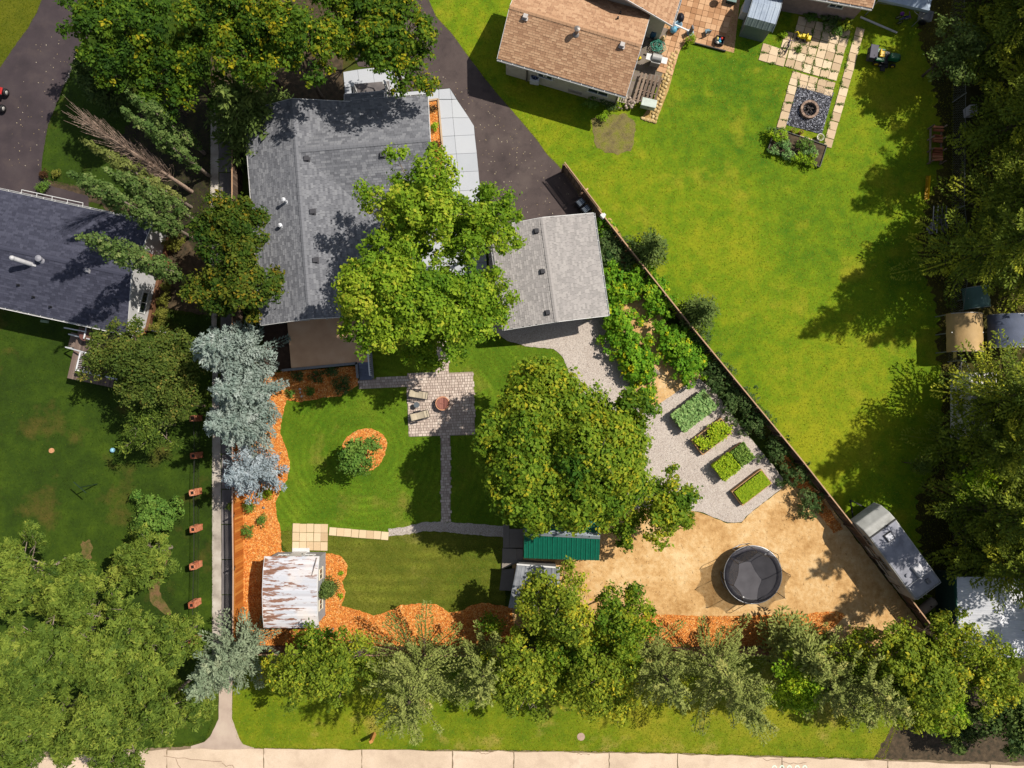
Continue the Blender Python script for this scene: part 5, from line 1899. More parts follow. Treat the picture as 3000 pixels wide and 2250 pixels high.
# brick pillars with wire between, on the left lawn
m_brick = mat('pillar_brick', [C(176, 96, 66), C(204, 128, 92), C(222, 152, 116)], src='rand', var=.5, scale=9)
m_mort = flat('mortar', C(168, 120, 92))
PILL = [(585, 1225), (587, 1332), (584, 1438), (586, 1543), (585, 1650), (582, 1760), (582, 1868)]
ORD = ['northernmost brick pillar, beside the tree crown edge', 'second brick pillar from the north on the left lawn', 'brick pillar east of the lone bushy shrub top', 'brick pillar east of the middle of the lone bushy shrub',
       'third brick pillar from the southern end of the row', 'second brick pillar from the southern end of the row', 'southernmost brick pillar, beside the grey green spruce']
fu = MB()
fu.box(0, 0, 0, .19, .088, .058)
bme = fu.mesh('brick')
first = None
for i, (px, py) in enumerate(PILL):
    p = G(px, py, 0)
    if first is None:
        first = thing('brick_pillar', 'short hollow ' + ORD[i], 'pillar', (p.x, p.y, 0), R(3), 'brick pillars of the wire fence')
        mb = MB()
        mb.box(0, 0, .55, .30, .30, 1.12)
        obj('core', mb, m_mort, first)
        for c in range(16):
            z = .03 + c * .069
            for s in range(4):
                rz = s * PI / 2
                off = .10 if c % 2 else -.10
                for q in (-1, 1):
                    x, y = q * .10 + (0.02 if c % 2 else -.02), -.155
                    X, Y = x * math.cos(rz) - y * math.sin(rz), x * math.sin(rz) + y * math.cos(rz)
                    obj('brick', bme, m_brick, first, (X, Y, z + .03), rz)
        mb = MB()
        mb.box(0, 0, 1.10, .20, .20, .05)
        obj('hollow_top', mb, flat('hollow_shade', C(40, 26, 22)), first)  # dark cap: the shade inside the hollow is put into its colour
        mb = MB()
        for s in range(4):
            rz = s * PI / 2
            mb.box(-.155 * math.sin(rz) * -1, -.155 * math.cos(rz), 1.13, .40, .09, .05, rz)
        obj('coping', mb, m_brick, first)
    else:
        dup(first, (p.x, p.y, 0), R(3 + (i % 3) * 2), 'short hollow ' + ORD[i])
wf = thing('wire_fence', 'thin dark wire mesh fence strung between the brick pillars', 'fence')
m_wire = flat('wire', C(44, 48, 40))
for (x0, y0), (x1, y1) in zip(PILL, PILL[1:]):
    a, b_ = G(x0, y0), G(x1, y1)
    mb = MB()
    for z in (.15, .5, .85):
        mb.tube([a + Vector((0, 0, z)), b_ + Vector((0, 0, z))], .007, 4)
    n = 22
    for k in range(1, n):
        q = a.lerp(b_, k / n)
        mb.tube([q + Vector((0, 0, .05)), q + Vector((0, 0, .95))], .004, 3)
    obj('mesh_panel', mb, m_wire, wf)
    obj('top_wire', MB().tube([a + Vector((0, 0, .97)), b_ + Vector((0, 0, .97))], .018, 5), m_wire, wf)
# chain link fence on the far right
cf = thing('chain_link_fence', 'chain link fence with pale posts running down the far right side below spruces', 'fence')
pts = [(2786, -20), (2790, 300), (2786, 620), (2806, 760), (2780, 930), (2776, 1060), (2786, 1300), (2786, 1500), (2794, 1700), (2798, 1900)]
for (x0, y0), (x1, y1) in zip(pts, pts[1:]):
    a, b_ = G(x0, y0), G(x1, y1)
    obj('top_rail', MB().tube([a + Vector((0, 0, 1.5)), b_ + Vector((0, 0, 1.5))], .016, 6), flat('dull_tube', C(120, 122, 120)), cf)
    obj('post', MB().cyl(a.x, a.y, 0, 1.56, .035, n=8), m_tube, cf)
    mb = MB()
    n = max(2, int((b_ - a).length / .16))
    for k in range(n):
        p0, p1 = a.lerp(b_, k / n), a.lerp(b_, min(1, (k + 3) / n))
        mb.beam(p0 + Vector((0, 0, .05)), p1 + Vector((0, 0, 1.5)), .006)
        mb.beam(p1 + Vector((0, 0, .05)), p0 + Vector((0, 0, 1.5)), .006)
    obj('wire_mesh', mb, m_tube, cf)

# ------------------------------------------------------------------ patio furniture
m_sling = mat('beige_sling', [C(176, 164, 142), C(196, 184, 162)], scale=6)
m_frame = flat('dark_frame', C(44, 42, 46), .45)
def lounger(px, py, rz, label, back):
    p = G(px, py, .08)
    root = thing('recliner_chair', label, 'chair', (p.x, p.y, .07), rz, 'beige recliners on the paver patio')
    def pad(name, a, b_, w, th=.03):
        mb = MB()
        a, b_ = Vector(a), Vector(b_)
        n = 6
        d = (b_ - a)
        nn = Vector((-d.z, 0, d.x)).normalized()
        vs = []
        for i in range(n + 1):
            q = a.lerp(b_, i / n) - nn * (.02 * math.sin(PI * i / n))
            for y in (-w / 2, w / 2):
                vs.append((q.x, y, q.z))
        k = len(vs)
        vs += [(x, y, z - th) for x, y, z in vs]
        fs = [(i * 2, i * 2 + 2, i * 2 + 3, i * 2 + 1) for i in range(n)]
        fs = [tuple(reversed(f)) for f in fs] + [tuple(v + k for v in f) for f in fs]
        mb.add(vs, fs)
        return obj(name, mb, m_sling, root)
    pad('seat', (-.22, 0, .36), (.30, 0, .40), .46)
    pad('backrest', (-.62, 0, back), (-.22, 0, .36), .46)
    pad('footrest', (.32, 0, .40), (.62, 0, .30), .46)
    mb = MB()
    for s in (-1, 1):
        y = s * .27
        mb.tube([(-.64, y, back), (-.22, y, .36), (.30, y, .40), (.64, y, .29)], .026, 6)
        mb.tube([(-.40, y, 0), (.10, y, .58)], .016, 6)
        mb.tube([(.25, y, 0), (-.30, y, .58)], .016, 6)
        mb.tube([(-.40, y, .012), (.25, y, .012)], .016, 6)
    mb.tube([(-.64, -.27, back), (-.64, .27, back)], .016, 6)
    mb.tube([(.64, -.27, .29), (.64, .27, .29)], .016, 6)
    mb.tube([(.50, -.27, .335), (.50, .27, .335)], .014, 6)
    mb.tube([(-.40, -.27, .012), (-.40, .27, .012)], .014, 6)
    obj('frame', mb, m_frame, root)
    for s in (-1, 1):
        mb = MB()
        mb.box(-.12, s * .31, .60, .56, .10, .035)
        obj('armrest', mb, m_frame, root, bevel=.01)
    mb = MB()
    mb.box(-.56, 0, back + .02, .10, .40, .05)
    obj('headrest', mb, m_sling, root, bevel=.015)
lounger(1228, 1156, R(-9), 'beige sling recliner nearer the house, upper of the pair on the patio', .72)
lounger(1232, 1217, R(14), 'beige sling recliner nearer the mulch oval, lower of the pair on the patio', .66)
p = G(1223, 1186, .07)
tb = thing('side_table', 'tiny round grey side table standing between the two recliners', 'table', (p.x, p.y, .07))
obj('tabletop', MB().cyl(0, 0, .44, .465, .20, n=24), flat('slate_top', C(96, 104, 112)), tb)
for k in range(3):
    a = k * 2.09
    obj('leg', MB().tube([(.14 * math.cos(a), .14 * math.sin(a), 0), (.10 * math.cos(a), .10 * math.sin(a), .44)], .012, 6), m_frame, tb)
p = G(1298, 1182, .07)
fb = thing('fire_bowl', 'round copper coloured fire bowl with planked lid in the middle of the patio', 'fire pit', (p.x, p.y, .07))
mb = MB()
mb.lathe([(0, 0), (.34, 0), (.40, .06), (.47, .30), (.50, .42), (.50, .45), (.44, .45), (.42, .40), (0, .38)], 32)
obj('bowl', mb, mat('terracotta', [C(206, 142, 110), C(228, 170, 136)], scale=4), fb)
m_lid = mat('lid_plank', [C(122, 74, 66), C(150, 96, 84), C(172, 114, 100)], src='rand', var=.6, scale=6)
for i in range(7):
    x0, x1 = -.40 + i * .114, -.40 + (i + 1) * .114 - .008
    pts_ = []
    for x in (x0, (x0 + x1) / 2, x1):
        pts_.append((x, math.sqrt(max(.0, .40 ** 2 - min(x * x, .159)))))
    poly = [(x, -y) for x, y in pts_] + [(x, y) for x, y in reversed(pts_)]
    mb = MB()
    mb.prism(poly, .44, .475)
    obj('plank', mb, m_lid, fb)
obj('handle', MB().beam((-.12, 0, .50), (.12, 0, .50), .04, .05), m_lid, fb)

# ------------------------------------------------------------------ raised beds
m_bedw = mat('bed_board', [C(176, 134, 88), C(202, 160, 112), C(216, 178, 132)], scale=5)
def raised_bed(px, py, ang, L, Wd, label, h=.45, z=.03):
    p = G(px, py, h)
    root = thing('raised_bed', label, 'planter', (p.x, p.y, 0), R(ang), 'raised vegetable beds on the gravel')
    for s in (-1, 1):
        for k in range(2):
            obj('side_board', MB().box(0, s * (Wd / 2 - .02), h / 4 + k * h / 2, L, .04, h / 2 - .006), m_bedw, root)
            obj('end_board', MB().box(s * (L / 2 - .02), 0, h / 4 + k * h / 2, .04, Wd - .085, h / 2 - .006), m_bedw, root)
    for sx in (-1, 1):
        for sy in (-1, 1):
            obj('corner_post', MB().box(sx * (L / 2 - .075), sy * (Wd / 2 - .075), h / 2, .07, .07, h - .02), m_bedw, root)
    obj('soil', MB().box(0, 0, h / 2 - .05, L - .09, Wd - .09, h - .08), m_soil, root)
    return root, p
def veg(root, p, ang, name, label, cat, kind, L, Wd, n, h0, h1, leaf, aspect=.7, x0=-.5, x1=.5, up=.6, yellow=.05, spill=.0, clump=0, group=None):
    rng = rng_new()
    if clump:
        c = np.column_stack([rng.uniform(x0 * L, x1 * L, clump), rng.uniform(-.42 * Wd, .42 * Wd, clump)])
        q = c[rng.integers(0, clump, n)] + rng.normal(0, .12, (n, 2))
    else:
        q = np.column_stack([rng.uniform(x0 * L - spill, x1 * L + spill, n), rng.uniform(-Wd / 2 - spill, Wd / 2 + spill, n)])
    z = rng.uniform(h0, h1, n)
    P = np.column_stack([q, z])
    N = np.column_stack([rng.normal(0, .45, (n, 2)), np.full(n, up + .3)])
    V = leaves(rng, P, N, leaf * rng.uniform(.6, 1.3, n), leaf * aspect * rng.uniform(.8, 1.1, n))
    T = rng.normal(.55, .14, n) + np.where(rng.random(n) < yellow, .4, 0) + (z - h0) / max(.05, h1 - h0) * .12
    o = obj(name, quads_mesh(name, V, T), LM[kind], None, (p.x, p.y, 0), R(ang))
    tag(o, label, cat, group)
    return o
BA = 37
r1, p1 = raised_bed(2030, 1205, BA, 2.75, 1.35, 'raised timber bed overflowing with blue green squash leaves, northernmost of four')
veg(r1, p1, BA, 'squash_plants', 'blue green large leaved squash plants spilling over the northernmost raised bed', 'vegetables', 'bluegreen', 2.6, 1.25, 1900, .45, .85, .19, .95, spill=.16)
r2_, p2 = raised_bed(2086, 1279, BA, 2.60, 1.30, 'raised timber bed with patchy yellowish leaf vegetables, second from north')
veg(r2_, p2, BA, 'leaf_vegetables', 'patchy yellowish green vegetables growing in the second raised bed', 'vegetables', 'lime', 2.4, 1.1, 1700, .42, .80, .14, .7, yellow=.2, clump=30)
r3, p3 = raised_bed(2146, 1351, BA, 2.60, 1.30, 'raised timber bed with two bushy clumps and a bare gap, third from north')
veg(r3, p3, BA, 'leafy_clump', 'bushy pale green vegetable clump in the west half of the third raised bed', 'vegetables', 'lime', 2.4, 1.15, 1700, .42, .95, .13, .7, -.52, .0, spill=.14)
veg(r3, p3, BA, 'leafy_clump', 'bushy darker vegetable clump in the east half of the third raised bed', 'vegetables', 'shrub', 2.4, 1.1, 1100, .42, .90, .15, .8, .14, .52, spill=.10)
r4, p4 = raised_bed(2203, 1428, BA, 2.60, 1.25, 'raised timber bed filled evenly with bright green carrot tops, southernmost')
veg(r4, p4, BA, 'carrot_tops', 'dense bright green feathery carrot tops filling the southernmost raised bed', 'vegetables', 'lime', 2.4, 1.05, 4200, .46, .62, .11, .40, -.5, .5, up=.9)

# ------------------------------------------------------------------ trampoline
p = G(2206, 1684, .9)
tr = thing('trampoline', 'large round black trampoline with safety net standing on the sand', 'trampoline', (p.x, p.y, .02))
RT = 1.98
NP = 8
def ring(r, z, n=64):
    return [(r * math.cos(2 * PI * i / n), r * math.sin(2 * PI * i / n), z) for i in range(n)]
m_galv2 = flat('frame_steel', C(200, 202, 206), .35, .5)
obj('frame_ring', MB().tube(ring(RT, .86), .032, 8, closed=True), m_galv2, tr)
mb = MB()
n = 64
r0, r1_ = RT - .34, RT - .015
vs = []
for r, z in ((r0, .885), (r0 + .05, .91), (r1_ - .05, .915), (r1_, .88)):
    for i in range(n):
        w_ = .008 * math.sin(i * 2.9)
        vs.append((r * math.cos(2 * PI * i / n), r * math.sin(2 * PI * i / n), z + w_))
fs = [(k * n + i, (k + 1) * n + i, (k + 1) * n + (i + 1) % n, k * n + (i + 1) % n) for k in range(3) for i in range(n)]
mb.add(vs, fs, smooth=True)
obj('spring_pad', mb, mat('pad_vinyl', [C(44, 42, 50), C(66, 64, 74)], scale=3, bump=.5, bscale=9, rough=.5), tr)
mb = MB()
mb.cyl(0, 0, .855, .865, RT - .25, n=64, smooth=False)
obj('jump_mat', mb, mat('jump_mat', [C(76, 74, 80), C(92, 90, 96)], scale=1.5, rough=.7), tr)
u = MB()
u.tube([(0, 0, 0), (0, 0, .86)], .028, 8)
for k in range(4):
    a = 2 * PI * k / 4 + .3
    mb = MB()
    f0, f1 = a - .32, a + .32
    mb.tube([(RT * math.cos(f0), RT * math.sin(f0), .84), (RT * math.cos(f0), RT * math.sin(f0), .04), (RT * 1.0 * math.cos(a), RT * 1.0 * math.sin(a), .03), (RT * math.cos(f1), RT * math.sin(f1), .04), (RT * math.cos(f1), RT * math.sin(f1), .84)], .026, 8)
    obj('leg', mb, m_galv2, tr)
tops = []
for k in range(NP):
    a = 2 * PI * k / NP + .15
    r = RT + .04
    mb = MB()
    pts_ = [(r * math.cos(a), r * math.sin(a), .3), (r * math.cos(a), r * math.sin(a), 1.2), ((r + .04) * math.cos(a), (r + .04) * math.sin(a), 2.2), ((r - .12) * math.cos(a), (r - .12) * math.sin(a), 2.65)]
    mb.tube(pts_, .022, 8)
    obj('net_pole', mb, flat('pole_black', C(52, 50, 54), .4), tr)
    tops.append(((r - .14) * math.cos(a), (r - .14) * math.sin(a), 2.6))
t = NT('safety_net')
t.p.inputs['Base Color'].default_value = (.012, .012, .014, 1)
t.p.inputs['Roughness'].default_value = .8
tp = t.n('ShaderNodeBsdfTransparent')
mx = t.n('ShaderNodeMixShader')
mx.inputs[0].default_value = .55
t.l(tp.outputs[0], mx.inputs[1])
t.l(t.p.outputs[0], mx.inputs[2])
t.l(mx.outputs[0], t.out.inputs[0])
mb = MB()
for k in range(NP):
    a0, a1 = 2 * PI * k / NP + .15, 2 * PI * (k + 1) / NP + .15
    m_ = 8
    vs = []
    for j in range(7):
        fz = j / 6
        for i in range(m_ + 1):
            f = i / m_
            x0, y0, _ = tops[k]
            x1, y1, _ = tops[(k + 1) % NP]
            sag = 1 - .09 * math.sin(PI * f)
            tx, ty = (x0 + (x1 - x0) * f) * sag, (y0 + (y1 - y0) * f) * sag
            a = a0 + (a1 - a0) * f
            bx2, by2 = (RT - .3) * math.cos(a), (RT - .3) * math.sin(a)
            g = fz ** .8
            vs.append((bx2 + (tx - bx2) * g, by2 + (ty - by2) * g, .9 + (1.7 - .12 * math.sin(PI * f)) * fz))
    fs = [(j * (m_ + 1) + i, j * (m_ + 1) + i + 1, (j + 1) * (m_ + 1) + i + 1, (j + 1) * (m_ + 1) + i) for j in range(6) for i in range(m_)]
    mb.add(vs, fs, smooth=True)
obj('safety_net', mb, t.m, tr)
mb = MB()
for k in range(NP):
    x0, y0, z0 = tops[k]
    x1, y1, z1 = tops[(k + 1) % NP]
    mb.tube([(x0, y0, z0), ((x0 + x1) / 2 * .91, (y0 + y1) / 2 * .91, z0 - .12), (x1, y1, z1)], .010, 4)
obj('net_rope', mb, m_black, tr)
for (x, y) in ((-.7, -1.52), (.85, 1.42)):
    obj('safety_label', MB().box(x, y, .925, .14, .10, .004, .5), white, tr)

# ------------------------------------------------------------------ recreational trailer behind the fence
def from_axis(f, r, z):
    a, b_ = G(*f, z), G(*r, z)
    return (a + b_) / 2, math.atan2(b_.y - a.y, b_.x - a.x), (b_ - a).length
pc, pa_, PL = from_axis((2560, 1512), (2722, 1734), 2.6)
rv = thing('travel_trailer', 'dirty white travel trailer with roof air conditioner parked beyond the diagonal fence', 'trailer', (pc.x, pc.y, 0), pa_)
RW = 2.15
m_rv = mat('rv_shell', [C(150, 150, 146), C(186, 186, 182), C(204, 204, 200)], scale=1.2, fine=.06)
m_rvr = mat('rv_roof', [C(120, 122, 132), C(150, 152, 164), C(172, 174, 184)], scale=1.4, fine=.08)
prof_ = [(-PL / 2 + .15, .45), (-PL / 2 - .12, 1.1), (-PL / 2 - .02, 1.9), (-PL / 2 + .45, 2.45), (-PL / 2 + .95, 2.6), (PL / 2 - .12, 2.6), (PL / 2, 2.45), (PL / 2, .55), (PL / 2 - .3, .45)]
mb = MB()
n = len(prof_)
vs = [(x, -RW / 2, z) for x, z in prof_] + [(x, RW / 2, z) for x, z in prof_]
mb.add(vs, [tuple(range(n)), tuple(range(2 * n - 1, n - 1, -1))] + [(i, n + i, n + (i + 1) % n, (i + 1) % n) for i in range(n)])
mb.f = [tuple(f) for f in mb.f]
obj('body', mb, m_rv, rv, bevel=.06)
obj('roof', MB().box(.45, 0, 2.61, PL - 1.15, RW - .16, .03), m_rvr, rv)
obj('roof_seam', MB().box(-PL / 2 + 1.0, 0, 2.63, .10, RW - .04, .05), m_black, rv)
hb_ = obj('roof_hatch', MB().box(-PL / 2 + 1.65, .0, 2.68, .55, .55, .10), m_black, rv)
obj('hatch_lid', MB().box(-PL / 2 + 1.65, .0, 2.745, .44, .44, .03), flat('hatch_clear', C(206, 208, 216), .3), hb_, bevel=.01)
mb = MB()
mb.box(PL / 2 - 1.6, .25, 2.76, .95, .66, .26, top=.82)
ac = obj('air_conditioner', mb, flat('ac_shell', C(206, 206, 212), .4), rv, bevel=.06)
obj('roof_vent', MB().cyl(PL / 2 - 1.75, -.55, 2.6, 2.72, .12, n=14), m_rvr, rv)
mb = MB()
mb.box(PL / 2 - .65, .35, 2.68, .34, .26, .12)
obj('vent_cowl', mb, flat('cowl', C(120, 120, 126)), rv)
mb = MB()
for a, b_ in (((-.98, PL / 2 - 1.15), (.98, PL / 2 - 1.15)), ((-.98, PL / 2 - .1), (.98, PL / 2 - .1)), ((-.98, PL / 2 - 1.15), (-.98, PL / 2 - .1)), ((.98, PL / 2 - 1.15), (.98, PL / 2 - .1))):
    mb.tube([(a[1], a[0], 2.70), (b_[1], b_[0], 2.70)], .022, 6)
for k in range(4):
    mb.tube([(PL / 2 + .05, -.6, .6 + k * .5), (PL / 2 + .05, -.25, .6 + k * .5)], .018, 6)
mb.tube([(PL / 2 + .05, -.6, .5), (PL / 2 + .05, -.6, 2.66), (PL / 2 - .1, -.6, 2.70)], .018, 6)
mb.tube([(PL / 2 + .05, -.25, .5), (PL / 2 + .05, -.25, 2.66), (PL / 2 - .1, -.25, 2.70)], .018, 6)
obj('roof_rack', mb, m_tube, rv)
for x, w_ in ((-1.7, .9), (.2, 1.3)):
    window(rv, x, -RW / 2, 1.75, w_, .65, 'x', m_tube, .03, 1, -1)
mb = MB()
mb.box(1.8, -RW / 2 - .01, 1.3, .65, .03, 1.7)
obj('door', mb, m_rv, rv)
obj('side_stripe', MB().box(0, -RW / 2 - .006, 1.02, PL - 1.0, .012, .16), flat('stripe_dark', C(70, 66, 62)), rv)
for x in (.4, 1.25):
    mb = MB()
    mb.lathe([(.1, -.1), (.34, -.1), (.34, .1), (.1, .1)], 18, M=Matrix.Translation((x, -RW / 2 + .08, .34)) @ Matrix.Rotation(PI / 2, 4, 'X'))
    mb.lathe([(.1, -.1), (.34, -.1), (.34, .1), (.1, .1)], 18, M=Matrix.Translation((x, RW / 2 - .08, .34)) @ Matrix.Rotation(PI / 2, 4, 'X'))
    obj('wheel', mb, m_black, rv)
mb = MB()
mb.beam((-PL / 2 + .2, -.6, .5), (-PL / 2 - .95, 0, .5), .08)
mb.beam((-PL / 2 + .2, .6, .5), (-PL / 2 - .95, 0, .5), .08)
obj('tow_bar', mb, m_black, rv)
a, b_ = G(2692, 1794, .7), G(2738, 1757, .7)
d = (b_ - a).normalized()
tk = thing('fuel_tank', 'grey horizontal cylindrical tank on a stand between the trailer and the fence', 'tank', tuple(((a + b_) / 2) * 1.0)[:2] + (0,), math.atan2(d.y, d.x))
Lk = (b_ - a).length
mb = MB()
mb.lathe([(0, -Lk / 2), (.18, -Lk / 2 + .01), (.31, -Lk / 2 + .08), (.32, -Lk / 2 + .12), (.32, Lk / 2 - .12), (.31, Lk / 2 - .08), (.18, Lk / 2 - .01), (0, Lk / 2)], 24, M=Matrix.Translation((0, 0, .75)) @ Matrix.Rotation(PI / 2, 4, 'Y'))
obj('tank_body', mb, mat('tank_paint', [C(132, 122, 112), C(158, 146, 134)], scale=2), tk)
for s in (-1, 1):
    mb = MB()
    mb.beam((s * Lk * .33, -.26, 0), (s * Lk * .33, -.12, .48), .05)
    mb.beam((s * Lk * .33, .26, 0), (s * Lk * .33, .12, .48), .05)
    obj('stand', mb, m_black, tk)
obj('filler_cap', MB().cyl(.1, 0, 1.05, 1.14, .05, n=10), m_black, tk)

# ------------------------------------------------------------------ odds and ends in the yard
p = G(1898, 1086, .35)
rng_ = random.Random(8)
lg = tag(obj('driftwood_log', MB().tube([tuple(G(1867, 1083, .55)), tuple(G(1882, 1077, .80)), tuple(G(1900, 1078, .78)), tuple(G(1918, 1086, .45)), tuple(G(1930, 1095, .10))], [.05, .14, .18, .19, .14], 10), mat('driftwood', [C(128, 116, 100), C(168, 154, 136)], scale=6, bump=.6, bscale=12)), 'pale grey driftwood log leaning over the raspberry row onto the sand', 'log')
p = G(1904, 1195, .3)
bl = thing('stone_block', 'dark grey square block at the end of the tan sand strip', 'block', (p.x, p.y, .03), R(38))
obj('body', MB().box(0, 0, .2, .36, .36, .4), flat('block_grey', C(112, 110, 114)), bl, bevel=.02)
obj('cap', MB().box(0, 0, .415, .40, .40, .03), flat('block_cap', C(136, 132, 134)), bl, bevel=.01)
po = thing('timber_bollard', 'short tan timber post leaning on the verge near the road', 'post', tuple(G(1096, 2150, 0)), 0)
obj('post', MB().box(0, 0, .55, .26, .26, 1.2, R(30), top=.9), mat('post_timber', [C(176, 118, 60), C(204, 148, 84)], scale=6), po, bevel=.04)
obj('post_top', MB().box(0, 0, 1.17, .20, .20, .04, R(30)), mat('post_end', [C(196, 132, 66), C(216, 160, 92)], scale=12), po)
mh = tag(obj('manhole_cover', MB().cyl(0, 0, .01, .035, .27, n=24), flat('manhole', C(186, 158, 142)), None, tuple(G(1702, 2158, 0))), 'round pinkish utility cover set in the verge grass', 'cover')
ba_ = tag(obj('beach_ball', MB().ball(0, 0, .17, .17, n=20), flat('ball_blue', C(150, 206, 232), .35)), 'pale blue ball lying on the shaded left lawn', 'ball')
g = G(330, 1319, .17)
ba_.location = (g.x, g.y, .01)
ds = tag(obj('tree_stump', MB().cyl(0, 0, 0, .09, .19, .17, n=11), mat('stump', [C(190, 130, 86), C(226, 172, 126)], scale=8), None, tuple(G(152, 1320, 0))), 'low pale orange cut stump in the left lawn', 'stump')
cp_ = thing('clothes_pole', 'dark green T shaped clothes line pole on the left lawn', 'pole', tuple(G(285, 1418, 0)))
g = Vector((0, 0, 0))
mg = flat('pole_green', C(40, 62, 40))
obj('pole', MB().cyl(0, 0, 0, 2.0, .035, n=8), mg, cp_)
obj('cross_arm', MB().beam((-.42, .36, 2.0), (.42, -.36, 2.0), .05), mg, cp_)
obj('cross_arm', MB().beam((-.42, .36, 2.06), (-.42, .36, 1.9), .02), mg, cp_)
bn = thing('garden_bench', 'small wooden bench with lantern by the white end wall of the left house', 'bench', tuple(G(415, 968, 0)), R(-10))
for k in range(4):
    obj('slat', MB().box(0, -.18 + k * .12, .45, .85, .10, .03), m_cedar, bn)
for s in (-1, 1):
    obj('leg', MB().box(s * .36, 0, .22, .06, .42, .43), m_cedar, bn)
obj('lantern', MB().lathe([(0, .47), (.10, .47), (.12, .55), (.06, .66), (0, .68)], 12, -.3, .1), flat('brass', C(196, 170, 120)), bn)
dp = tag(obj('drain_pipe', MB().tube([tuple(G(408, 953, .4)), tuple(G(428, 957, .25)), tuple(G(433, 966, .1)), tuple(G(470, 972, .08)), tuple(G(520, 980, .08))], .05, 8), white), 'white drain pipe bending from the left house corner over the ground', 'pipe')
pw = thing('garden_cover', 'pale green folded sheet lying on grass beside the left house', 'cover')
g = G(130, 941, .1)
pw.location = g
obj('sheet', MB().box(0, 0, 0, .62, .22, .12, R(-8), top=.8), flat('pale_green', C(150, 170, 140)), pw, bevel=.03)
# stones edging the left driveway
stm = [MB().ball(0, 0, .03, .10, .07, .06, n=8).mesh('edging_stone') for _ in range(1)]
rr = random.Random(4)
m_stone = mat('edging_stone', [C(120, 116, 112), C(168, 160, 152)], src='rand', var=.4)
edge = [(238, 140), (231, 152), (222, 170), (215, 186), (210, 200), (205, 212), (200, 226), (193, 240)]
for i in range(22):
    f = i / 21 * (len(edge) - 1)
    k = min(int(f), len(edge) - 2)
    x = edge[k][0] + (edge[k + 1][0] - edge[k][0]) * (f - k) + rr.uniform(-1.5, 1.5)
    y = edge[k][1] + (edge[k + 1][1] - edge[k][1]) * (f - k)
    o = obj('edging_stone', stm[0], m_stone, None, tuple(G(x, y, .03)), rr.uniform(0, 3))
    s = rr.uniform(.6, 1.25)
    o.scale = (s, s, s)
    tag(o, 'small grey rounded stone edging the dark driveway at upper left', 'stone', 'stones edging the dark driveway')
# wheelie bins in the fence shadow
def bin_(px, py, label):
    p = G(px, py, 1.0)
    root = thing('wheeled_bin', label, 'bin', (p.x, p.y, .03), R(-52), 'bins by the fence')
    obj('body', MB().box(0, 0, .45, .44, .5, .86, top=1.14), m_black, root, bevel=.03)
    lid = obj('lid', MB().box(0, 0, .93, .52, .6, .06), flat('lid_grey', C(58, 64, 72)), root, bevel=.02)
    mb = MB()
    for k in range(4):
        mb.box(-.15 + k * .1, 0, .965, .05, .42, .012)
    obj('lid_ribs', mb, flat('lid_pale', C(176, 190, 204)), lid)
    for s in (-1, 1):
        mb = MB()
        mb.lathe([(.02, -.03), (.1, -.03), (.1, .03), (.02, .03)], 12, M=Matrix.Translation((s * .2, -.24, .1)) @ Matrix.Rotation(PI / 2, 4, 'Y'))
        obj('wheel', mb, m_black, root)
bin_(1701, 592, 'dark bin with pale ribbed lid in the fence shadow, farther from the garage')
bin_(1717, 612, 'dark bin with pale ribbed lid in the fence shadow, next to the garage corner')
# small ornaments and garden stones in the mulch
for i, (px, py, s, lab) in enumerate(((879, 1140, .10, 'white garden ornament near the deck among dark plants'), (884, 1161, .09, 'small white square stone lying below the white ornament in the deck bed'), (880, 1150, .08, 'white ring shaped ornament between two low shrubs in the deck bed'), (773, 1487, .11, 'dark grey stone in the mulch between the round fence shrubs'),
                                     (834, 1363, .08, 'pale stone in the mulch curve beside the ice blue spruce'), (828, 1400, .07, 'pale stone in the mulch below the ice blue spruce'), (822, 1327, .07, 'pale stone at the top of the mulch curve'))):
    o = obj('garden_stone', MB().ball(0, 0, s * .5, s, s * .75, s * .6, n=10), white if i < 3 else m_stone, None, tuple(G(px, py, .06)), i * .8)
    tag(o, lab, 'stone')
# ------------------------------------------------------------------ weedy slab patio with fire pit, upper right
m_slab2 = mat('cream_slab', [C(196, 170, 138), C(222, 196, 162), C(236, 214, 182)], src='rand', var=.4, scale=2.5, fine=.06, bump=.15)
pt2 = thing('weedy_slab_patio', 'cream slab patio overgrown with weeds in its joints, holding the round fire pit', 'patio')
AN = -16.2
places = []
SQ = .6377
def PS(u, v):
    return (2100 + (700 + 80.6 * u + 23.4 * v) / 3.16, (655 + 23.4 * u - 80.6 * v) / 3.16)
for (u_, v_, nx_, ny_, sy_) in ((-1, 6, 6, 6, 1), (-4, 2, 3, 2, 1), (-2, 4, 1, 2, 1), (0, 0, 5, 2, .82), (0, -1.64, 1, 5, 1), (0, -6.62, 5, 1, .9), (5.42, 6.6, 1, 14, 1)):
    places += slabs(pt2, PS(u_, v_), AN, nx_, ny_, SQ, SQ * sy_, m_slab2, jit=.02, gap=.035)
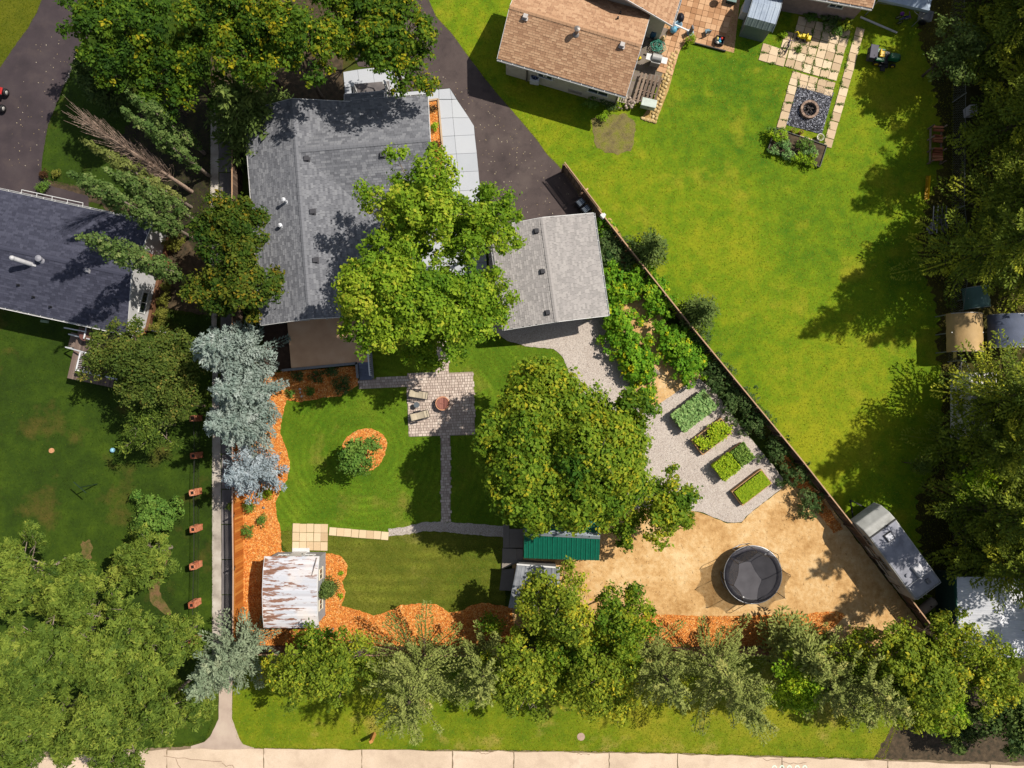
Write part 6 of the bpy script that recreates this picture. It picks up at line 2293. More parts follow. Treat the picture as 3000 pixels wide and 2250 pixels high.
# weeds growing in the joints
rng = rng_new()
P, N, L_ = [], [], []
for (x, y, *_r) in places:
    if rng.random() < .8:
        k = int(rng.integers(8, 60))
        e = rng.choice([-.3, .3])
        ax = rng.random() < .5
        q = np.column_stack([np.full(k, x) + (e if ax else 0) + rng.normal(0, .05 if ax else .16, k), np.full(k, y) + (0 if ax else e) + rng.normal(0, .16 if ax else .05, k), rng.uniform(.06, .14, k)])
        P.append(q)
P = np.vstack(P)
n = len(P)
o = obj('weeds', quads_mesh('weeds', leaves(rng, P, np.column_stack([rng.normal(0, .7, (n, 2)), np.full(n, .8)]), rng.uniform(.06, .14, n), rng.uniform(.03, .06, n)), rng.normal(.4, .2, n)), LM['shrub'])
o['kind'] = 'stuff'
o['label'] = 'green weeds growing in the joints of the cream slab patio'
sheet('fire_gravel', [(2338, 246), (2442, 272), (2407, 394), (2303, 366)], .045, m_gravel_dk)
q = scatter(rng, [(p.x, p.y) for p in GG([(2338, 246), (2442, 272), (2407, 394), (2303, 366)])], 1800)
o = obj('black_gravel', quads_mesh('black_gravel', leaves(rng, np.column_stack([q, rng.uniform(.05, .07, 1800)]), np.column_stack([rng.normal(0, .5, (1800, 2)), np.ones(1800)]), rng.uniform(.05, .10, 1800), rng.uniform(.04, .07, 1800)), rng.random(1800) ** 1.5), mat('black_pebbles', [C(26, 26, 34), C(70, 74, 88), C(216, 220, 236)], src='tint', var=.1))
o['kind'] = 'stuff'
o['label'] = 'loose black and white gravel round the fire pit'
p = G(2372, 320, .25)
fp = thing('fire_pit', 'round stone ringed fire pit in a black gravel square', 'fire pit', (p.x, p.y, .03))
m_blk = mat('fire_block', [C(126, 104, 92), C(156, 130, 114), C(176, 150, 132)], src='rand', var=.5, scale=5)
for c in range(2):
    for k in range(14):
        a = 2 * PI * (k + .5 * c) / 14
        mb = MB()
        mb.box(0, 0, 0, .255, .17, .135, top=.96)
        obj('block', mb, m_blk, fp, (.56 * math.cos(a), .56 * math.sin(a), .07 + c * .14), a + PI / 2)
obj('steel_liner', MB().lathe([(.46, .02), (.46, .29), (.44, .29), (.44, .03), (0, .03)], 28), flat('liner', C(44, 36, 34)), fp)
for k, (a, b_) in enumerate((((-.25, -.2), (.25, .15)), ((-.1, .28), (.2, -.22)), ((.28, .05), (-.2, .1)))):
    obj('charred_log', MB().tube([(a[0], a[1], .10 + k * .05), (b_[0], b_[1], .12 + k * .05)], .055, 8), flat('char', C(56, 44, 40)), fp)
# planted bed below it
gb = thing('garden_bed', 'dark framed garden bed with mixed green plants below the fire pit', 'planter')
cor = [(2272, 374), (2423, 426), (2403, 488), (2250, 440)]
w = GG(cor, .3)
for i in range(4):
    a, b_ = w[i].copy(), w[(i + 1) % 4].copy()
    a.z = b_.z = .15
    obj('side_board', MB().beam(a, b_, .05, .30), flat('bed_dark', C(66, 66, 60)), gb)
mb = MB()
mb.prism([(q.x, q.y) for q in w], 0, .22)
obj('soil', mb, m_soil, gb)
for i, (px, py, r, h, k, lab) in enumerate(((2283, 400, .62, .7, 'lime', 'light green leafy plant in the west end of the dark framed bed'), (2300, 420, .45, .6, 'bluegreen', 'blue green plant in the middle of the dark framed bed'), (2362, 424, .55, .7, 'shrub', 'bushy green plant toward the east end of the dark framed bed'),
                                            (2375, 442, .40, .5, 'bluegreen', 'low grey green plant beside the bushy one in the dark framed bed'), (2340, 462, .40, .45, 'lime', 'bright lettuce clump along the front of the dark framed bed'), (2372, 472, .40, .45, 'lime', 'bright lettuce clump at the front east corner of the dark framed bed'),
                                            (2268, 440, .32, .4, 'bluegreen', 'grey green plant at the west front corner of the dark framed bed'), (2308, 453, .36, .4, 'bluegreen', 'grey green low row along the front board of the dark framed bed'), (2262, 385, .35, .5, 'shrub', 'plant spilling over the north west corner of the dark framed bed'))):
    shrub(px, py, r * 1.3, h, k, lab, 'garden_plant', .10, 40, 6, cat='plant', k=5, z0=.18)
for px, py, r, c, lab in ((2320, 386, .17, C(150, 120, 60), 'round olive pot at the edge of the fire pit slabs'), (2343, 391, .16, C(176, 120, 76), 'round terracotta pot at the edge of the fire pit slabs'), (2399, 406, .26, C(232, 226, 214), 'white round tub with a plant by the garden bed corner')):
    pr_ = thing('plant_pot', lab, 'pot', tuple(G(px, py, .06)))
    obj('pot', MB().lathe([(0, 0), (r * .75, 0), (r, .28), (r, .30), (r * .88, .30), (r * .85, .24), (0, .24)], 20), flat('pot_' + str(px), c), pr_)
    rg = rng_new()
    k = 60
    pts_ = np.column_stack([rg.normal(0, r * .35, (k, 2)), rg.uniform(.24, .36, k)])
    obj('plant', quads_mesh('plant', leaves(rg, pts_, np.column_stack([rg.normal(0, .6, (k, 2)), np.ones(k)]), .1, .06), rg.normal(.5, .2, k)), LM['ochre'], pr_)
# west patio of brown pavers behind the brown house
m_bp = mat('brown_paver', [C(170, 124, 86), C(198, 152, 112), C(216, 174, 134)], src='rand', var=.5, scale=3, fine=.08)
bp = thing('brown_paver_patio', 'sandy brown paver patio behind the brown roof house, strewn with toys', 'patio')
slabs(bp, (2010, -50), -14.5, 9, 10, .41, .41, m_bp, skip=[(0, 9), (1, 9)], gap=.015, jit=.008)
slabs(bp, (1958, 84), -16, 3, 8, .40, .40, m_bp, gap=.015, jit=.012)
sheet('patio_base', [(1985, -60), (2170, -20), (2150, 155), (2010, 120), (1960, 200), (1900, 190), (1930, 70)], .016, mat('patio_sand', [C(176, 132, 92), C(206, 164, 122)], scale=3, bump=.4))
sheet('house_slab', [(1884, 60), (1972, 90), (1948, 200), (1905, 300), (1830, 300)], .020, mat('back_slab', [C(112, 100, 92), C(142, 130, 120)], scale=1.5, bump=.2))
# stone edging strip
m_es = mat('edge_stone_tan', [C(178, 150, 96), C(206, 178, 122), C(220, 196, 146)], src='rand', var=.5)
es = thing('stone_edging', 'strip of tan rounded stones edging the lawn beside the brown roof house', 'edging')
stn = MB().ball(0, 0, 0, .15, .12, .06, n=8).mesh('stone')
sheet('edging_bed', [(1960, 150), (1985, 165), (1960, 260), (1922, 358), (1880, 345), (1912, 300)], .017, mat('edge_sand', [C(170, 140, 76), C(206, 168, 116)], scale=3, bump=.5))
rr = random.Random(6)
for i in range(40):
    f = i / 39
    x, y = 1977 - 62 * f + (-6 if i % 2 else 4), 152 + 200 * f
    o = obj('stone', stn, m_es, es, tuple(G(x + rr.uniform(-2, 2), y, .05)), rr.uniform(0, 3))
for i in range(10):
    obj('stone', stn, m_es, es, tuple(G(1882 + i * 4.2, 346 + i * 1.3 + rr.uniform(-1, 1), .05)), rr.uniform(0, 3))
# weathered planks: a slatted platform
sp = thing('slatted_platform', 'weathered slatted timber platform against the east end of the brown roof house', 'platform')
m_old = mat('old_plank', [C(110, 92, 78), C(140, 120, 104), C(164, 144, 126)], src='rand', var=.5, scale=6)
for i in range(6):
    x0 = 1882 + i * 11.0
    a, b_ = G(x0, 213 + i * 2.5, .35), G(x0 - 27 + i * .8, 300 + i * 2, .35)
    obj('plank', MB().beam(a, b_, .145, .05), m_old, sp)
for y in (228, 262, 292):
    a, b_ = G(1882 - (y - 213) * .3, y, .28), G(1942 - (y - 213) * .3, y + 16, .28)
    obj('joist', MB().beam(a, b_, .06, .12), m_old, sp)
mb = MB()
for x, y in ((1880, 222), (1938, 236), (1858, 296), (1912, 312)):
    g = G(x, y, 0)
    mb.box(g.x, g.y, .12, .1, .1, .24)
obj('legs', mb, m_old, sp)
# barbecue
p = G(1924, 172, .9)
bq = thing('gas_barbecue', 'white and steel gas barbecue with two side shelves behind the brown roof house', 'barbecue', (p.x, p.y, .03), R(-14))
m_steel = flat('steel', C(206, 204, 200), .35, .4)
obj('cabinet', MB().box(0, 0, .45, .66, .48, .72), flat('bbq_grey', C(150, 146, 142)), bq, bevel=.01)
mb = MB()
n = 10
vs = []
for x in (-.33, .33):
    for i in range(n + 1):
        a = PI * i / n
        vs.append((x, .06 + .25 * math.cos(a), .90 + .22 * math.sin(a)))
mb.add(vs, [tuple(range(n, -1, -1)), tuple(range(n + 1, 2 * n + 2))] + [(i, i + 1, n + 2 + i, n + 1 + i) for i in range(n)])
obj('lid', mb, m_steel, bq)
obj('firebox', MB().box(0, -.02, .85, .68, .52, .10), m_black, bq)
for s in (-1, 1):
    obj('side_shelf', MB().box(s * .55, 0, .88, .40, .46, .04), white, bq, bevel=.01)
obj('handle', MB().tube([(-.22, -.24, .98), (.22, -.24, .98)], .018, 8), m_black, bq)
obj('control_panel', MB().box(0, -.30, .84, .66, .05, .12), m_steel, bq)
mb = MB()
for k in range(6):
    mb.box(-.22 + k * .09, .30, 1.02, .05, .06, .05)
obj('vent_tabs', mb, m_black, bq)
for s in (-1, 1):
    mb = MB()
    mb.lathe([(.02, -.03), (.09, -.03), (.09, .03), (.02, .03)], 12, M=Matrix.Translation((s * .3, .1, .09)) @ Matrix.Rotation(PI / 2, 4, 'Y'))
    obj('wheel', mb, m_black, bq)
# hose heap
rg = random.Random(12)
pts_ = []
c = G(1925, 138, .1)
for i in range(150):
    a = i * .52
    r = .30 + .18 * math.sin(i * .37) + rg.uniform(-.05, .05)
    pts_.append((c.x + r * math.cos(a) + .12 * math.sin(i * .11), c.y + r * math.sin(a) * .9 + .1 * math.cos(i * .13), .08 + .0022 * i + rg.uniform(0, .05)))
tag(obj('garden_hose', MB().tube(pts_, .022, 5), flat('hose_teal', C(70, 150, 128), .4)), 'tangled teal garden hose heaped beside the barbecue', 'hose')
# toys and clutter on the brown patio
def put(name, label, cat, mb, m, px, py, z=.05, rz=0, bevel=0):
    o = obj(name, mb, m, None, tuple(G(px, py, z)), rz, bevel)
    return tag(o, label, cat)
put('toy_ball', 'large blue and turquoise play ball at the corner of the brown roof house', 'ball', MB().ball(0, 0, .24, .26, n=18), mat('ball_swirl', [C(60, 120, 180), C(96, 170, 196), C(150, 140, 190)], scale=4, rough=.4), 1971, 92, .05)
put('water_tub', 'pale blue crumpled plastic tub beside the downspout', 'tub', MB().lathe([(0, 0), (.2, 0), (.27, .3), (.28, .32), (.24, .32), (.2, .05), (0, .05)], 14), flat('pale_blue', C(164, 198, 220), .4), 1985, 78, .05)
put('blue_barrel', 'blue rain barrel in the dark recess of the brown roof house', 'barrel', MB().lathe([(0, 0), (.26, 0), (.30, .4), (.27, .85), (.24, .86), (.22, .80), (0, .80)], 20), flat('barrel_blue', C(46, 90, 122), .4), 1912, 104, .03)
put('white_bucket', 'white bucket standing beside the blue rain barrel', 'bucket', MB().lathe([(0, 0), (.14, 0), (.17, .36), (.17, .38), (.15, .38), (.13, .03), (0, .03)], 16), white, 1897, 95, .03)
put('rubbish_bag', 'black shiny rubbish bag by the house corner', 'bag', MB().ball(0, 0, .26, .28, .36, .3, n=10), mat('bin_bag', [C(14, 14, 22), C(34, 34, 50)], scale=6, bump=.8, bscale=8, rough=.35), 1991, 58, .05)
put('clay_jug', 'tan clay jug standing beside the hose heap', 'jug', MB().lathe([(0, 0), (.15, .02), (.18, .2), (.10, .36), (.05, .42), (.06, .48), (.04, .48), (0, .46)], 16), flat('jug_tan', C(220, 190, 140)), 1941, 116, .05)
put('yellow_toy', 'small bright yellow plastic toy against the brown roof house', 'toy', MB().box(0, 0, .1, .28, .18, .2, .3, .7), flat('toy_yellow', C(240, 212, 20), .4), 1872, 173, .05, 0, .03)
put('downspout_extension', 'white downspout reaching out from the brown roof corner over the patio', 'pipe', MB().beam((0, 0, 0), (.95, -.38, -.1), .09, .07), white, 1978, 72, 2.4)
ch = thing('toy_chair', 'small blue grey childrens chair on the brown paver patio', 'chair', tuple(G(2070, 98, .05)), R(100))
mbl = flat('toy_blue', C(96, 132, 150), .45)
obj('seat', MB().box(0, 0, .28, .34, .32, .04), mbl, ch, bevel=.01)
obj('backrest', MB().box(-.16, 0, .48, .04, .32, .38), mbl, ch, bevel=.01)
for sx in (-1, 1):
    for sy in (-1, 1):
        obj('leg', MB().box(sx * .13, sy * .12, .13, .04, .04, .27), mbl, ch)
tc = thing('toy_crate', 'dark open crate heaped with colourful toys at the patio edge', 'crate', tuple(G(2106, 122, .05)), R(-14))
mdk = flat('crate_dark', C(46, 42, 46))
obj('bottom', MB().box(0, 0, .03, .60, .54, .04), mdk, tc)
for s in (-1, 1):
    obj('side_panel', MB().box(s * .30, 0, .15, .03, .54, .26), mdk, tc)
    obj('end_panel', MB().box(0, s * .27, .15, .57, .03, .26), mdk, tc)
rr = random.Random(9)
for i, (cc, lab) in enumerate(((C(232, 210, 120), 'yellow toy on top of the toy crate'), (C(40, 130, 200), 'blue toy in the east side of the toy crate'), (C(210, 60, 40), 'red toy in the middle of the toy crate'), (C(236, 232, 226), 'white toy in the south side of the toy crate'), (C(90, 190, 220), 'turquoise toy in the north east of the toy crate'))):
    put('soft_toy', lab, 'toy', MB().ball(0, 0, .10, .12, .09, .10, n=10), flat('toy_c%d' % i, cc, .5), 2101 + (i % 3) * 6, 115 + (i // 3) * 9 + (i % 2) * 3, .22, rr.uniform(0, 3))
edg = tag(obj('timber_edging', MB().beam(G(2030, 125, .1), G(2126, 150, .1), .07, .16), flat('edge_dark', C(60, 54, 48))), 'dark timber edging between brown patio and lawn', 'edging')
hp = thing('hand_pump', 'grey metal post with round base standing at the brown patio corner', 'post', tuple(G(2022, 96, .05)))
obj('post', MB().box(0, 0, .4, .10, .30, .8, .3), flat('post_grey', C(110, 116, 124)), hp, bevel=.01)
obj('base', MB().cyl(0, 0, 0, .06, .26, n=18), flat('post_base', C(160, 176, 190)), hp)
gr = thing('kettle_grill', 'black kettle grill with steel bowl standing at the top of the brown patio', 'grill', tuple(G(2110, 2, .05)))
obj('bowl', MB().lathe([(0, .45), (.2, .48), (.28, .62), (.26, .75), (.15, .84), (0, .87)], 20), m_black, gr)
obj('lid_vent', MB().cyl(0, 0, .86, .90, .07, n=12), m_steel, gr)
for k in range(3):
    a = k * 2.09
    obj('leg', MB().tube([(.16 * math.cos(a), .16 * math.sin(a), .5), (.27 * math.cos(a), .27 * math.sin(a), 0)], .014, 6), m_steel, gr)
tbx = thing('storage_tote', 'dark teal storage box beside the kettle grill', 'box', tuple(G(2140, 4, .05)), R(-14))
obj('body', MB().box(0, 0, .18, .62, .42, .36, top=1.08), flat('tote_teal', C(40, 62, 60)), tbx, bevel=.02)
obj('lid', MB().box(0, 0, .39, .70, .50, .05), flat('tote_lid', C(120, 150, 146)), tbx, bevel=.015)
# deck box, window well, heat pump at the brown house
dbx = thing('deck_box', 'pale green plastic deck box at the end of the slatted platform', 'box', tuple(G(1897, 311, .3)), R(-13))
obj('body', MB().box(0, 0, .28, 1.0, .52, .54), flat('box_green', C(176, 192, 180), .5), dbx, bevel=.03)
obj('lid', MB().box(0, 0, .58, 1.06, .58, .08), flat('box_lid', C(196, 208, 198), .5), dbx, bevel=.03)
obj('latch', MB().box(0, -.30, .52, .12, .03, .1), m_black, dbx)
wwl = thing('window_well_cover', 'pale grey ribbed cover box against the south wall of the brown roof house', 'cover', tuple(G(1687, 262, .3)), R(-16))
obj('frame', MB().box(0, 0, .16, 1.0, .58, .32), flat('well_grey', C(150, 142, 138)), wwl)
for k in range(6):
    obj('slat', MB().box(0, -.25 + k * .10, .335, 1.02, .085, .03), flat('well_slat', C(176, 166, 162)), wwl)
hpw = thing('heat_pump', 'white square air conditioner with dark round fan by the south wall', 'air conditioner', tuple(G(1567, 236, .4)), R(-10))
obj('body', MB().box(0, 0, .35, .66, .66, .70), flat('hp_white', C(206, 208, 216), .5), hpw, bevel=.06)
obj('fan_opening', MB().cyl(0, 0, .70, .712, .27, n=24), flat('hp_dark', C(36, 44, 70)), hpw)
mb = MB()
for k in range(5):
    a = k * 2 * PI / 5
    mb.box(.12 * math.cos(a), .12 * math.sin(a), .72, .20, .07, .01, a)
mb.cyl(0, 0, .715, .74, .06, n=12)
obj('fan_blades', mb, flat('hp_fan', C(110, 124, 160)), hpw)
# stacked brick rubble and a small metal rack at the corner
rack = thing('metal_rack', 'pale tubular metal rack against the south east corner of the brown roof house', 'rack', tuple(G(1821, 296, .3)), R(-14))
mb = MB()
for k in range(4):
    mb.tube([(-.25 + k * .16, -.3, .5), (-.25 + k * .16, .3, .5)], .02, 6)
mb.tube([(-.3, -.3, .5), (.3, -.3, .5), (.3, .3, .5), (-.3, .3, .5)], .024, 6, closed=True)
for x in (-.3, .3):
    for y in (-.3, .3):
        mb.tube([(x, y, 0), (x, y, .5)], .022, 6)
obj('frame', mb, flat('rack_paint', C(206, 190, 170), .5), rack)
rr = random.Random(14)
m_rub = mat('rubble_stone', [C(120, 104, 92), C(170, 152, 138), C(210, 196, 184)], src='rand', var=.5)
rpl = thing('rock_pile', 'heap of pale rocks beside the metal rack', 'rocks', tuple(G(1846, 305, .1)))
rock = MB().ball(0, 0, 0, .12, .09, .08, n=8).mesh('rock')
for i in range(38):
    a, r = rr.uniform(0, 6.28), abs(rr.gauss(0, .28))
    o = obj('rock', rock, m_rub, rpl, (r * 1.4 * math.cos(a), r * math.sin(a), .06 + max(0, .3 - r * .7)), rr.uniform(0, 3))
    s = rr.uniform(.7, 1.3)
    o.scale = (s, s, s)
# the pipe on the lawn
put('white_pipe', 'long white pipe lying slantwise on the dark lawn below the pink house', 'pipe', MB().beam(tuple(G(2521, 50, .10) - G(2574, 77, .05)), tuple(G(2628, 96, .06) - G(2574, 77, .05)), .11, .08), white, 2574, 77, .05)
# garden tractor
def wheel(mb, x, y, r, w, z=None):
    mb.lathe([(r * .3, -w / 2), (r * .92, -w / 2), (r, -w * .3), (r, w * .3), (r * .92, w / 2), (r * .3, w / 2)], 20, M=Matrix.Translation((x, y, r if z is None else z)) @ Matrix.Rotation(PI / 2, 4, 'X'))
def disc(mb, x, y, r, w, z):
    mb.lathe([(0, -w / 2), (r, -w / 2), (r, w / 2), (0, w / 2)], 16, M=Matrix.Translation((x, y, z)) @ Matrix.Rotation(PI / 2, 4, 'X'))
m_jg, m_jy = flat('tractor_green', C(28, 104, 66), .35), flat('tractor_yellow', C(236, 190, 30), .4)
p = G(2592, 166, .5)
mt = thing('lawn_tractor', 'green and yellow riding lawn tractor with dark rear bagger parked on the shaded lawn', 'mower', (p.x, p.y, .02), R(-9))
mb = MB()
mb.box(.62, 0, .60, .78, .50, .36, top=.86)
obj('hood', mb, m_jg, mt, bevel=.07)
obj('grille', MB().box(1.02, 0, .55, .04, .36, .24), m_black, mt)
obj('chassis', MB().box(.05, 0, .34, 1.7, .42, .14), m_black, mt)
obj('footplate', MB().box(.08, 0, .40, .45, .86, .04), m_black, mt)
obj('rear_fender', MB().box(-.36, 0, .60, .62, .92, .16), m_jg, mt, bevel=.06)
st_ = obj('seat', MB().box(-.32, 0, .76, .38, .44, .10), m_jy, mt, bevel=.05)
obj('seat_back', MB().box(-.54, 0, .92, .10, .42, .30), m_jy, st_, bevel=.04)
mb = MB()
mb.tube([(.22, 0, .55), (.06, 0, .92)], .02, 6)
mb.tube([(.06 + .16 * math.cos(t_) * .5, .17 * math.sin(t_), .92 + .16 * math.cos(t_) * .6) for t_ in [2 * PI * i / 16 for i in range(16)]], .016, 6, closed=True)
obj('steering_wheel', mb, m_black, mt)
obj('mower_deck', MB().box(.12, -.05, .20, .74, 1.16, .14, top=.9), m_black, mt, bevel=.04)
obj('discharge_chute', MB().box(.12, -.72, .18, .36, .34, .05, top=.8), m_black, mt)
for x, y, r in ((-.42, .42, .26), (-.42, -.42, .26), (.78, .40, .19), (.78, -.40, .19)):
    mb = MB()
    wheel(mb, x, y, r, .2 if x < 0 else .15)
    wo = obj('wheel', mb, m_black, mt)
    mb = MB()
    disc(mb, x, y, r * .55, .21 if x < 0 else .16, r)
    obj('rim', mb, m_jy, wo)
for s in (-1, 1):
    obj('bagger', MB().box(-.98, s * .24, .62, .50, .45, .55, top=.88), flat('bag_dark', C(58, 58, 74)), mt, bevel=.04)
obj('bagger_lid', MB().box(-.98, 0, .92, .56, .98, .07), flat('bag_lid', C(66, 64, 82)), mt, bevel=.03)
# ride-on toy, bicycle, tricycle, quad bike
p = G(2348, 107, .2)
rt_ = thing('ride_on_toy', 'bright yellow plastic ride on digger toy on the weedy slab patio', 'toy', (p.x, p.y, .06), R(-18))
m_ty = flat('toy_yellow2', C(242, 214, 22), .4)
obj('body', MB().box(.0, 0, .22, .62, .34, .18), m_ty, rt_, bevel=.05)
obj('seat', MB().box(.12, 0, .35, .28, .28, .08), m_ty, rt_, bevel=.04)
obj('seat_back', MB().box(.30, 0, .45, .08, .28, .20), m_ty, rt_, bevel=.03)
obj('bucket', MB().box(.52, 0, .22, .28, .42, .24, top=.85), m_ty, rt_, bevel=.04)
obj('handle', MB().tube([(-.2, -.14, .44), (-.16, 0, .46), (-.2, .14, .44)], .02, 6), m_black, rt_)
obj('digger_arm', MB().tube([(-.28, 0, .3), (-.42, .02, .5), (-.56, .05, .3)], .045, 8), m_ty, rt_)
for x in (-.22, .25):
    for s in (-1, 1):
        mb = MB()
        wheel(mb, x, s * .2, .12, .08)
        obj('wheel', mb, m_black, rt_)
def bike(px, py, rz, label, name, fr, r=.22, L=.72, lean=.15, trike=False, handle_c=None):
    p = G(px, py, .3)
    root = thing(name, label, 'bicycle' if not trike else 'tricycle', (p.x, p.y, .06), rz)
    mf = flat('frame_' + label[:6].strip(), fr, .35)
    for x in (-L / 2, L / 2):
        sides = (-.2, .2) if (trike and x < 0) else (0,)
        for y in sides:
            mb = MB()
            mb.tube([(x + r * math.cos(t_), y, r + r * math.sin(t_)) for t_ in [2 * PI * i / 18 for i in range(18)]], .028, 6, closed=True)
            wo = obj('wheel', mb, m_black, root)
            mb = MB()
            for k in range(6):
                t_ = k * PI / 3
                mb.tube([(x, y, r), (x + r * math.cos(t_), y, r + r * math.sin(t_))], .006, 4)
            obj('spokes', mb, m_steel, wo)
    mb = MB()
    mb.tube([(-L / 2, 0, r), (-L * .1, 0, r + .02), (-L * .16, 0, r + .36)], .02, 6)
    mb.tube([(-L * .1, 0, r + .02), (L * .36, 0, r + .36)], .024, 6)
    mb.tube([(-L * .15, 0, r + .30), (L * .36, 0, r + .36)], .02, 6)
    mb.tube([(-L / 2, 0, r), (-L * .15, 0, r + .30)], .016, 6)
    mb.tube([(L / 2, 0, r), (L * .36, 0, r + .40)], .02, 6)
    obj('frame', mb, mf, root)
    mb = MB()
    mb.tube([(L * .30, -.24, r + .50), (L * .36, -.08, r + .44), (L * .36, .08, r + .44), (L * .30, .24, r + .50)], .018, 6)
    obj('handlebar', mb, flat('hb_' + label[:5].strip(), handle_c, .4) if handle_c else m_black, root)
    obj('saddle', MB().box(-L * .17, 0, r + .40, .22, .13, .06, top=.7), m_black, root, bevel=.02)
    mb = MB()
    mb.beam((-L * .1, -.12, r), (-L * .1, .12, r), .03)
    obj('pedals', mb, m_black, root)
bike(2307, 137, R(70), 'small purple and white childrens bicycle standing on the weedy slabs', 'bicycle', C(120, 90, 130), handle_c=C(160, 130, 170))
bike(2648, 55, R(10), 'purple childrens tricycle beside the pop-up canopy', 'tricycle', C(90, 80, 190), .2, .62, trike=True, handle_c=C(160, 70, 200))
p = G(2706, 50, .3)
wbr = thing('garden_cart', 'pale grey two wheeled garden cart standing under the canopy corner', 'cart', (p.x, p.y, .02), R(-16))
mb = MB()
mb.add([(-.4, -.3, .3), (.4, -.3, .3), (.4, .3, .3), (-.4, .3, .3), (-.48, -.36, .6), (.48, -.36, .6), (.48, .36, .6), (-.48, .36, .6)], [(0, 1, 2, 3), (0, 1, 5, 4), (1, 2, 6, 5), (2, 3, 7, 6), (3, 0, 4, 7)])
obj('tray', mb, flat('cart_grey', C(176, 176, 178)), wbr)
for s in (-1, 1):
    mb = MB()
    wheel(mb, 0, s * .42, .25, .07)
    obj('wheel', mb, m_black, wbr)
mb = MB()
mb.tube([(-.46, -.2, .58), (-.95, -.15, .8), (-.95, .15, .8), (-.46, .2, .58)], .02, 6)
obj('handle', mb, m_steel, wbr)
tag(obj('purple_ball', MB().ball(0, 0, .15, .15, n=14), flat('purple', C(150, 70, 190), .4), None, tuple(G(2640, 44, .15))), 'purple ball beside the tricycle', 'ball')['z'] = 0
p = G(-12, 288, .5)
qb = thing('quad_bike', 'red and black quad bike cut by the left edge on the dark driveway', 'vehicle', (p.x, p.y, .03), R(80))
obj('body', MB().box(0, 0, .55, 1.1, .36, .26, top=.8), m_black, qb, bevel=.05)
for s in (-1, 1):
    obj('fender', MB().box(.52 * s, 0, .66, .5, .95, .08), flat('quad_red', C(190, 40, 40), .4), qb, bevel=.04)
obj('seat', MB().box(-.1, 0, .76, .6, .30, .12), m_black, qb, bevel=.05)
obj('handlebar', MB().tube([(.28, -.36, 1.0), (.36, -.1, .94), (.36, .1, .94), (.28, .36, 1.0)], .02, 6), m_black, qb)
for sx in (-1, 1):
    for sy in (-1, 1):
        mb = MB()
        wheel(mb, sx * .58, sy * .42, .27, .22)
        wo = obj('wheel', mb, m_black, qb)
        mb = MB()
        disc(mb, sx * .58, sy * .42, .15, .235, .27)
        obj('rim', mb, m_steel, wo)
# piles by the far right fence
st = thing('log_rack', 'low timber rack holding red brown split logs in the shade by the right fence', 'log rack', tuple(G(2735, 430, 0)), R(88))
for s in (-1, 1):
    obj('rail', MB().beam((-1.3, s * .38, .25), (1.3, s * .38, .25), .10, .10), m_old, st)
for x in (-1.25, -.4, .45, 1.25):
    for s in (-1, 1):
        obj('upright', MB().box(x, s * .44, .4, .08, .08, .8), m_old, st)
m_log = mat('split_log', [C(120, 62, 38), C(172, 102, 66), C(196, 138, 98)], src='rand', var=.5)
rr = random.Random(2)
for i in range(13):
    x = -1.1 + i * .19 + rr.uniform(-.03, .03)
    if 5 <= i <= 6 or i == 10:
        continue
    obj('log', MB().tube([(x, -.34, .40 + rr.uniform(0, .16)), (x + rr.uniform(-.04, .04), .34, .42 + rr.uniform(0, .12))], .095, 7), m_log, st)
put('yellow_slide', 'long narrow yellow plastic slide lying by the right fence', 'slide', MB().add([(-.12, -.8, .05), (.12, -.8, .05), (.12, .8, .3), (-.12, .8, .3), (-.16, -.8, .15), (.16, -.8, .15), (.16, .8, .42), (-.16, .8, .42)], [(3, 2, 1, 0), (0, 1, 2, 3), (0, 4, 7, 3), (2, 6, 5, 1), (3, 7, 4, 0), (1, 5, 6, 2)]), flat('slide_yellow', C(226, 180, 16), .4), 2711, 552, .02)
put('white_bin', 'pale square plastic bin under the spruce by the right fence', 'bin', MB().box(0, 0, .4, .50, .62, .8, top=1.1), flat('bin_pale', C(206, 202, 206)), 2832, 333, .02, .1, .04)
mp_ = thing('pot_heap', 'heap of grey pots and pipes in the shade by the right fence', 'pots', tuple(G(2742, 658, 0)))
m_pg = mat('pot_grey', [C(70, 66, 70), C(140, 134, 136), C(190, 186, 188)], src='rand', var=.4)
rr = random.Random(5)
for i in range(16):
    s = rr.uniform(.12, .22)
    obj('pot', MB().lathe([(0, 0), (s * .7, 0), (s, s * 1.5), (s * .85, s * 1.5), (s * .6, .03), (0, .03)], 12), m_pg, mp_, (rr.uniform(-.6, .6), rr.uniform(-.55, .55), 0), 0)
for i in range(4):
    x = -.5 + i * .3
    obj('pipe', MB().tube([(x, -.7, .42), (x + .1, 1.2, .46)], .035, 7), m_pg, mp_)
# ------------------------------------------------------------------ trees and shrubs
# upper left broadleaf group
broad(395, 120, 7.0, 3.2, 3.2, 'dark', 'tall dark green maple beside the driveway in the upper left corner', yellow=.06, dens=5.5)
broad(300, 40, 6.5, 2.3, 2.6, 'dark', 'dark green tree cut by the top edge left of the big maples', yellow=.06)
broad(430, 235, 5.5, 1.7, 2.0, 'dark', 'lower dark green maple above the tips of the columnar poplars', yellow=.05)
broad(545, 215, 6.5, 2.4, 2.6, 'dark', 'dark maple between the two upper left groups', yellow=.10)
broad(690, 70, 8.0, 3.3, 3.2, 'dark', 'large maple with yellow tinged leaves at the top edge', yellow=.32, dens=5.5)
broad(850, 130, 8.0, 2.9, 3.0, 'dark', 'maple with yellow tinged crown just north of the grey roof', yellow=.30, dens=5.5)
broad(1130, 110, 7.0, 3.1, 3.2, 'dark', 'round glossy maple overhanging the asphalt driveway', yellow=.20, dens=6)
broad(1010, 20, 6.5, 1.9, 2.4, 'dark', 'shaded maple at the top edge between the two yellow tinged crowns', yellow=.1)
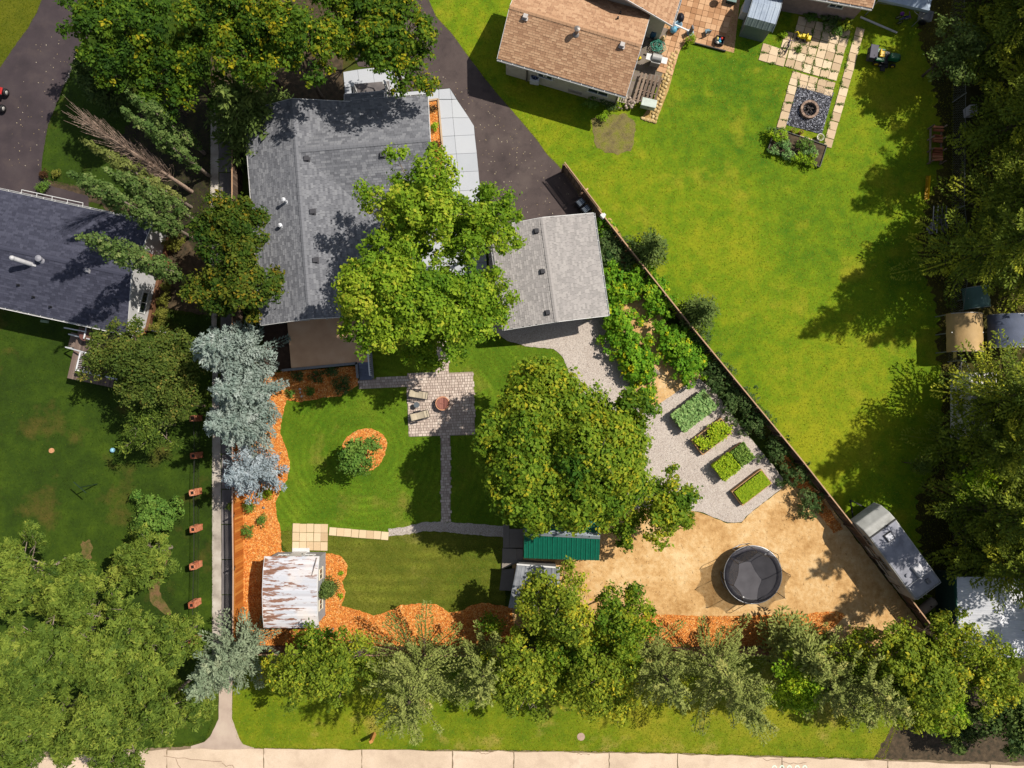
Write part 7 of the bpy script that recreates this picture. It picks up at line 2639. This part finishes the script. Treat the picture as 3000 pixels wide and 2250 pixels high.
conifer(775, 395, 7.6, 3.2, 'fir', 'drooping dark green larch hanging over the north west corner of the grey roof', 'larch_tree', up=.05, nl=.42, nw=.15, lv=.30, nb=8, ragged=.35, yellow=.1)
conifer(355, 300, 5.5, 1.5, 'fir', 'small blackish spruce in the deep shade beside the driveway lawn', base=.2)
broad(300, 225, 2.2, 1.7, 1.6, 'fir', 'dark bushy shrub in the shade beside the driveway lawn', 'shrub', cat='shrub', base=.25)
# columnar poplars
column_poplar(560, 607, 12.6, .62, 'poplar_yellow', 'olive columnar poplar immediately below the dead one')
column_poplar(560, 694, 13.6, 1.05, 'poplar', 'thick grey green columnar poplar along the slate roof corner')
column_poplar(575, 648, 11.0, .85, 'poplar', 'short bushy columnar poplar between two taller ones')
column_poplar(565, 820, 13.2, 1.0, 'poplar', 'columnar poplar whose tip reaches over the slate roof')
column_poplar(613, 515, 11.0, .65, 'poplar', 'shaded columnar poplar immediately above the dead one')
column_poplar(600, 450, 9.8, .9, 'poplar', 'dark columnar poplar deepest in the maple shade')
bare_tree(561, 561, 13.2, .95, 'dead leafless columnar poplar with grey brown twigs', n=210, group='columnar poplars along the lane', m=mat('dead_wood', [C(170, 142, 124), C(212, 186, 168)], scale=6), steep=1.5)
# maples west of the house
broad(668, 665, 5.5, 2.4, 2.6, 'maple', 'reddish tinged dark maple against the west eave of the grey roof', yellow=.16, dens=6, leaf=.22)
broad(700, 815, 5.5, 2.6, 2.6, 'maple', 'larger dark maple against the south west eave of the grey roof', yellow=.16, dens=6, leaf=.22)
broad(610, 850, 4.0, 1.6, 2.0, 'maple', 'small dark maple beside the yellow green hedge', yellow=.12)
for px, py, r, h, lab in ((508, 712, .80, 1.5, 'oval clipped yellow green hedge bush by the upper end wall'), (486, 838, .45, 1.2, 'yellow green hedge bush at the north end of the white wall strip'), (479, 880, .48, 1.2, 'yellow green hedge bush next to the window of the white wall'), (470, 920, .48, 1.2, 'yellow green hedge bush south of the white wall window'), (460, 958, .55, 1.2, 'yellow green hedge bush at the south end of the white wall strip')):
    shrub(px, py, r, h, 'hedge', lab, 'hedge_bush', .09, 60, 6, k=6)
for px, py, r, h, k, lab in ((130, 510, .35, .6, 'red', 'small rusty brown shrub at the foot of the dark driveway'), (165, 508, .33, .6, 'hedge', 'small round pale shrub right of the rusty one'), (125, 548, .55, .7, 'shrub', 'feathery green shrub at the eave of the slate roof')):
    shrub(px, py, r, h, k, lab, dens=50)
# apple tree by the left deck
broad(440, 1075, 4.6, 2.9, 2.0, 'apple', 'wide dull green apple tree beside the raised deck', 'apple_tree', yellow=.16, dens=6.5, leaf=.17, k=13, gap=.09)
broad(330, 1040, 3.8, 1.9, 1.6, 'apple', 'brownish green tree hanging over the deck railing', yellow=.22, dens=6, leaf=.16, gap=.11)
broad(555, 1040, 3.8, 1.7, 1.6, 'apple', 'dull green tree between the apple tree and the blue spruce', yellow=.1, dens=6, leaf=.16)
broad(435, 1250, 3.6, 1.8, 1.6, 'willow', 'grey green bushy tree at the south side of the apple tree', yellow=.06, dens=6.5, leaf=.18, aspect=.35, base=.25, droop=.1)
broad(525, 1190, 3.8, 1.5, 1.5, 'apple', 'small tree beside the northernmost brick pillar', yellow=.1, leaf=.16)
shrub(452, 1512, 1.55, 2.2, 'shrub', 'lone bushy bright green shrub in the left lawn', leaf=.17, dens=14, per=8, tw=.2, k=10)
shrub(440, 1600, 1.25, 1.8, 'willow', 'grey green shrub below the lone bright bush', leaf=.15, dens=14, per=8, tw=.2)
# blue spruces on the lane
BS = 'blue spruces along the lane fence'
conifer(745, 1042, 9.2, 2.5, 'blue', 'northernmost grey blue spruce, beside the deck corner', 'blue_spruce', group=BS, up=.30, lv=.46, nb=7, nl=.24, nw=.10, dens=2.2, fan=.56, ragged=.4)
conifer(772, 1150, 8.4, 2.05, 'blue', 'second grey blue spruce from the house', 'blue_spruce', group=BS, up=.30, lv=.46, nb=7, nl=.24, nw=.10, dens=2.2, fan=.56, ragged=.4)
conifer(763, 1236, 8.5, 2.2, 'blue', 'third grey blue spruce from the house', 'blue_spruce', group=BS, up=.30, lv=.46, nb=7, nl=.24, nw=.10, dens=2.2, fan=.56, ragged=.4)
conifer(778, 1372, 6.8, 1.95, 'ice', 'icy pale blue spruce, smallest and southernmost of the blue spruces', 'blue_spruce', group=BS, up=.30, lv=.40, nb=7, nl=.22, nw=.09, dens=2.2, fan=.56, ragged=.4)
# yard trees
broad(1230, 600, 8.6, 3.25, 2.9, 'bright', 'bright green tree over the east wing of the grey roof and the concrete walk', yellow=.16, k=15, dens=5.4, gap=.09)
broad(1398, 660, 7.6, 2.5, 2.6, 'bright', 'bright green tree between the grey roof and the garage', yellow=.14, k=11, gap=.09)
broad(1135, 870, 8.6, 3.3, 2.8, 'bright', 'bright yellowish tree over the south east corner of the grey roof', yellow=.22, k=15, dens=5.4, gap=.09)
broad(1345, 890, 7.2, 3.0, 2.6, 'bright', 'bright green tree at the west wall of the garage', yellow=.10, k=14, gap=.16)
broad(1240, 985, 5.0, 1.9, 1.7, 'bright', 'low bright green tree above the patio path', yellow=.06, k=9, gap=.14)
broad(1655, 1325, 6.8, 5.25, 3.4, 'mid', 'huge round green tree in the middle of the yard', yellow=.2, k=30, dens=5.0, per=9, leaf=.23, gap=.08, spread=.70, squash=.80)
broad(1960, 1478, 4.2, 2.2, 1.6, 'mid', 'smaller green tree at the south east flank of the huge round tree over the gravel', yellow=.18, k=10, gap=.09)
broad(1830, 1545, 3.6, 1.3, 1.3, 'mid', 'sparse small tree at the east end of the green metal roof', yellow=.12, gap=.13)
broad(1040, 1335, 2.4, 1.4, 1.8, 'shrub', 'young green tree planted in the mulch oval', yellow=.04, k=8, dens=7, leaf=.17, gap=.11, squash=.75, rot=R(60))
# bottom left willows
WL = 'feathery willows in the lower left corner'
for i, (px, py, z, r, rv, lab) in enumerate(((45, 1690, 5.0, 2.7, 2.0, 'feathery willow at the left edge, northernmost of the willow mass'), (215, 1735, 4.6, 2.4, 2.0, 'feathery willow south of the bare lawn spot'), (415, 1640, 4.0, 2.0, 1.7, 'willow at the north east of the mass, below the lone shrub'),
                                             (105, 1930, 6.0, 3.0, 2.4, 'broad willow in the middle of the left edge'), (320, 1915, 6.2, 3.2, 2.4, 'largest willow in the centre of the mass'), (480, 1900, 4.6, 2.2, 2.0, 'willow beside the southern brick pillars'),
                                             (85, 2150, 5.6, 2.9, 2.2, 'willow in the bottom left corner'), (310, 2130, 5.6, 2.9, 2.2, 'willow over the west end of the road'), (455, 2080, 4.8, 2.3, 1.9, 'willow nearest to the sidewalk'), (555, 2060, 3.4, 1.4, 1.3, 'thin willow bush beside the sidewalk flare'))):
    broad(px, py, z, r, rv, 'willow', lab, 'willow_tree', yellow=.05, dens=6.2, per=9, leaf=.23, aspect=.34, droop=.06, gap=.12, base=.42, group=WL, tw=.22, k=int(8 + r * 3.5))
# row along the south fence
conifer(742, 1868, 10.0, 2.5, 'grey', 'grey green spruce spreading over the sidewalk beside the lane', up=.42, lv=.42, nb=6, nl=.22, nw=.09, dens=2.2, fan=.62, ragged=.45)
broad(866, 1965, 5.2, 2.2, 2.0, 'ochre', 'yellowish tree south of the rusty roof shed', yellow=.1, gap=.13, dens=6, k=9, leaf=.18)
broad(990, 1955, 5.4, 2.3, 2.2, 'ochre', 'yellow green tree between the rusty roof shed and the big olive spruce', yellow=.14, gap=.13, dens=6, k=10, leaf=.18)
broad(930, 1900, 4.0, 1.5, 1.5, 'mid', 'dull green tree between the two yellow ones behind the shed', yellow=.05, gap=.15, leaf=.17)
bare_tree(1075, 1880, 4.2, 1.3, 'bare twiggy bush with grey stems against the south mulch', 'bare_bush', 60, lo=.1)
conifer(1250, 1905, 11.5, 3.7, 'olive', 'large olive spruce with upswept boughs pointing down the picture', up=.55, lv=.50, nb=5, nl=.20, nw=.085, dens=2.5, fan=.50, ragged=.5, power=.75)
conifer(1425, 1885, 10.0, 2.1, 'olive', 'narrow olive spruce right of the large olive one', up=.7, lv=.50, nb=5, nl=.20, nw=.085, dens=2.5, fan=.50, ragged=.5)
broad(1520, 1985, 5.0, 2.4, 2.2, 'ochre', 'yellow green tree right of the narrow olive spruce', yellow=.2, gap=.09, dens=6, leaf=.18, k=10)
broad(1440, 1830, 2.2, .9, 1.1, 'mid', 'sparse dark bush in the south mulch bed', 'shrub', cat='shrub', gap=.18, leaf=.14)
broad(1640, 1785, 6.0, 2.4, 2.2, 'ochre', 'tall yellow green tree over the silver metal roof shed', yellow=.12, gap=.11, k=13, leaf=.19, dens=6)
broad(1815, 1815, 5.6, 2.2, 2.2, 'mid', 'green tree at the left edge of the sand', yellow=.16, gap=.09, k=12, leaf=.19, dens=6)
broad(1620, 1890, 4.4, 1.5, 1.7, 'mid', 'dark green tree right of the red wheelbarrow', yellow=.16, gap=.09, leaf=.18)
broad(1690, 1930, 4.4, 1.9, 1.8, 'mid', 'shaded tree in the middle of the south row', yellow=.05, gap=.13, base=.3)
broad(1750, 2010, 5.4, 2.4, 2.0, 'ochre', 'golden green tree leaning over the verge opposite the utility cover', yellow=.28, gap=.18, leaf=.2, k=11)
broad(1840, 1900, 4.2, 1.3, 1.6, 'mid', 'green tree above the olive spruce of the right mulch strip', yellow=.2, gap=.09, leaf=.18)
conifer(1895, 1885, 10.2, 2.5, 'olive', 'slim olive spruce at the left end of the right mulch strip', up=.6, lv=.50, nb=5, nl=.20, nw=.085, dens=2.5, fan=.50, ragged=.5)
conifer(2062, 1900, 11.5, 3.6, 'olive', 'broad olive spruce below the trampoline', up=.55, lv=.50, nb=5, nl=.20, nw=.085, dens=2.5, fan=.50, ragged=.5, power=.75)
conifer(2278, 1850, 7.8, 2.2, 'olive', 'small olive spruce with tip over the right mulch strip', up=.5, lv=.3, nb=7, nl=.32, nw=.13)
broad(2335, 2020, 5.0, 1.9, 2.0, 'lime', 'bright lime green tree among the olive spruces', yellow=.25, gap=.09, leaf=.17, k=9, dens=6)
conifer(2325, 1915, 11, 2.7, 'olive', 'olive spruce right of the lime green tree', up=.6, lv=.50, nb=5, nl=.20, nw=.085, dens=2.5, fan=.50, ragged=.5)
conifer(2410, 1900, 11, 2.7, 'olive', 'yellow tipped olive spruce below the bare shrubs', up=.6, lv=.50, nb=5, nl=.20, nw=.085, dens=2.5, fan=.50, ragged=.5, yellow=.3)
bare_tree(2440, 1875, 3.6, 1.5, 'leafless pale shrub at the foot of the shaded sand', 'bare_bush', 70, lo=.05)
bare_tree(2560, 1862, 4.4, 1.0, 'leafless pale sapling by the end of the diagonal fence', 'bare_bush', 40, lo=.2)
broad(2540, 1950, 5.0, 2.1, 1.8, 'ochre', 'sparse yellow green tree right of the bare shrub', yellow=.16, gap=.18, leaf=.17)
broad(2680, 1985, 6.0, 3.0, 2.6, 'ochre', 'large rounded yellow green ash in the lower right row', yellow=.12, gap=.09, leaf=.19, k=16, dens=6)
broad(2740, 2060, 4.8, 1.8, 1.8, 'lime', 'bright green ash bough at the lower right of the row', yellow=.1, gap=.15, leaf=.18, k=9)
broad(2640, 1885, 2.2, 1.2, 1.4, 'ochre', 'small olive tree at the tip of the sand triangle', yellow=.12, gap=.09, leaf=.17)
broad(2795, 1900, 5.6, 2.0, 2.2, 'ochre', 'yellow green tree right of the fence corner', yellow=.14, gap=.09, leaf=.18)
broad(2895, 1985, 5.4, 2.3, 2.0, 'ochre', 'yellow green tree below the white metal roof', yellow=.18, gap=.09, leaf=.18)
broad(2970, 2090, 3.8, 2.5, 1.6, 'fir', 'dark bush in the bottom right corner', 'shrub', cat='shrub', base=.25)
broad(2810, 2120, 1.8, 1.6, .9, 'fir', 'low dark bush beside the earth path in the lower right', 'shrub', cat='shrub', base=.3)
# spruces of the right hand side
RS = 'tall spruces along the right hand fence'
for i, (bx, by, h, r, lab) in enumerate(((2915, 70, 14, 4.0, 'dark spruce in the upper right corner'), (2900, -110, 15, 4.6, 'spruce beyond the top edge, right of the pop-up canopy'), (3040, -20, 16, 4.8, 'spruce beyond the upper right corner'), (3075, 170, 16, 4.6, 'spruce just beyond the upper right edge'), (2845, 170, 11, 2.9, 'shaded spruce left of the upper right corner'), (2965, 330, 15, 4.0, 'tall sunlit spruce below the upper right corner'), (2880, 420, 13, 3.4, 'spruce over the log rack'), (2975, 560, 15, 4.0, 'tall spruce midway down the right edge above the carports'),
                                         (2870, 640, 14, 3.6, 'spruce above the pot heap'), (2775, 770, 14.5, 3.5, 'spruce casting its shadow on the bright lawn, left of the tan carport'), (2960, 800, 14, 3.4, 'spruce directly above the blue grey carport'),
                                         (2835, 1165, 15, 3.9, 'spruce covering the white camper'), (2950, 1210, 14, 3.6, 'spruce right of the white camper'), (2790, 1300, 13, 3.2, 'shaded spruce left of the camper end'), (2925, 1420, 14, 3.6, 'spruce below the white camper'), (2800, 1470, 14.5, 2.9, 'sunlit spruce right of the travel trailer front'),
                                         (2900, 1580, 13, 3.3, 'spruce right of the travel trailer'), (2815, 1610, 13.5, 2.9, 'dark spruce beside the travel trailer rear'), (2985, 1740, 12, 2.9, 'spruce over the white metal roof'))):
    conifer(bx, by, h, r, 'deep', lab, group=RS, up=.02, lv=.62, nb=7, nl=.23, nw=.10, dens=2.8, fan=.74, ragged=.55, yellow=.16, power=.8)
broad(2860, 1400, 3.4, 1.5, 1.5, 'lime', 'bright green bush between the camper and the lower spruces', yellow=.2, gap=.11, leaf=.18)
broad(2795, 150, 3.6, 1.9, 1.8, 'fir', 'dark bluish round tree over the fence below the upper right spruces', yellow=0, leaf=.16, base=.4)
broad(2690, 1360, 2.0, .9, 1.0, 'apple', 'small dark bush at the lawn edge above the travel trailer', 'shrub', cat='shrub', leaf=.14)
# young pines on the diagonal fence
conifer(1893, 744, 3.8, 1.55, 'fir', 'dark young pine standing on the lawn side of the fence near the garage', 'pine_tree', up=.25, lv=.28, nb=8, nl=.26, nw=.12, z0=.15)
conifer(2036, 922, 3.8, 1.5, 'fir', 'dark young pine standing on the lawn side of the fence, farther from the garage', 'pine_tree', up=.25, lv=.28, nb=8, nl=.26, nw=.12, z0=.15)
# raspberries
RG1, RG2 = 'raspberry row next to the garage', 'raspberry row next to the fence'
LB1 = ['tall raspberry bush at the north east corner of the garage', 'raspberry bush along the upper east wall of the garage', 'raspberry bush along the middle of the garage east wall', 'raspberry bush along the lower east wall of the garage', 'yellowish raspberry bush at the south east corner of the garage', 'large raspberry bush south east of the garage', 'raspberry bush in the middle of the row beside the gravel', 'raspberry bush in the lower half of the row beside the gravel', 'raspberry bush under the driftwood log']
for i, (px, py, r) in enumerate(((1762, 668, .6), (1775, 735, .75), (1792, 795, .8), (1800, 858, .95), (1790, 915, .95), (1812, 968, 1.05), (1836, 1012, 1.05), (1858, 1055, 1.0), (1872, 1092, .8))):
    shrub(px, py, r, 1.5 if i > 2 else 1.3, 'rasp' if i not in (1,) else 'currant', LB1[i], 'raspberry_bush', .17, 15, 8, .16 if i in (4, 7, 8) else .06, RG1, k=9, aspect=.8, tw=.16)
LB2 = ['raspberry bush opposite the garage wall near the fence', 'raspberry bush at the top of the sand strip', 'raspberry bush left of the second young pine', 'raspberry bush below the second young pine', 'raspberry bush in the lower half of the fence row', 'last raspberry bush of the fence row, above the squash bed']
for i, (px, py, r) in enumerate(((1862, 815, .8), (1905, 850, .9), (1925, 890, .9), (1962, 985, .95), (1988, 1030, 1.0), (2020, 1072, .9))):
    shrub(px, py, r, 1.4, 'rasp', LB2[i], 'raspberry_bush', .16, 15, 8, .06, RG2, k=9, aspect=.8, tw=.16)
shrub(1897, 1155, .65, 1.1, 'rasp', 'lone round raspberry bush at the end of the sand strip', 'raspberry_bush', .16, 18, 8, .15, k=7, aspect=.8, tw=.14)
shrub(2055, 1048, .55, 1.1, 'ochre', 'yellow leaved bush at the fence below the second pine', 'shrub', .12, 26, 7, .5, k=7)
for i, (px, py, r, lab) in enumerate(((1800, 715, .85, 'dark round currant bush by the fence beside the garage'), (1830, 765, .8, 'dark currant bush between the garage bushes and the first pine'), (2046, 1012, .75, 'dark currant bush just below the second pine'), (2093, 1100, .95, 'dark currant bush north of the squash bed'), (2153, 1162, .95, 'dark currant bush beside the squash bed end'), (2209, 1238, .95, 'dark currant bush beside the second raised bed'),
                                      (2274, 1320, .82, 'dark currant bush beside the third raised bed'), (2330, 1393, .78, 'dark currant bush beside the carrot bed'), (2376, 1466, .80, 'dark currant bush at the start of the sand, last along the fence'))):
    shrub(px, py, r, 1.2, 'currant', lab, 'currant_bush', .11, 30, 7, .05, 'currant bushes along the diagonal fence', k=8)
# small shrubs
for px, py, r, h, k, lab in ((729, 1487, .55, .8, 'shrub', 'round clipped shrub at the fence, upper of the three in the orange mulch'), (765, 1526, .45, .65, 'shrub', 'smaller round shrub right of the fence pair in the orange mulch'), (726, 1559, .56, .8, 'shrub', 'round clipped shrub at the fence, lower of the three in the orange mulch'), (778, 1447, .50, .6, 'lime', 'lighter spreading shrub below the ice blue spruce'),
                             (676, 1487, .32, .9, 'willow', 'weedy plant growing on the lane beside the fence'),
                             (1269, 318, .30, .5, 'red', 'dark red shrub at the north end of the narrow planter'), (1272, 371, .32, .55, 'lime', 'green shrub second from north in the narrow planter'), (1279, 426, .30, .5, 'red', 'dark red shrub third from north in the narrow planter'), (1284, 478, .30, .5, 'lime', 'green shrub fourth from north in the narrow planter'),
                             (850, 1153, .36, .5, 'shrub', 'round green shrub left of the ring ornament in the deck bed'), (907, 1147, .38, .5, 'shrub', 'round green shrub right of the ring ornament in the deck bed'), (872, 1104, .40, .6, 'currant', 'shaded plant near the deck edge, west end'), (925, 1104, .48, .6, 'currant', 'shaded plant near the deck edge, middle'), (970, 1088, .36, .6, 'currant', 'shaded plant near the deck edge, east end'), (1003, 1132, .55, .7, 'currant', 'larger shaded shrub beside the grey steps'),
                             (998, 1679, .16, .2, 'lime', 'tiny green plant in the mulch above the dwarf spruce'), (997, 1746, .16, .2, 'lime', 'tiny green plant in the mulch below the dwarf spruce'),
                             (1730, 305, .55, .8, 'shrub', 'green shrub at the south wall of the brown roof house'), (1790, 305, .55, .8, 'currant', 'dark shrub near the south east corner of the brown roof house'), (1768, 340, .5, .6, 'lime', 'yellow green weeds at the top of the dry patch'), (1745, 275, .4, .9, 'shrub', 'tall fern like plant against the cream wall'),
                             (2022, 118, .45, .9, 'lime', 'leafy green bush at the corner of the brown paver patio'), (2475, 75, .6, .8, 'ochre', 'flowering weeds at the north east corner of the weedy slabs'), (2450, 90, .5, .6, 'shrub', 'grey green weeds left of the flowering ones'), (2380, 45, .6, .6, 'shrub', 'dark weeds under the pink house wall, left'), (2430, 50, .6, .6, 'currant', 'dark weeds under the pink house wall, right'), (2295, 103, .3, .4, 'lime', 'weed clump left of the yellow ride on toy'), (2340, 145, .3, .35, 'shrub', 'weed clump below the yellow ride on toy')):
    shrub(px, py, r, h, k, lab, 'shrub' if h > .3 else 'small_plant', .085 if r < .6 else .12, 50 if r < .4 else 40, 7, .05, k=6)
conifer(968, 1717, 1.9, .70, 'fir', 'dwarf dark green spruce against the shed wall', 'dwarf_spruce', up=.5, lv=.13, nb=9, nl=.20, nw=.08, dens=1.3, power=.6)
